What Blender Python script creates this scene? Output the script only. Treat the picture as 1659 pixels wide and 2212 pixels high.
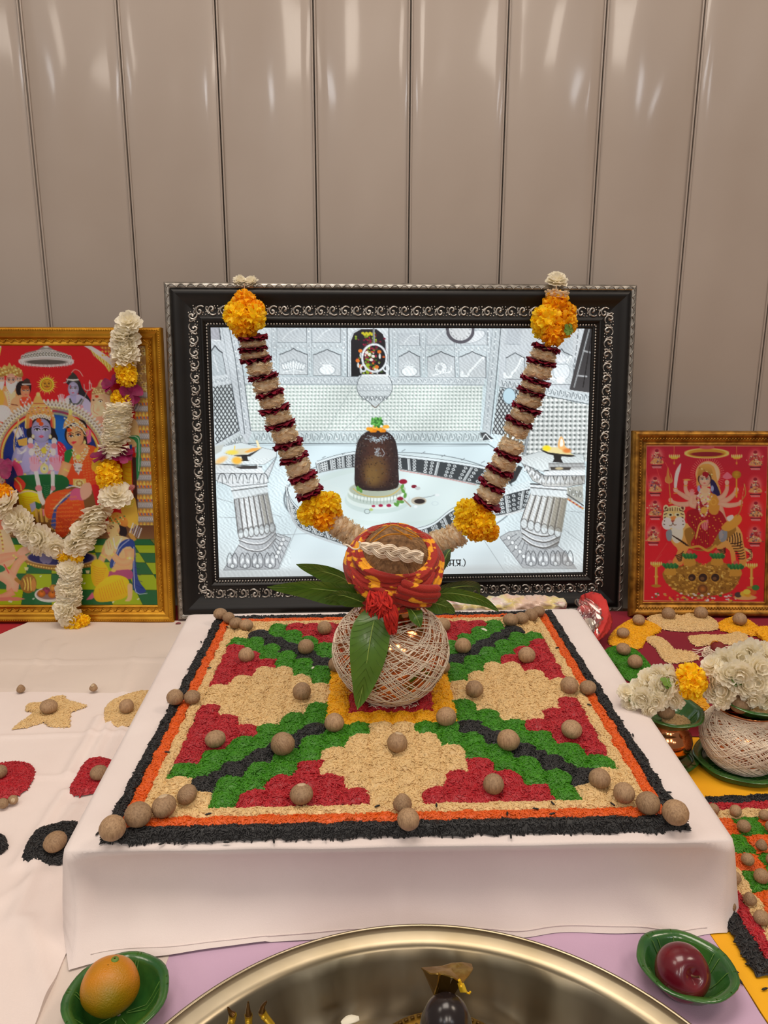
import bpy, bmesh, math, random
import numpy as np
from mathutils import Vector, Matrix, Euler, Quaternion

for o in list(bpy.data.objects):
    bpy.data.objects.remove(o)
random.seed(11)
SC = bpy.context.scene
COL = SC.collection
PI = math.pi

# ------------------------------------------------------------------ camera
FPX, IW, IH = 1620.0, 1659, 2212
PITCH, ROLL = math.radians(13.41), math.radians(0.15)
CAMP = np.array([0.0, 0.0, 0.60])
_fw = np.array([0, math.cos(PITCH), -math.sin(PITCH)])
_rt = np.array([1.0, 0, 0])
_up = np.cross(_rt, _fw)
CR = math.cos(ROLL) * _rt + math.sin(ROLL) * _up
CU = -math.sin(ROLL) * _rt + math.cos(ROLL) * _up
cam = bpy.data.cameras.new('camera')
cam.sensor_fit = 'VERTICAL'
cam.sensor_height = 36.0
cam.lens = FPX / IH * 36.0
cam.clip_start = 0.02
camo = bpy.data.objects.new('camera', cam)
COL.objects.link(camo)
m = Matrix.Identity(4)
for i in range(3):
    m[i][0], m[i][1], m[i][2], m[i][3] = CR[i], CU[i], -_fw[i], CAMP[i]
camo.matrix_world = m
SC.camera = camo

# ------------------------------------------------------------------ world, lamps, exposure
SC.view_settings.view_transform = 'Standard'
SC.view_settings.look = 'None'
SC.view_settings.gamma = 1.0
SC.view_settings.use_curve_mapping = False
SC.view_settings.exposure = -0.02
SC.cycles.max_bounces = 16          # light travels on between the white petals
SC.cycles.diffuse_bounces = 10
SC.cycles.transmission_bounces = 10
SC.cycles.transparent_max_bounces = 12
w = bpy.data.worlds.new('hall')
SC.world = w
w.use_nodes = True
w.node_tree.nodes['Background'].inputs[0].default_value = (0.78, 0.705, 0.635, 1)
w.node_tree.nodes['Background'].inputs[1].default_value = 0.33

def lamp(name, loc, size, power, color, target=(0, 1.0, 0.1), spread=180):
    l = bpy.data.lights.new(name, 'AREA')
    l.shape = 'RECTANGLE'
    l.size, l.size_y = size
    l.energy = power
    l.color = color
    l.spread = math.radians(spread)
    o = bpy.data.objects.new(name, l)
    COL.objects.link(o)
    o.location = loc
    d = Vector(target) - Vector(loc)
    o.rotation_euler = d.to_track_quat('-Z', 'Y').to_euler()
    return o

WARM, COOL = (1.0, 0.885, 0.77), (0.90, 0.94, 1.0)
lamp('ceiling_lamp', (-0.15, 0.70, 2.5), (1.2, 0.9), 28, WARM, (-0.15, 0.75, 0))
lamp('ceiling_lamp', (1.7, 0.50, 2.5), (0.7, 0.7), 17, (1.0, 0.84, 0.68), (1.2, 0.9, 0))
lamp('ceiling_lamp', (-1.6, 0.3, 2.5), (0.7, 0.7), 9, WARM, (-1.2, 0.8, 0))
# lamps further back in the hall, mirrored in the glossy wall panels
for lx, ly, sx, sy, pw, c in ((-0.16, -2.3, 0.42, 1.3, 26, WARM), (0.86, -2.2, 0.36, 1.2, 20, WARM), (-1.02, -3.2, 0.22, 0.7, 11, COOL), (-2.05, -2.3, 0.30, 1.1, 12, WARM),
                              (-2.75, -2.7, 0.18, 0.8, 8, COOL), (1.70, -3.1, 0.16, 0.8, 9, COOL), (2.35, -3.3, 0.16, 0.7, 7, COOL)):
    lamp('ceiling_lamp', (lx, ly, 2.5), (sx, sy), pw, c, (lx, ly, 0))

# ------------------------------------------------------------------ helpers
def ray(u, v):
    return _fw + CR * (u - IW / 2) / FPX - CU * (v - IH / 2) / FPX

def atz(u, v, z):
    d = ray(u, v)
    return CAMP + d * ((z - CAMP[2]) / d[2])

def aty(u, v, y):
    d = ray(u, v)
    return CAMP + d * (y / d[1])

def atplane(u, v, p, n):
    d = ray(u, v)
    return CAMP + d * (np.dot(np.asarray(p) - CAMP, n) / np.dot(d, n))

def mperpx(P):
    return float(np.dot(np.asarray(P) - CAMP, _fw)) / FPX

def lin(c):
    return tuple(((x / 255) / 12.92 if x / 255 <= 0.04045 else ((x / 255 + 0.055) / 1.055) ** 2.4) for x in c)

def mat(name, rgb, rough=0.6, metal=0.0, rgb2=None, scale=40.0, bump=0.0, bscale=200.0, coat=0.0, stretch=(1, 1, 1),
        vary=0.0, detail=4.0, lo=0.35, hi=0.65, spec=0.5, sheen=0.0, trans=0.0, sss=0.0):
    m = bpy.data.materials.new(name)
    m.use_nodes = True
    nt = m.node_tree
    N, L = nt.nodes, nt.links
    b = N['Principled BSDF']
    b.inputs['Roughness'].default_value = rough
    b.inputs['Metallic'].default_value = metal
    b.inputs['Specular IOR Level'].default_value = spec
    b.inputs['Coat Weight'].default_value = coat
    b.inputs['Coat Roughness'].default_value = 0.08
    b.inputs['Sheen Weight'].default_value = sheen
    b.inputs['Transmission Weight'].default_value = trans
    if sss:
        b.inputs['Subsurface Weight'].default_value = sss
        b.inputs['Subsurface Scale'].default_value = 0.004
    src = None
    tc = N.new('ShaderNodeTexCoord')
    mp = N.new('ShaderNodeMapping')
    mp.inputs['Scale'].default_value = stretch
    L.new(tc.outputs['Object'], mp.inputs['Vector'])
    if rgb2 is not None:
        no = N.new('ShaderNodeTexNoise')
        no.inputs['Scale'].default_value = scale
        no.inputs['Detail'].default_value = detail
        L.new(mp.outputs[0], no.inputs['Vector'])
        r = N.new('ShaderNodeValToRGB')
        r.color_ramp.elements[0].position, r.color_ramp.elements[1].position = lo, hi
        r.color_ramp.elements[0].color = (*lin(rgb), 1)
        r.color_ramp.elements[1].color = (*lin(rgb2), 1)
        L.new(no.outputs['Fac'], r.inputs['Fac'])
        src = r.outputs['Color']
    if vary:
        oi = N.new('ShaderNodeObjectInfo')
        mr = N.new('ShaderNodeMapRange')
        mr.inputs['To Min'].default_value, mr.inputs['To Max'].default_value = 1 - vary, 1 + vary
        L.new(oi.outputs['Random'], mr.inputs['Value'])
        hs = N.new('ShaderNodeHueSaturation')
        L.new(mr.outputs[0], hs.inputs['Value'])
        if src:
            L.new(src, hs.inputs['Color'])
        else:
            hs.inputs['Color'].default_value = (*lin(rgb), 1)
        src = hs.outputs['Color']
    if src:
        L.new(src, b.inputs['Base Color'])
    else:
        b.inputs['Base Color'].default_value = (*lin(rgb), 1)
    if bump:
        nb = N.new('ShaderNodeTexNoise')
        nb.inputs['Scale'].default_value = bscale
        nb.inputs['Detail'].default_value = 3
        L.new(mp.outputs[0], nb.inputs['Vector'])
        bp = N.new('ShaderNodeBump')
        bp.inputs['Strength'].default_value = bump
        bp.inputs['Distance'].default_value = 0.002
        L.new(nb.outputs['Fac'], bp.inputs['Height'])
        L.new(bp.outputs[0], b.inputs['Normal'])
    return m

class MB:
    """collects vertices and faces of one mesh"""
    def __init__(s):
        s.v, s.f, s.mi = [], [], []
    def add(s, vs, fs, mi=0):
        o = len(s.v)
        s.v.extend([tuple(map(float, p)) for p in vs])
        s.f.extend([tuple(i + o for i in f) for f in fs])
        s.mi.extend([mi] * len(fs))
        return s
    def grid(s, P, cu=False, cv=False, mi=0):
        P = np.asarray(P, float)
        nu, nv = P.shape[:2]
        f = []
        for i in range(nu if cu else nu - 1):
            for j in range(nv if cv else nv - 1):
                a, b = i, (i + 1) % nu
                c, d = j, (j + 1) % nv
                f.append((a * nv + c, b * nv + c, b * nv + d, a * nv + d))
        return s.add(P.reshape(-1, 3), f, mi)
    def box(s, c, d, R=None, mi=0):
        x, y, z = np.array(d) / 2
        vs = np.array([(-x, -y, -z), (x, -y, -z), (x, y, -z), (-x, y, -z), (-x, -y, z), (x, -y, z), (x, y, z), (-x, y, z)])
        if R is not None:
            vs = vs @ np.array(R).T
        return s.add(vs + np.array(c), [(3, 2, 1, 0), (4, 5, 6, 7), (0, 1, 5, 4), (1, 2, 6, 5), (2, 3, 7, 6), (3, 0, 4, 7)], mi)
    def lathe(s, prof, n=32, c=(0, 0, 0), sx=1, sy=1, rot=0, wob=None, mi=0):
        P = np.zeros((n, len(prof), 3))
        for i in range(n):
            a = 2 * PI * i / n
            for j, (r, z) in enumerate(prof):
                k = wob(a, j) if wob else 0
                x, y = (r + k) * math.cos(a) * sx, (r + k) * math.sin(a) * sy
                P[i, j] = (c[0] + x * math.cos(rot) - y * math.sin(rot), c[1] + x * math.sin(rot) + y * math.cos(rot), c[2] + z)
        return s.grid(P, cu=True, mi=mi)
    def tube(s, path, r, n=6, closed=False, caps=True, mi=0, flat=1.0):
        path = np.asarray(path, float)
        k = len(path)
        r = np.broadcast_to(np.asarray(r, float), (k,))
        if closed:
            T = np.roll(path, -1, 0) - np.roll(path, 1, 0)
        else:
            T = np.gradient(path, axis=0)
        T /= np.linalg.norm(T, axis=1)[:, None] + 1e-12
        up = np.array([0, 0, 1.0]) if abs(T[0][2]) < 0.9 else np.array([1.0, 0, 0])
        P = np.zeros((k, n, 3))
        nrm = up
        for i in range(k):
            nrm = nrm - T[i] * np.dot(nrm, T[i])
            nrm /= np.linalg.norm(nrm) + 1e-12
            bi = np.cross(T[i], nrm)
            for j in range(n):
                a = 2 * PI * j / n
                P[i, j] = path[i] + r[i] * (math.cos(a) * nrm + flat * math.sin(a) * bi)
        o = len(s.v)
        s.grid(P, cu=closed, cv=True, mi=mi)
        if caps and not closed:
            s.f.append(tuple(o + j for j in range(n))[::-1]); s.mi.append(mi)
            s.f.append(tuple(o + (k - 1) * n + j for j in range(n))); s.mi.append(mi)
        return s
    def sphere(s, c, r, nu=10, nv=6, mi=0):
        r = np.broadcast_to(np.asarray(r, float), (3,))
        P = np.zeros((nu, nv + 1, 3))
        for i in range(nu):
            for j in range(nv + 1):
                a, b = 2 * PI * i / nu, PI * j / nv
                b = min(max(b, 0.004), PI - 0.004)
                P[i, j] = (c[0] + r[0] * math.sin(b) * math.cos(a), c[1] + r[1] * math.sin(b) * math.sin(a), c[2] - r[2] * math.cos(b))
        return s.grid(P, cu=True, mi=mi)
    def mesh(s, name, mats, smooth=True):
        me = bpy.data.meshes.new(name)
        me.from_pydata(s.v, [], s.f)
        for m in (mats if isinstance(mats, (list, tuple)) else [mats]):
            me.materials.append(m)
        me.polygons.foreach_set('material_index', s.mi)
        me.polygons.foreach_set('use_smooth', [smooth] * len(s.f))
        me.update()
        return me
    def build(s, name, mats, parent=None, smooth=True):
        return link(name, s.mesh(name, mats, smooth), parent)

def link(name, me, parent=None):
    o = bpy.data.objects.new(name, me)
    COL.objects.link(o)
    if parent:
        o.parent = parent
    return o

def tag(o, label=None, cat=None, group=None, kind=None):
    if label: o['label'] = label
    if cat: o['category'] = cat
    if group: o['group'] = group
    if kind: o['kind'] = kind
    return o

def empty(name, loc=(0, 0, 0), rot=(0, 0, 0)):
    o = bpy.data.objects.new(name, None)
    COL.objects.link(o)
    o.location = loc
    o.rotation_euler = rot
    o.empty_display_size = 0.02
    return o

def catmull(pts, n=8, closed=False):
    pts = np.asarray(pts, float)
    k = len(pts)
    out = []
    segs = k if closed else k - 1
    for i in range(segs):
        if closed:
            p0, p1, p2, p3 = (pts[(i + d) % k] for d in (-1, 0, 1, 2))
        else:
            p0, p1, p2, p3 = pts[max(i - 1, 0)], pts[i], pts[i + 1], pts[min(i + 2, k - 1)]
        for j in range(n):
            t = j / n
            out.append(0.5 * (2 * p1 + (p2 - p0) * t + (2 * p0 - 5 * p1 + 4 * p2 - p3) * t * t + (3 * p1 - p0 - 3 * p2 + p3) * t ** 3))
    if not closed:
        out.append(pts[-1])
    return np.array(out)

def hsh(x, y, k=0):
    """smooth pseudo noise in -1..1"""
    return (math.sin(x * 1.7 + y * 2.3 + k * 1.31) + math.sin(x * 3.1 - y * 1.9 + k * 2.7) + math.sin(-x * 2.2 + y * 4.3 + k * 0.7)) / 3

def thin(m, amount=0.4):
    """petals and leaves let some light through"""
    nt = m.node_tree; N, L = nt.nodes, nt.links; b = N['Principled BSDF']
    t, mx = N.new('ShaderNodeBsdfTranslucent'), N.new('ShaderNodeMixShader')
    if b.inputs['Base Color'].links: L.new(b.inputs['Base Color'].links[0].from_socket, t.inputs['Color'])
    else: t.inputs['Color'].default_value = b.inputs['Base Color'].default_value
    mx.inputs[0].default_value = amount
    L.new(b.outputs[0], mx.inputs[1]); L.new(t.outputs[0], mx.inputs[2]); L.new(mx.outputs[0], N['Material Output'].inputs['Surface'])

# ------------------------------------------------------------------ materials
m_wall = mat('wall_panel_paint', (168, 155, 145), 0.28, rgb2=(160, 146, 135), scale=2.2, coat=0.35, bump=0.0)
m_joint = mat('panel_joint', (150, 140, 131), 0.45)
m_floor = mat('floor_tile', (150, 140, 128), 0.4)
m_wood = mat('table_wood', (120, 84, 56), 0.5, rgb2=(96, 62, 40), scale=6, stretch=(1, 8, 8))
m_white = mat('white_cotton', (230, 218, 214), 0.85, rgb2=(223, 209, 205), scale=7, bump=0.12, bscale=900, sheen=0.1)
m_white2 = mat('white_cotton_spread', (219, 204, 193), 0.85, rgb2=(212, 197, 187), scale=4.5, bump=0.12, bscale=900)
m_white3 = mat('white_cotton_double', (232, 219, 214), 0.85, rgb2=(226, 211, 205), scale=4.5, bump=0.12, bscale=900)
m_red = mat('red_cloth', (168, 22, 38), 0.8, rgb2=(150, 18, 32), scale=6, bump=0.1, bscale=700)
m_maroon = mat('maroon_cloth', (136, 14, 40), 0.8, rgb2=(122, 12, 36), scale=6, bump=0.1, bscale=700)
m_yellow = mat('yellow_cloth', (238, 172, 6), 0.75, rgb2=(230, 160, 4), scale=6, bump=0.1, bscale=700)
m_lilac = mat('lilac_cloth', (200, 168, 194), 0.8, rgb2=(191, 159, 186), scale=5, bump=0.1, bscale=800)
m_black = mat('black_lacquer', (16, 14, 14), 0.4, rgb2=(22, 19, 18), scale=15, spec=0.35)
m_silver = mat('silver_gilt', (200, 196, 190), 0.28, metal=0.9, rgb2=(150, 144, 138), scale=90)
m_gold = mat('gold_leaf', (200, 146, 40), 0.34, metal=0.75, rgb2=(176, 120, 26), scale=25, stretch=(1, 1, 1))
m_gold_d = mat('antique_gold', (178, 126, 46), 0.4, metal=0.7, rgb2=(120, 78, 22), scale=60)
m_copper = mat('polished_copper', (214, 140, 92), 0.12, metal=1.0, rgb2=(200, 122, 76), scale=14)
m_steel = mat('steel', (158, 147, 127), 0.3, metal=1.0, rgb2=(130, 118, 94), scale=6, bump=0.12, bscale=18)
m_thread = mat('cotton_thread', (244, 230, 210), 0.9, rgb2=(230, 214, 192), scale=60)
m_nut = mat('betel_nut', (166, 134, 100), 0.62, rgb2=(140, 110, 80), scale=4.5, bump=0.5, bscale=7, vary=0.16, stretch=(1.4, 1.4, 0.28), detail=9, lo=0.42, hi=0.66)
m_scar = mat('nut_scar', (206, 184, 152), 0.7, rgb2=(176, 150, 118), scale=200)
m_leafbowl = mat('green_leaf_bowl', (34, 84, 36), 0.22, rgb2=(58, 104, 40), scale=35, coat=0.6, bump=0.35, bscale=70, stretch=(1, 1, 1))
m_mango = mat('mango_leaf', (76, 114, 34), 0.34, rgb2=(90, 128, 42), scale=30, coat=0.15, vary=0.12)
m_rib = mat('leaf_rib', (150, 176, 84), 0.5)
m_marigold = mat('marigold_petal', (255, 230, 34), 0.6, rgb2=(254, 212, 16), scale=3, vary=0.05)
m_orange_mg = mat('orange_marigold_petal', (255, 204, 14), 0.6, rgb2=(252, 184, 8), scale=3, vary=0.05)
m_wpetal = mat('white_petal', (252, 248, 236), 0.6, rgb2=(246, 240, 220), scale=3, vary=0.02)
m_cpetal = mat('cream_petal', (246, 230, 204), 0.65, rgb2=(236, 216, 182), scale=3, vary=0.03)
m_rpetal = mat('crimson_petal', (150, 10, 50), 0.6, rgb2=(122, 6, 40), scale=3, vary=0.15)
m_mpetal = mat('magenta_petal', (158, 22, 92), 0.55, rgb2=(130, 14, 72), scale=3, vary=0.1)
m_stem = mat('green_stem', (98, 130, 44), 0.6)
for m_, a_ in ((m_marigold, .4), (m_orange_mg, .4), (m_wpetal, .38), (m_cpetal, .38), (m_rpetal, .25), (m_mpetal, .3), (m_mango, .18)): thin(m_, a_)

RICE = {
    'cream': mat('cream_rice', (221, 190, 136), 0.5, rgb2=(205, 170, 114), scale=60, vary=0.10),
    'red': mat('red_rice', (176, 28, 40), 0.5, rgb2=(156, 20, 32), scale=60, vary=0.18),
    'green': mat('green_rice', (58, 130, 2), 0.5, rgb2=(40, 106, 2), scale=60, vary=0.20),
    'black': mat('black_rice', (27, 26, 28), 0.5, rgb2=(18, 18, 19), scale=60, vary=0.25),
    'yellow': mat('yellow_rice', (236, 174, 8), 0.5, rgb2=(222, 156, 6), scale=60, vary=0.12),
    'orange': mat('orange_rice', (218, 92, 14), 0.5, rgb2=(204, 80, 10), scale=60, vary=0.12),
}
# ------------------------------------------------------------------ the setting
WALLY = 1.692
b = MB(); b.box((0.1, 0.4, -0.56), (5.4, 4.2, 0.02)); tag(b.build('floor', m_floor, smooth=False), kind='structure')

wall = MB(); wall.box((0.05, WALLY + 0.032, 1.0), (3.9, 0.02, 3.1))
wall = tag(wall.build('wall_back', m_joint, smooth=False), kind='structure')
PITCHX = 0.1958
for k in range(-6, 14):
    x0 = -0.732 + k * PITCHX
    if x0 < -1.75 or x0 > 1.75: continue
    mb = MB()
    prof = []
    for t in np.linspace(0, 1, 15):
        xx = x0 + 0.0013 + t * (PITCHX - 0.0026)
        e = min(t, 1 - t)
        bulge = 0.0016 * math.sin(PI * t) + 0.0013 * math.sin(2 * PI * t + k * 1.9) - (0.0022 if e < 0.001 else 0)
        prof.append((xx, bulge))
    Z = np.linspace(-0.55, 2.55, 47)
    P = np.zeros((len(prof), len(Z), 3))
    for i, (xx, bl) in enumerate(prof):
        for j, z in enumerate(Z):
            wv = 0.0016 * hsh(xx * 9 + k, z * 2.1, k) + 0.0009 * hsh(xx * 20, z * 4.4, k + 3)
            P[i, j] = (xx, WALLY - bl - wv * (0 if i in (0, len(prof) - 1) else 1), z)
    mb.grid(P)
    # folded lips along both edges, raised beside the dark joint
    for sgn, xe in ((1, x0 + 0.0032), (-1, x0 + PITCHX - 0.0032)):
        mb.tube([(xe, WALLY - 0.0004, z) for z in (-0.55, 0.5, 1.5, 2.55)], 0.0020, 8)
    mb.box((x0 + PITCHX / 2, WALLY + 0.012, 1.0), (PITCHX - 0.006, 0.016, 3.1))
    mb.build('panel', m_wall, wall)

# table under the cloths
t = empty('altar_table', (0.1, 1.0, -0.006))
tag(t, 'long low wooden table hidden under the white, lilac, yellow and red cloths', 'table')
b = MB(); b.box((0, 0.05, -0.02), (2.7, 1.12, 0.036)); b.build('tabletop', m_wood, t, False)
for sx in (-1, 1):
    for yy in (-0.42, 0.5):
        b = MB(); b.tube([(sx * 1.24, yy, -0.038), (sx * 1.24, yy, -0.3), (sx * 1.24, yy, -0.544)], [0.035, 0.03, 0.026], 12)
        b.build('leg', m_wood, t)

def sheet(name, label, poly, z, mt, disp=None, nu=40, nv=40, cat='cloth', group=None):
    """a cloth lying flat; poly = four world corners (front-left, front-right, back-right, back-left)"""
    A, B, C_, D = [np.array(p, float) for p in poly]
    P = np.zeros((nu, nv, 3))
    for i in range(nu):
        for j in range(nv):
            s, q = i / (nu - 1), j / (nv - 1)
            p = (A * (1 - s) + B * s) * (1 - q) + (D * (1 - s) + C_ * s) * q
            edge = 0.0007 * hsh(p[0] * 30, p[1] * 30)
            h = disp(p[0], p[1]) if disp else 0.0
            P[i, j] = (p[0] + edge, p[1] + edge, z + max(h, 0) + 0.0002 * hsh(p[0] * 40, p[1] * 40, 2))
    mb = MB(); mb.grid(P)
    ring = [P[i, 0] for i in range(nu)] + [P[-1, j] for j in range(1, nv)] + [P[i, -1] for i in range(nu - 2, -1, -1)] + [P[0, j] for j in range(nv - 2, 0, -1)]
    ring = np.array(ring); low = ring.copy(); low[:, 2] = z - 0.0008
    mb.grid(np.stack([ring, low], 1), cu=True)
    return tag(mb.build(name, mt), label, cat, group)

def seg_d(x, y, a, b):
    ax, ay = a; bx, by = b
    dx, dy = bx - ax, by - ay
    t = max(0, min(1, ((x - ax) * dx + (y - ay) * dy) / (dx * dx + dy * dy)))
    return math.hypot(x - ax - t * dx, y - ay - t * dy)

_cre = []
for a, b_, h, wd in (((0, 1437), (380, 1432), 2.2, 5), ((0, 1600), (330, 1590), 1.2, 6), ((0, 1690), (250, 1683), 1.2, 6), ((40, 1500), (105, 1390), 1.6, 7),
                     ((110, 1450), (140, 1400), 1.4, 7), ((215, 1560), (150, 1680), 3.0, 9), ((240, 1570), (165, 1720), 2.6, 8), ((140, 1720), (40, 1880), 2.6, 9),
                     ((165, 1750), (70, 1880), 2.0, 8), ((90, 1870), (30, 2000), 2.4, 10), ((60, 2000), (110, 2190), 2.0, 10), ((265, 1580), (235, 1660), 1.6, 7),
                     ((300, 1390), (250, 1560), 1.3, 8), ((0, 1960), (100, 1900), 1.5, 12)):
    _cre.append((tuple(atz(*a, 0)[:2]), tuple(atz(*b_, 0)[:2]), h * 0.0021, wd * 0.0008))
def spread_disp(x, y):
    h = 0.0012 * (1 + hsh(x * 9, y * 9))
    for a, b_, hh, wd in _cre:
        d = seg_d(x, y, a, b_)
        if d < wd * 3: h += hh * math.exp(-(d / wd) ** 2)
    return h
soft = lambda k, amp=0.001: (lambda x, y: amp * (1 + hsh(x * 14, y * 11, k)))

sheet('red_cloth', 'bright red cloth showing at the back left corner beside the white spread', [(-1.2, 0.85, 0), (-0.22, 0.85, 0), (-0.22, 1.60, 0), (-1.2, 1.60, 0)], 0.0, m_red, soft(1, 0.0004))
sheet('white_cloth', 'creased white cotton spread on the left side of the table', [(-1.2, 0.42, 0), (-0.2085, 0.42, 0), (-0.2185, 1.497, 0), (-0.745, 1.497, 0)], 0.004, m_white2, lambda x, y: spread_disp(x, y) if y > 1.172 else 0.0, 110, 130)
sheet('white_cloth', 'second layer of white cotton over the front of the left spread, under the rice heaps', [(-1.2, 0.43, 0), (-0.30, 0.43, 0), (-0.345, 1.168, 0), (-1.2, 1.160, 0)], 0.0049, m_white3, spread_disp, 170, 170)
sheet('lilac_cloth', 'plain lilac cloth under the steel pan', [(-0.2065, 0.42, 0), (0.352, 0.42, 0), (0.333, 0.66, 0), (-0.2165, 0.66, 0)], 0.003, m_lilac, soft(3, 0.0006), 40, 24)
sheet('yellow_cloth', 'deep yellow cloth on the right front of the table', [(0.3535, 0.42, 0), (1.3, 0.42, 0), (1.3, 1.06, 0), (0.301, 1.06, 0)], 0.003, m_yellow, soft(4, 0.0007))

# low platform on the right, wrapped in maroon cloth
mb = MB()
ring = []
x0, x1, y0, y1, hz = 0.3745, 1.25, 1.036, 1.512, 0.024
N = 60
def rr(t, ins):
    pts = [(x0 + ins, y0 + ins), (x1 - ins, y0 + ins), (x1 - ins, y1 - ins), (x0 + ins, y1 - ins)]
    k = int(t * 4) % 4; u = t * 4 - int(t * 4)
    a, b_ = pts[k], pts[(k + 1) % 4]
    return a[0] + (b_[0] - a[0]) * u, a[1] + (b_[1] - a[1]) * u
rows = [(-0.006, 0.0048), (-0.001, 0.009), (0.0, 0.018), (0.002, 0.0232), (0.006, hz), (0.03, hz), (0.08, hz), (0.16, hz), (0.21, hz)]
P = np.zeros((N, len(rows), 3))
for i in range(N):
    for j, (ins, z) in enumerate(rows):
        x, y = rr(i / N, ins)
        P[i, j] = (x, y + 0.0012 * hsh(x * 22, z * 30), z + (0.0006 * hsh(x * 20, y * 20) if j > 4 else 0))
mb.grid(P, cu=True); mb.f.append(tuple(i * len(rows) + len(rows) - 1 for i in range(N))); mb.mi.append(0)
tag(mb.build('maroon_cloth_platform', m_maroon), 'low flat platform wrapped in maroon cloth under the smaller gold frame', 'platform')

# ------------------------------------------------------------------ the white cloth draped over the board
BT = 0.10
cor = [atz(134, 1836, BT), atz(1588, 1813, BT), atz(1246, 1312, BT), atz(408, 1324, BT)]
cor = [c[:2] for c in cor]
per = []   # (xy, normal, kind, t along the side)
NS = (120, 60, 40, 60)
rad = 0.008
for k in range(4):
    a, b_ = np.array(cor[k]), np.array(cor[(k + 1) % 4])
    d = (b_ - a); L_ = np.linalg.norm(d); d /= L_
    n = np.array([d[1], -d[0]])
    for i in range(NS[k]):
        t = (i + 0.5) / NS[k]
        per.append((a + d * L_ * t, n, k, t))
cen = np.mean(cor, axis=0)
def g(x, c, w_): return math.exp(-((x - c) / w_) ** 2)
rows = []
K = len(per)
insets = [0.10, 0.07, 0.05, 0.035, 0.022, 0.012, 0.005]
drops = [0.0, 0.012, 0.026, 0.042, 0.058, 0.073, 0.086, 0.0985]
P = np.zeros((K, len(insets) + len(drops), 3))
for i, (xy, n, k, t) in enumerate(per):
    to = cen - xy
    for j, ins in enumerate(insets):
        f = ins / 0.33
        p = xy + to * f
        z = BT + 0.0007 * hsh(p[0] * 25, p[1] * 25) - (0.0016 if j == 6 else 0.0004 if j == 5 else 0)
        P[i, j] = (p[0], p[1], z)
    for j, dz in enumerate(drops):
        v = dz / drops[-1]
        if k == 0:
            flare = 0.036 * (1 - t) ** 9 + 0.014 * g(t, 0.16, 0.10) + 0.013 + 0.004 * t ** 8
            o = flare * v ** 3.0 - 0.016 * math.sin(PI * v ** .8) * (1 - g(t, 0, .03) - g(t, 1, .03))
            o += v * (0.004 * g(t, 0.495, 0.010) + 0.008 * g(t - 0.12 * v, 0.80, 0.035) - 0.006 * g(t + 0.10 * v, 0.30, 0.05) + 0.005 * g(t - 0.06 * v, 0.62, 0.04))
            o += 0.006 * g(v, 0.85, 0.2) * g(t, 0.24, 0.10) + 0.004 * g(v, 0.5, 0.3) * g(t, 0.9, 0.06) - 0.004 * g(v, 0.25, 0.15) * g(t, 0.12, 0.1)
            o += 0.0012 * v * math.sin(t * 40) + 0.0010 * hsh(t * 12, v * 4)
            zz = BT - 0.003 - dz + 0.0025 * v ** 3 * math.sin(t * 9 + 1) ** 2
        else:
            o = 0.004 * v + 0.003 * v * (1 + hsh(t * 20, v * 2, k)) * 0.5
            zz = BT - 0.003 - dz + (0.010 * v if k == 2 else 0.002 * v)
            if k == 1: o += 0.012 * v * g(t, 0.0, 0.03)
            if k == 3: o += 0.004 * v * g(t, 1.0, 0.05)
        p = xy + n * (o + (0.0 if j == 0 else 0.0015))
        if k == 0 and v > 0: p[0] += 0.014 * v * g(t, 0.0, 0.05) - 0.004 * v * g(t, 1, 0.03)
        P[i, len(insets) + j] = (p[0], p[1], max(zz, 0.0062 if (k == 0 and t < 0.3) or k == 3 else 0.0045))
mb = MB(); mb.grid(P, cu=True)
c0 = len(mb.v); mb.v.append((cen[0], cen[1], BT))
nr = P.shape[1]
for i in range(K):
    mb.f.append((c0, i * nr, ((i + 1) % K) * nr)); mb.mi.append(0)
board = tag(mb.build('white_board_cloth', m_white), 'white cotton cloth draped over the square board that carries the large rice pattern', 'cloth')
# stitched hem line along the front
hem = MB()
pts = [P[i, -2] * 0.55 + P[i, -1] * 0.45 + np.array([0, -0.0008, 0]) for i in range(4, 116)]
hem.tube(pts, 0.0005, 4); hem.build('hem_stitch', m_white, board)
# ------------------------------------------------------------------ picture frames
def loft(mb, w_, h_, prof, mi=0):
    """mitred moulding; prof = (inward distance, height towards the viewer). Local X right, Z up, -Y towards the viewer"""
    P = np.zeros((4, len(prof), 3))
    for j, (d, o) in enumerate(prof):
        for k, (sx, sz) in enumerate(((-1, 0), (1, 0), (1, 1), (-1, 1))):
            x = sx * (w_ / 2 - d)
            z = d if sz == 0 else h_ - d
            P[k, j] = (x, -o, z)
    # four separate sides keep the mitres crisp
    for k in range(4):
        mb.grid(np.stack([P[k], P[(k + 1) % 4]], 0), mi=mi)

def along(w_, h_, d, step):
    """positions round a rectangle inset by d: (x, z, direction x, direction z)"""
    out = []
    W2, H2 = w_ - 2 * d, h_ - 2 * d
    for (ax, az, dx, dz, L_) in ((-W2 / 2, d, 1, 0, W2), (W2 / 2, d, 0, 1, H2), (W2 / 2, h_ - d, -1, 0, W2), (-W2 / 2, h_ - d, 0, -1, H2)):
        n = max(1, int(round(L_ / step)))
        for i in range(n):
            s = (i + 0.5) * L_ / n
            out.append((ax + dx * s, az + dz * s, dx, dz, L_ / n))
    return out

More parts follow.
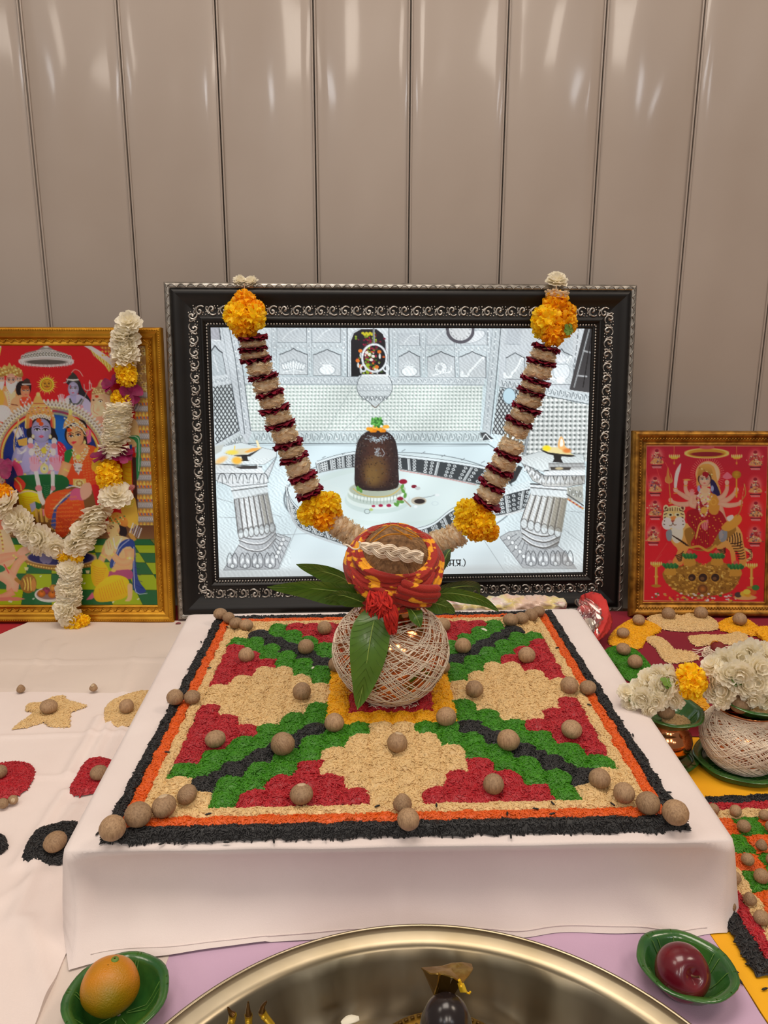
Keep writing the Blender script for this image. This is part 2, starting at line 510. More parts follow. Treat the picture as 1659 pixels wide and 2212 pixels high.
def print_mesh(cv, w_, h_, d, out, gain=1.0):
    """flat print: a grid of coloured vertices filling the frame opening"""
    nu, nv = cv.nu, cv.nv
    x = np.linspace(-(w_ / 2 - d), w_ / 2 - d, nu)
    z = np.linspace(h_ - d, d, nv)
    XX, ZZ = np.meshgrid(x, z, indexing='ij')
    co = np.stack([XX, np.full_like(XX, -out), ZZ], -1).reshape(-1, 3)
    a = (np.arange(nu - 1)[:, None] * nv + np.arange(nv - 1)[None, :]).ravel()
    q = np.stack([a, a + 1, a + nv + 1, a + nv], 1)
    me = bpy.data.meshes.new('print')
    me.vertices.add(len(co)); me.vertices.foreach_set('co', co.ravel())
    me.loops.add(q.size); me.loops.foreach_set('vertex_index', q.ravel().astype(np.int32))
    me.polygons.add(len(q))
    me.polygons.foreach_set('loop_start', np.arange(0, q.size, 4, dtype=np.int32))
    me.polygons.foreach_set('loop_total', np.full(len(q), 4, dtype=np.int32))
    me.update(calc_edges=True)
    at = me.color_attributes.new('ink', 'FLOAT_COLOR', 'POINT')
    c = np.clip(cv.c, 0, 1)
    l = np.where(c <= 0.04045, c / 12.92, ((c + 0.055) / 1.055) ** 2.4)
    l = np.minimum(l * gain, 0.92 if gain > 1 else 1.0)
    at.data.foreach_set('color', np.concatenate([l, np.ones((len(l), 1))], 1).ravel().astype(np.float32))
    return me

def print_mat(name, emit=0.0, rough=0.35):
    m = bpy.data.materials.new(name); m.use_nodes = True
    nt = m.node_tree; b = nt.nodes['Principled BSDF']
    a = nt.nodes.new('ShaderNodeAttribute'); a.attribute_name = 'ink'
    b.inputs['Roughness'].default_value = rough
    b.inputs['Specular IOR Level'].default_value = 0.15
    if emit:
        b.inputs['Base Color'].default_value = (0.03, 0.03, 0.03, 1)
        nt.links.new(a.outputs['Color'], b.inputs['Emission Color'])
        b.inputs['Emission Strength'].default_value = emit
    else:
        nt.links.new(a.outputs['Color'], b.inputs['Base Color'])
    return m

class Canvas:
    """a flat print drawn with polygons, ellipses and strokes; coordinates are picture units"""
    def __init__(s, quad, nu, nv):
        s.nu, s.nv = nu, nv
        src = [(0, 0), (1, 0), (1, 1), (0, 1)]
        A, B = [], []
        for (u, v), (x, y) in zip(src, quad):
            A.append([u, v, 1, 0, 0, 0, -u * x, -v * x]); B.append(x)
            A.append([0, 0, 0, u, v, 1, -u * y, -v * y]); B.append(y)
        h = np.linalg.solve(np.array(A, float), np.array(B, float))
        U, V = np.meshgrid(np.linspace(0, 1, nu), np.linspace(0, 1, nv), indexing='ij')
        den = h[6] * U + h[7] * V + 1
        s.X = ((h[0] * U + h[1] * V + h[2]) / den).ravel()
        s.Y = ((h[3] * U + h[4] * V + h[5]) / den).ravel()
        s.c = np.ones((nu * nv, 3))
        s.T(0, 0, 1)
        s.step = 1.0
    def T(s, ox, oy, k):
        s.ox, s.oy, s.k = ox, oy, k
    def px(s, p):
        p = np.asarray(p, float).reshape(-1, 2)
        return p / s.k + np.array([s.ox, s.oy])
    def sel(s, x0, y0, x1, y1):
        return np.flatnonzero((s.X >= x0) & (s.X <= x1) & (s.Y >= y0) & (s.Y <= y1))
    def mix(s, I, a, col):
        a = a[:, None]
        s.c[I] = s.c[I] * (1 - a) + np.asarray(col) * a
    def fill(s, col):
        s.c[:] = np.array(col) / 255
    def poly(s, pts, col, a=1.0, smooth=0, soft=1.2, col2=None, shade=None):
        p = s.px(pts)
        if smooth: p = catmull(p, smooth, True)
        lo, hi = p.min(0) - 2, p.max(0) + 2
        I = s.sel(lo[0], lo[1], hi[0], hi[1])
        if not len(I): return
        x, y = s.X[I], s.Y[I]
        ins = np.zeros(len(I), bool); dist = np.full(len(I), 1e9)
        for i in range(len(p)):
            ax, ay = p[i - 1]; bx, by = p[i]
            if ay != by:
                cnd = ((ay > y) != (by > y)) & (x < (bx - ax) * (y - ay) / (by - ay) + ax)
                ins ^= cnd
            dx, dy = bx - ax, by - ay
            L2 = dx * dx + dy * dy + 1e-12
            t = np.clip(((x - ax) * dx + (y - ay) * dy) / L2, 0, 1)
            dist = np.minimum(dist, (x - ax - t * dx) ** 2 + (y - ay - t * dy) ** 2)
        sd = np.sqrt(dist) * np.where(ins, 1, -1)
        cov = np.clip(sd / soft + 0.5, 0, 1) * a
        c = np.array(col, float) / 255
        if col2 is not None:      # top to bottom ('y') or left to right ('x') drawn gradation, or rim to middle ('r')
            if shade == 'x': t = (x - lo[0]) / (hi[0] - lo[0])
            elif shade == 'r': t = np.clip(sd / (0.32 * min(hi - lo)), 0, 1)
            else: t = (y - lo[1]) / (hi[1] - lo[1])
            c = c[None] * (1 - t[:, None]) + np.array(col2, float)[None] / 255 * t[:, None]
        s.mix(I, cov, c)
    def ell(s, cx, cy, rx, ry, col, a=1.0, rot=0.0, col2=None, w=None, soft=1.2):
        (cx, cy), = s.px([(cx, cy)]); rx /= s.k; ry /= s.k
        R = max(rx, ry) + 3
        I = s.sel(cx - R, cy - R, cx + R, cy + R)
        if not len(I): return
        x, y = s.X[I] - cx, s.Y[I] - cy
        c_, s_ = math.cos(rot), math.sin(rot)
        x, y = x * c_ + y * s_, -x * s_ + y * c_
        r = np.sqrt((x / rx) ** 2 + (y / ry) ** 2) + 1e-9
        d = (1 - r) * min(rx, ry)
        if w is None: cov = np.clip(d / soft + 0.5, 0, 1) * a
        else: cov = np.clip((w / s.k / 2 - np.abs(d)) / soft + 0.5, 0, 1) * a
        c = np.array(col, float) / 255
        if col2 is not None:
            t = np.clip(r, 0, 1)[:, None]
            c = np.array(col2, float)[None] / 255 * t + c[None] * (1 - t)
        s.mix(I, cov, c)
    def line(s, pts, w, col, a=1.0, smooth=0, soft=1.0):
        p = s.px(pts)
        if smooth: p = catmull(p, smooth)
        hw = w / s.k / 2
        lo, hi = p.min(0) - hw - 2, p.max(0) + hw + 2
        I = s.sel(lo[0], lo[1], hi[0], hi[1])
        if not len(I): return
        x, y = s.X[I], s.Y[I]; dist = np.full(len(I), 1e9)
        for i in range(1, len(p)):
            ax, ay = p[i - 1]; bx, by = p[i]
            dx, dy = bx - ax, by - ay
            t = np.clip(((x - ax) * dx + (y - ay) * dy) / (dx * dx + dy * dy + 1e-12), 0, 1)
            dist = np.minimum(dist, (x - ax - t * dx) ** 2 + (y - ay - t * dy) ** 2)
        cov = np.clip((hw - np.sqrt(dist)) / soft + 0.5, 0, 1) * a
        s.mix(I, cov, np.array(col, float) / 255)
    def speck(s, pts, fn):
        """pattern: fn(x, y) -> (coverage, colour) inside a polygon"""
        p = s.px(pts)
        lo, hi = p.min(0) - 1, p.max(0) + 1
        I = s.sel(lo[0], lo[1], hi[0], hi[1])
        if not len(I): return
        x, y = s.X[I], s.Y[I]
        ins = np.zeros(len(I), bool)
        for i in range(len(p)):
            ax, ay = p[i - 1]; bx, by = p[i]
            if ay != by:
                ins ^= ((ay > y) != (by > y)) & (x < (bx - ax) * (y - ay) / (by - ay) + ax)
        I = I[ins]
        cov, col = fn(s.X[I], s.Y[I])
        s.mix(I, cov, np.asarray(col, float) / 255)

def scroll_unit(mb, x, z, dx, dz, L_, wid, o, flip):
    """one acanthus scroll of the raised silver band"""
    def P(a, b_):      # a along, b across
        return (x + dx * a * L_ - dz * b_ * wid * 0 + (-dz) * b_ * wid, -o, z + dz * a * L_ + dx * b_ * wid)
    s = 1 if flip else -1
    c = [P(-0.42, -0.30 * s), P(-0.22, -0.42 * s), P(0.02, -0.36 * s), P(0.2, -0.1 * s), P(0.16, 0.2 * s), P(-0.02, 0.36 * s), P(-0.18, 0.2 * s), P(-0.12, -0.02 * s), P(0.0, 0.02 * s)]
    mb.tube(catmull(c, 3), np.linspace(0.10, 0.17, 25) * wid * 0.8, 5)
    c = [P(0.18, -0.34 * s), P(0.3, -0.1 * s), P(0.42, 0.2 * s), P(0.34, 0.4 * s)]
    mb.tube(catmull(c, 2), 0.10 * wid, 4)
    for a, b_ in ((0.3, 0.30), (0.40, -0.15), (-0.36, 0.2), (-0.3, 0.40), (0.44, -0.42)):
        mb.sphere(P(a, b_ * s), 0.085 * wid, 5, 3)
# ------------------------------------------------------------------ print: the silver temple chamber (backlit)
def art_temple():
    cv = Canvas([(445, 707), (1294, 709), (1264, 1257), (463, 1263)], 580, 384)
    G, DK, WH = (150, 160, 166), (58, 64, 70), (236, 244, 246)
    cv.fill((206, 224, 229))
    cv.poly([(430, 690), (1310, 690), (1310, 845), (430, 845)], (203, 211, 216), col2=(198, 214, 218))
    cv.poly([(430, 965), (1310, 965), (1310, 1290), (430, 1290)], (203, 224, 230), col2=(206, 212, 213))
    cv.ell(800, 1080, 380, 170, (220, 238, 244), a=0.8, soft=140)
    rs = np.random.RandomState(4)
    def scroll(x0, y0, x1, y1, h, n, dark=G):
        for i in range(n):
            t0, t1 = i / n, (i + 0.85) / n
            ax, ay, bx, by = x0 + (x1 - x0) * t0, y0 + (y1 - y0) * t0, x0 + (x1 - x0) * t1, y0 + (y1 - y0) * t1
            s = 1 if i % 2 else -1
            mx, my = (ax + bx) / 2, (ay + by) / 2
            cv.line([(ax, ay + s * h * .4), (ax + (bx - ax) * .3, ay - s * h * .4), (mx, my - s * h * .1), (mx + (bx - ax) * .1, my + s * h * .35), (bx, by + s * h * .1), (bx - (bx - ax) * .12, by - s * h * .3)], 1.3, dark, smooth=4)
            cv.ell(mx, my + s * h * .2, 1.6, 1.6, WH)
    def niche(x0, x1, yp, y0, y1, orn):
        m = (x0 + x1) / 2; w_ = x1 - x0
        arch = [(x0, y1), (x0, y0), (x0 + w_ * .12, y0 - 2), (x0 + w_ * .25, y0 - 6), (x0 + w_ * .4, y0 - 9), (m, yp), (x1 - w_ * .4, y0 - 9), (x1 - w_ * .25, y0 - 6), (x1 - w_ * .12, y0 - 2), (x1, y0), (x1, y1)]
        cv.poly(arch, (192, 200, 205), col2=(204, 212, 215))
        cv.line(arch[1:-1], 1.8, DK)
        cv.line([arch[0], arch[1]], 1, G); cv.line([arch[-1], arch[-2]], 1.4, (96, 102, 108)); cv.line([(x0, y1), (x1, y1)], 1.4, (110, 116, 122))
        cy = (y0 + y1) / 2 + 2
        if orn == 'lotus':
            for k in range(-4, 5):
                cv.ell(m + k * 5.4, cy - 2 + abs(k) * 1.2, 3.6, 12 - abs(k), WH, rot=k * 0.13); cv.ell(m + k * 5.4, cy - 2 + abs(k) * 1.2, 3.6, 12 - abs(k), G, rot=k * 0.13, w=1)
            cv.line([(m - 22, cy + 14), (m, cy + 9), (m + 22, cy + 14)], 2.2, WH); cv.line([(m, cy + 10), (m, cy + 20)], 2, WH)
        elif orn == 'pot':
            cv.ell(m, cy + 9, 18, 11, WH); cv.ell(m, cy + 9, 18, 11, G, w=1.1); cv.line([(m - 10, cy - 2), (m + 10, cy - 2)], 3, WH); cv.line([(m - 10, cy - 4), (m + 10, cy - 4)], 1, G)
            for k in range(-3, 4): cv.line([(m, cy - 4), (m + k * 5, cy - 14 + abs(k) * 2.4)], 2.2, WH); cv.line([(m, cy - 4), (m + k * 5 + 1, cy - 14 + abs(k) * 2.4)], .8, G)
        elif orn == 'lion':
            cv.ell(m - 1, cy, 14, 14, WH); cv.ell(m - 1, cy, 14, 14, G, w=1.2); cv.ell(m - 3, cy - 1, 6, 7, (188, 196, 200)); cv.line([(m - 18, cy + 16), (m, cy + 11), (m + 20, cy + 8), (m + 22, cy - 4)], 3, WH, smooth=3)
            for k in range(10): cv.line([(m - 1 + 9 * math.cos(k * .63), cy + 9 * math.sin(k * .63)), (m - 1 + 14 * math.cos(k * .63 + .2), cy + 14 * math.sin(k * .63 + .2))], .9, G)
        else:
            cv.line([(x1 - 6, y0 + 2), (m + 4, cy - 2), (m - 6, cy + 8), (m - 10, cy + 17), (m - 22, cy + 18), (m - 24, cy + 10)], 7, WH, smooth=4); cv.line([(x1 - 6, y0 + 4), (m + 5, cy), (m - 4, cy + 10), (m - 9, cy + 20), (m - 24, cy + 20)], 1, G, smooth=4)
    # upper wall
    for x0, x1, y0, y1 in ((592, 657, 704, 741), (669, 732, 704, 741), (862, 908, 720, 748), (924, 985, 704, 747), (1000, 1060, 704, 747)):
        cv.poly([(x0, y0), (x1, y0), (x1, y1), (x0, y1)], (190, 199, 205), col2=(204, 212, 216)); cv.line([(x0, y1), (x1, y1)], 1.6, G); cv.line([(x1, y0), (x1, y1)], 1.4, (112, 118, 124)); cv.line([(x0, y0), (x0, y1)], 1, G)
        cv.line([(x0 + 12, y1 - 6), (x0 + 26, y1 - 22), (x0 + 44, y0 + 6)], 2.4, (222, 230, 233), smooth=3)
    cv.ell(1030, 728, 26, 12, (218, 224, 228), rot=-.4); cv.ell(1030, 728, 26, 12, G, rot=-.4, w=1.2)
    for x in (585, 663, 741, 853, 916, 990, 1062): scroll(x - 1, 712, x + 1, 815, 5, 9, (168, 176, 182)); cv.line([(x - 5, 704), (x - 5, 816)], .9, G); cv.line([(x + 5, 704), (x + 5, 816)], .9, G)
    scroll(570, 751, 745, 751, 9, 14, (176, 184, 188)); scroll(860, 754, 1062, 756, 9, 14, (176, 184, 188))
    niche(597, 659, 754, 768, 814, 'lotus'); niche(671, 733, 756, 769, 815, 'pot')
    niche(861, 908, 760, 773, 818, 'pot'); niche(925, 986, 761, 774, 820, 'lion'); niche(995, 1055, 761, 774, 821, 'hook')
    # clock
    cv.ell(999, 712, 29, 29, (210, 214, 216)); cv.ell(999, 712, 29, 28, (86, 84, 92), w=7)
    for k in range(9): cv.line([(999 + 20 * math.cos(k * .4), 712 + 20 * math.sin(k * .4)), (999 + 22 * math.cos(k * .4), 712 + 22 * math.sin(k * .4))], 1.4, (120, 124, 128))
    # shrine niche
    cv.poly([(749, 822), (749, 708), (838, 708), (838, 822)], (214, 222, 226)); cv.line([(747, 708), (747, 824), (840, 824), (840, 708)], 1.6, DK)
    cv.poly([(755, 818), (755, 738), (762, 720), (778, 711), (812, 711), (826, 722), (832, 740), (832, 818)], (34, 30, 36), col2=(22, 22, 26)); cv.line([(752, 818), (752, 738), (760, 718), (778, 708)], 1.2, G)
    for _ in range(150):
        x, y = rs.normal(796, 12), rs.uniform(722, 812)
        c = [(126, 18, 52), (150, 22, 60), (206, 92, 34), (226, 214, 190), (150, 170, 46), (110, 138, 40), (64, 90, 34)][rs.randint(7)]
        if y < 760 and c[0] > 200: c = (110, 16, 46)
        cv.ell(x, y, rs.uniform(1.6, 3.4), rs.uniform(1.4, 3), c)
    for k in range(7): cv.ell(782 + k * 4, 720 + (k % 2) * 3, 3.4, 3, (196, 186, 40))
    for x, y in ((776, 760), (776, 795), (812, 796), (818, 762), (770, 782)): cv.ell(x, y, 4.6, 4, (222, 116, 40)); cv.ell(x + 1, y + 10, 2.4, 6, (222, 224, 220))
    for x, y in ((796, 768), (804, 772), (800, 780), (790, 764)): cv.ell(x, y, 4, 3.4, (226, 226, 214))
    for y in (800, 806, 792): cv.ell(792, y, 5, 4, (150, 172, 40))
    # friezes and the studded wall
    cv.poly([(515, 817), (1052, 820), (1050, 837), (518, 834)], (206, 216, 220)); scroll(545, 826, 1046, 828, 12, 34, (150, 160, 166)); cv.line([(515, 817), (1056, 820)], 1.2, G); cv.line([(517, 834), (1052, 837)], 1.4, (120, 130, 136))
    def studs(px_, s, base, hi, dk):
        def fn(x, y):
            u, v = (x + y * .05) / s, y / s
            a = np.sin(2 * PI * (u + v) / 1.0 * .5) * np.sin(2 * PI * (u - v) * .5)
            b_ = np.sin(2 * PI * (u + v) * .5 + .9) * np.sin(2 * PI * (u - v) * .5 + .9)
            t = np.clip(a * .8 + .5, 0, 1)[:, None]
            c = np.array(base) * (1 - t) + np.array(hi) * t
            d = np.clip(-b_ * 1.3 - .25, 0, 1)[:, None]
            return np.ones(len(x)), c * (1 - d) + np.array(dk) * d
        cv.speck(px_, fn)
    studs([(520, 836), (1048, 838), (1040, 940), (535, 940)], 8.0, (196, 210, 205), (238, 246, 242), (150, 164, 160))
    cv.line([(700, 938), (760, 838)], 1.2, (170, 184, 182)); cv.line([(735, 940), (800, 880)], 1.2, (165, 178, 178)); cv.line([(815, 884), (870, 938)], 1.2, (165, 178, 178)); cv.line([(860, 850), (900, 900)], 1, (176, 190, 188))
    cv.poly([(530, 940), (1045, 942), (1062, 966), (525, 966)], (206, 220, 222), col2=(192, 208, 211)); scroll(540, 952, 1050, 954, 20, 32, (120, 130, 134))
    cv.line([(528, 939), (1046, 941)], 1.4, G); cv.line([(520, 967), (1058, 970), (1082, 986)], 2.0, (88, 98, 104)); cv.line([(522, 971), (1056, 974)], 1, G)
    cv.poly([(1040, 944), (1052, 943), (1070, 958), (1046, 962)], (66, 70, 74)); cv.line([(1044, 960), (1052, 948), (1058, 955), (1066, 962)], 2, WH, smooth=3)
    # left return wall
    cv.poly([(440, 700), (505, 700), (535, 945), (525, 970), (440, 1010)], (198, 206, 211))
    cv.poly([(444, 700), (464, 700), (466, 736), (446, 736)], (168, 170, 178)); cv.line([(464, 704), (468, 737)], 2, DK); cv.line([(446, 735), (468, 737)], 1.6, WH)
    cv.poly([(447, 762), (455, 748), (471, 764), (479, 814), (448, 816)], (182, 192, 197)); cv.line([(447, 760), (455, 748), (463, 758), (471, 764)], 2.6, DK); cv.line([(471, 764), (480, 813)], 1.2, (80, 86, 92)); cv.line([(452, 770), (462, 806)], 2.6, (214, 220, 224))
    cv.line([(470, 705), (492, 834), (512, 950)], 1.2, G); cv.line([(486, 705), (500, 780), (520, 945)], 1.8, (84, 92, 98)); cv.line([(502, 705), (516, 800), (533, 938)], 1.8, (96, 104, 110)); scroll(494, 712, 524, 935, 8, 16, (160, 170, 176))
    cv.poly([(446, 818), (484, 812), (488, 832), (448, 838)], (206, 214, 218)); scroll(448, 828, 487, 822, 10, 4)
    def lat(x, y):
        u, v = (x * 1.0 + y * .62) / 8.6, (x * 1.0 - y * .62) / 8.6
        a = np.minimum(np.abs(u - np.round(u)), np.abs(v - np.round(v)))
        t = np.clip((a - .10) * 8, 0, 1)[:, None]
        return np.ones(len(x)), np.array((62, 66, 70)) * (1 - t) + np.array((206, 216, 218)) * t
    cv.speck([(450, 840), (491, 834), (508, 938), (456, 968)], lat); cv.line([(491, 834), (508, 938), (456, 968)], 1.6, DK)
    cv.poly([(456, 972), (508, 942), (522, 962), (462, 996)], (192, 202, 204)); scroll(458, 986, 516, 952, 16, 7, (110, 118, 122))
    # right pillar and right return wall
    cv.poly([(1072, 700), (1090, 700), (1062, 950), (1045, 938)], (194, 204, 208)); scroll(1079, 712, 1054, 935, 10, 16, (150, 160, 166)); cv.line([(1072, 705), (1046, 938)], 1.2, G); cv.line([(1090, 705), (1078, 820), (1063, 948)], 2, (96, 104, 110)); cv.line([(1096, 705), (1070, 950)], 1, G)
    cv.poly([(1092, 700), (1300, 700), (1300, 880), (1082, 838)], (200, 208, 213))
    cv.poly([(1104, 708), (1138, 708), (1132, 745), (1098, 744)], (190, 198, 204)); cv.line([(1098, 744), (1134, 746)], 1.2, G)
    niche(1100, 1142, 764, 776, 824, 'hook'); niche(1200, 1251, 755, 772, 836, 'x')
    cv.ell(1224, 806, 19, 22, (226, 234, 238)); cv.ell(1224, 806, 19, 22, G, w=1.2); cv.poly([(1214, 786), (1234, 786), (1238, 772), (1224, 764), (1211, 772)], (214, 222, 228)); cv.ell(1222, 826, 10, 8, (238, 244, 246)); cv.line([(1212, 790), (1236, 790)], 2, G)
    for k in range(-3, 4): cv.line([(1224, 786), (1224 + k * 6, 768 + abs(k) * 3)], 2, (238, 242, 244))
    cv.poly([(1254, 708), (1278, 708), (1268, 760), (1250, 790), (1244, 840)], (206, 212, 216)); scroll(1264, 714, 1248, 836, 9, 9, (110, 116, 122))
    cv.poly([(1279, 704), (1300, 704), (1300, 856), (1240, 852)], (52, 50, 52), col2=(74, 72, 74)); cv.line([(1288, 712), (1252, 842)], 3, (150, 154, 156)); cv.line([(1276, 760), (1290, 764)], 4, (158, 160, 162)); cv.line([(1262, 816), (1280, 818)], 4, (170, 172, 174)); cv.line([(1292, 730), (1272, 842)], 2, (24, 22, 24))
    cv.line([(1240, 850), (1296, 857)], 3, (226, 230, 232))
    cv.poly([(1088, 824), (1180, 836), (1296, 858), (1294, 882), (1180, 860), (1086, 842)], (206, 216, 220)); scroll(1090, 833, 1288, 868, 16, 14, (96, 104, 110)); cv.line([(1086, 842), (1180, 860), (1292, 882)], 1.6, DK)
    cv.speck([(1085, 844), (1132, 852), (1112, 955), (1066, 946)], lat)
    cv.ell(1106, 862, 14, 18, (196, 226, 238)); cv.ell(1106, 862, 14, 18, (90, 110, 122), w=1)
    studs([(1130, 850), (1292, 884), (1280, 1010), (1100, 996), (1110, 950)], 10.5, (176, 184, 182), (240, 244, 242), (96, 102, 102))
    cv.line([(1150, 936), (1140, 990)], 5, (150, 158, 162)); cv.line([(1146, 936), (1136, 990)], 1.4, DK)
    # hanging silver pot
    cv.line([(806, 706), (806, 746)], 4, (150, 154, 158)); cv.line([(805, 706), (805, 746)], 1.2, (60, 62, 64))
    cv.ell(807, 776, 27, 31, (226, 232, 236), w=4.4); cv.ell(807, 776, 29.5, 33, (110, 116, 122), w=1)
    cv.poly([(768, 806), (846, 806), (846, 822), (768, 822)], (206, 216, 220), a=0)
    for x in (782, 833): cv.ell(x, 799, 6, 7, (224, 232, 236), w=3)
    cv.poly([(778, 814), (836, 814), (841, 822), (846, 846), (838, 862), (820, 876), (808, 888), (796, 876), (776, 862), (768, 846), (772, 824)], (214, 222, 225), smooth=4, col2=(196, 206, 208)); cv.line([(778, 814), (770, 828), (768, 846), (776, 862), (796, 876), (808, 888), (820, 876), (838, 862), (846, 846), (844, 828), (836, 814)], 1.4, (92, 100, 106), smooth=4)
    cv.line([(780, 815), (836, 815)], 3.4, (238, 244, 246)); cv.line([(770, 836), (845, 836)], 1, G); cv.line([(768, 850), (846, 850)], 1.4, (150, 158, 162)); cv.line([(775, 862), (839, 862)], 1.2, (120, 128, 132)); scroll(778, 867, 836, 867, 10, 6, (84, 90, 94)); scroll(774, 844, 842, 844, 8, 9, (176, 186, 190)); cv.line([(800, 882), (808, 888), (816, 881)], 2, (120, 104, 92))
    # ring of railing round the sanctum
    cv.ell(862, 1090, 256, 102, (214, 230, 234)); cv.ell(862, 1090, 256, 102, (110, 120, 126), w=1.4)
    cv.ell(850, 1086, 205, 70, (214, 230, 230)); cv.ell(850, 1084, 200, 64, (206, 224, 220), w=10, a=.6)
    def rail(top, bot, n):
        top, bot = catmull(top, 8), catmull(bot, 8)
        k = min(len(top), len(bot)); top, bot = top[np.linspace(0, len(top) - 1, k).astype(int)], bot[np.linspace(0, len(bot) - 1, k).astype(int)]
        cv.poly(list(top) + list(bot[::-1]), (60, 66, 70))
        P = lambda t: (top[min(int(t * (k - 1)), k - 1)], bot[min(int(t * (k - 1)), k - 1)])
        for i in range(n):
            t = (i + .5) / n
            a, b_ = P(t)
            if i % 4 == 0:
                cv.line([a, b_], 6, (206, 214, 216)); cv.line([a + [1, 0], b_ + [1, 0]], 1.2, (120, 126, 130)); cv.line([a - [3.4, 0], b_ - [3.4, 0]], 1.2, DK)
            else:
                for f in (.2, .42, .64, .86):
                    c = a * (1 - f) + b_ * f
                    cv.ell(c[0], c[1], 2.6, 2.3, (224, 232, 234), w=1.5); cv.ell(c[0] + 3, c[1] + 1.5, 1.2, 1.2, (206, 214, 216))
        cv.line(top, 5, (226, 238, 242)); cv.line(top - [0, 3.2], 1.1, (90, 98, 104)); cv.line(top + [0, 3], 1.2, DK); cv.line(bot, 1.8, (120, 124, 126))
    rail([(679, 1010), (720, 997), (762, 989), (812, 990), (859, 996), (960, 1008), (1055, 1025), (1112, 1044)], [(683, 1032), (722, 1024), (762, 1020), (812, 1020), (862, 1025), (950, 1042), (1029, 1058), (1080, 1074)], 40)
    cv.line([(862, 1028), (950, 1044), (1029, 1061)], 2.4, (200, 160, 158), smooth=3)
    for k in range(9): cv.line([(690 + k * 44, 1000 - 16 * math.sin(k * .5)), (697 + k * 44, 996 - 16 * math.sin(k * .5))], 1.4, (120, 128, 134))
    rail([(612, 1062), (620, 1092), (646, 1120), (690, 1140), (740, 1156), (800, 1166), (870, 1164), (930, 1150), (985, 1112), (1068, 1092)], [(616, 1112), (634, 1148), (668, 1167), (704, 1180), (742, 1192), (800, 1200), (870, 1198), (940, 1180), (1000, 1150), (1070, 1130)], 48)
    cv.line([(616, 1114), (634, 1151), (668, 1171), (742, 1196), (800, 1204)], 4, (196, 204, 208), smooth=4)
    rail([(1068, 1092), (1100, 1080), (1150, 1068)], [(1070, 1130), (1104, 1124), (1138, 1112)], 10)
    cv.line([(1070, 1134), (1138, 1118)], 4, (214, 220, 222)); cv.poly([(1080, 1072), (1150, 1052), (1152, 1064), (1082, 1084)], (216, 230, 234)); cv.poly([(1100, 1046), (1124, 1018), (1134, 1022), (1118, 1052), (1104, 1060)], (52, 54, 56))
    # floor joints
    for a, b_ in (((440, 1082), (600, 1130)), ((634, 1152), (594, 1246)), ((594, 1170), (700, 1166)), ((1040, 1176), (1090, 1254)), ((1222, 1160), (1270, 1196)), ((463, 1130), (520, 1132)), ((1226, 1120), (1270, 1124))): cv.line([a, b_], 1, (150, 158, 162))
    # the dark stone
    for ry, y, c in ((30, 1094, (200, 218, 216)), (26, 1088, (218, 232, 228)), (23, 1082, (190, 206, 198)), (21, 1075, (226, 238, 232)), (19, 1070, (176, 186, 168))): cv.ell(811, y, 44 + ry * .95, ry, c)
    for k in range(15): cv.line([(760 + k * 7.2, 1078 + 12 * math.sin(PI * k / 14)), (758 + k * 7.4, 1090 + 13 * math.sin(PI * k / 14))], 1, (140, 156, 146))
    cv.line([(758, 1068), (770, 1078), (790, 1085), (812, 1087), (836, 1084), (852, 1076), (862, 1066)], 2.2, (200, 176, 96), smooth=4)
    ling = [(762, 1060), (761, 1030), (763, 990), (770, 960), (784, 944), (800, 938), (820, 938), (838, 944), (851, 960), (857, 990), (858, 1030), (858, 1060), (846, 1070), (812, 1074), (776, 1070)]
    cv.poly(ling, (44, 34, 36), smooth=4, col2=(74, 46, 38), shade='r')
    cv.ell(806, 1030, 26, 34, (112, 84, 48), a=.8, soft=18); cv.ell(800, 1040, 14, 20, (134, 104, 58), a=.6, soft=12)
    for _ in range(420):
        x, y = rs.uniform(764, 856), rs.uniform(955, 1068)
        e = abs(x - 810) / 47
        if rs.rand() < .35 + .6 * e: cv.ell(x, y, rs.uniform(.7, 1.6), rs.uniform(.7, 1.6), [(26, 20, 22), (96, 84, 78), (84, 62, 46), (30, 22, 22)][rs.randint(4)], a=.75)
    for _ in range(130):
        x = rs.normal(812, 15); y = 960 + (abs(x - 812) * -.28) + rs.normal(0, 4)
        cv.ell(x, y, rs.uniform(.6, 1.5), rs.uniform(.6, 1.3), (176, 196, 206), a=.8)
    for _ in range(34): cv.ell(rs.normal(812, 5), rs.uniform(978, 996), 1, 1.4, (170, 184, 192), a=.8)
    cv.line([(822, 980), (828, 990), (823, 997)], 1.2, (170, 180, 188))
    for k in range(26): cv.ell(792 + (k * 7.3) % 42, 935 + 5 * math.sin(k * 2.1), 4.6, 4, [(240, 160, 34), (226, 134, 20), (246, 180, 60)][k % 3])
    for k in range(34): cv.ell(812 + 14 * math.cos(k * 2.4) * (k / 34), 920 + 11 * math.sin(k * 2.4) * (k / 34), 4, 2.4, [(70, 150, 60), (110, 190, 90), (48, 112, 44)][k % 3], rot=k)
    # flowers and cups on the base
    for x, y, c, r in ((868, 1053, (140, 14, 44), 9), (861, 1091, (140, 20, 50), 7), (892, 1064, (120, 16, 40), 6), (802, 1107, (170, 24, 70), 4), (818, 1106, (160, 20, 64), 5), (836, 1106, (160, 24, 70), 5.5), (900, 1068, (190, 196, 196), 6)): cv.ell(x, y, r, r * .62, c)
    for x, y in ((866, 1064), (868, 1074), (872, 1084), (864, 1098), (852, 1104), (856, 1100), (774, 1072), (768, 1068)): cv.ell(x, y, 6, 3.4, (92, 150, 66), rot=x); 
    cv.ell(902, 1096, 17, 9, (188, 180, 162)); cv.ell(904, 1097, 12, 5.4, (46, 38, 38)); cv.line([(884, 1108), (870, 1094)], 3, (170, 150, 128)); cv.ell(895, 1109, 4, 3, WH)
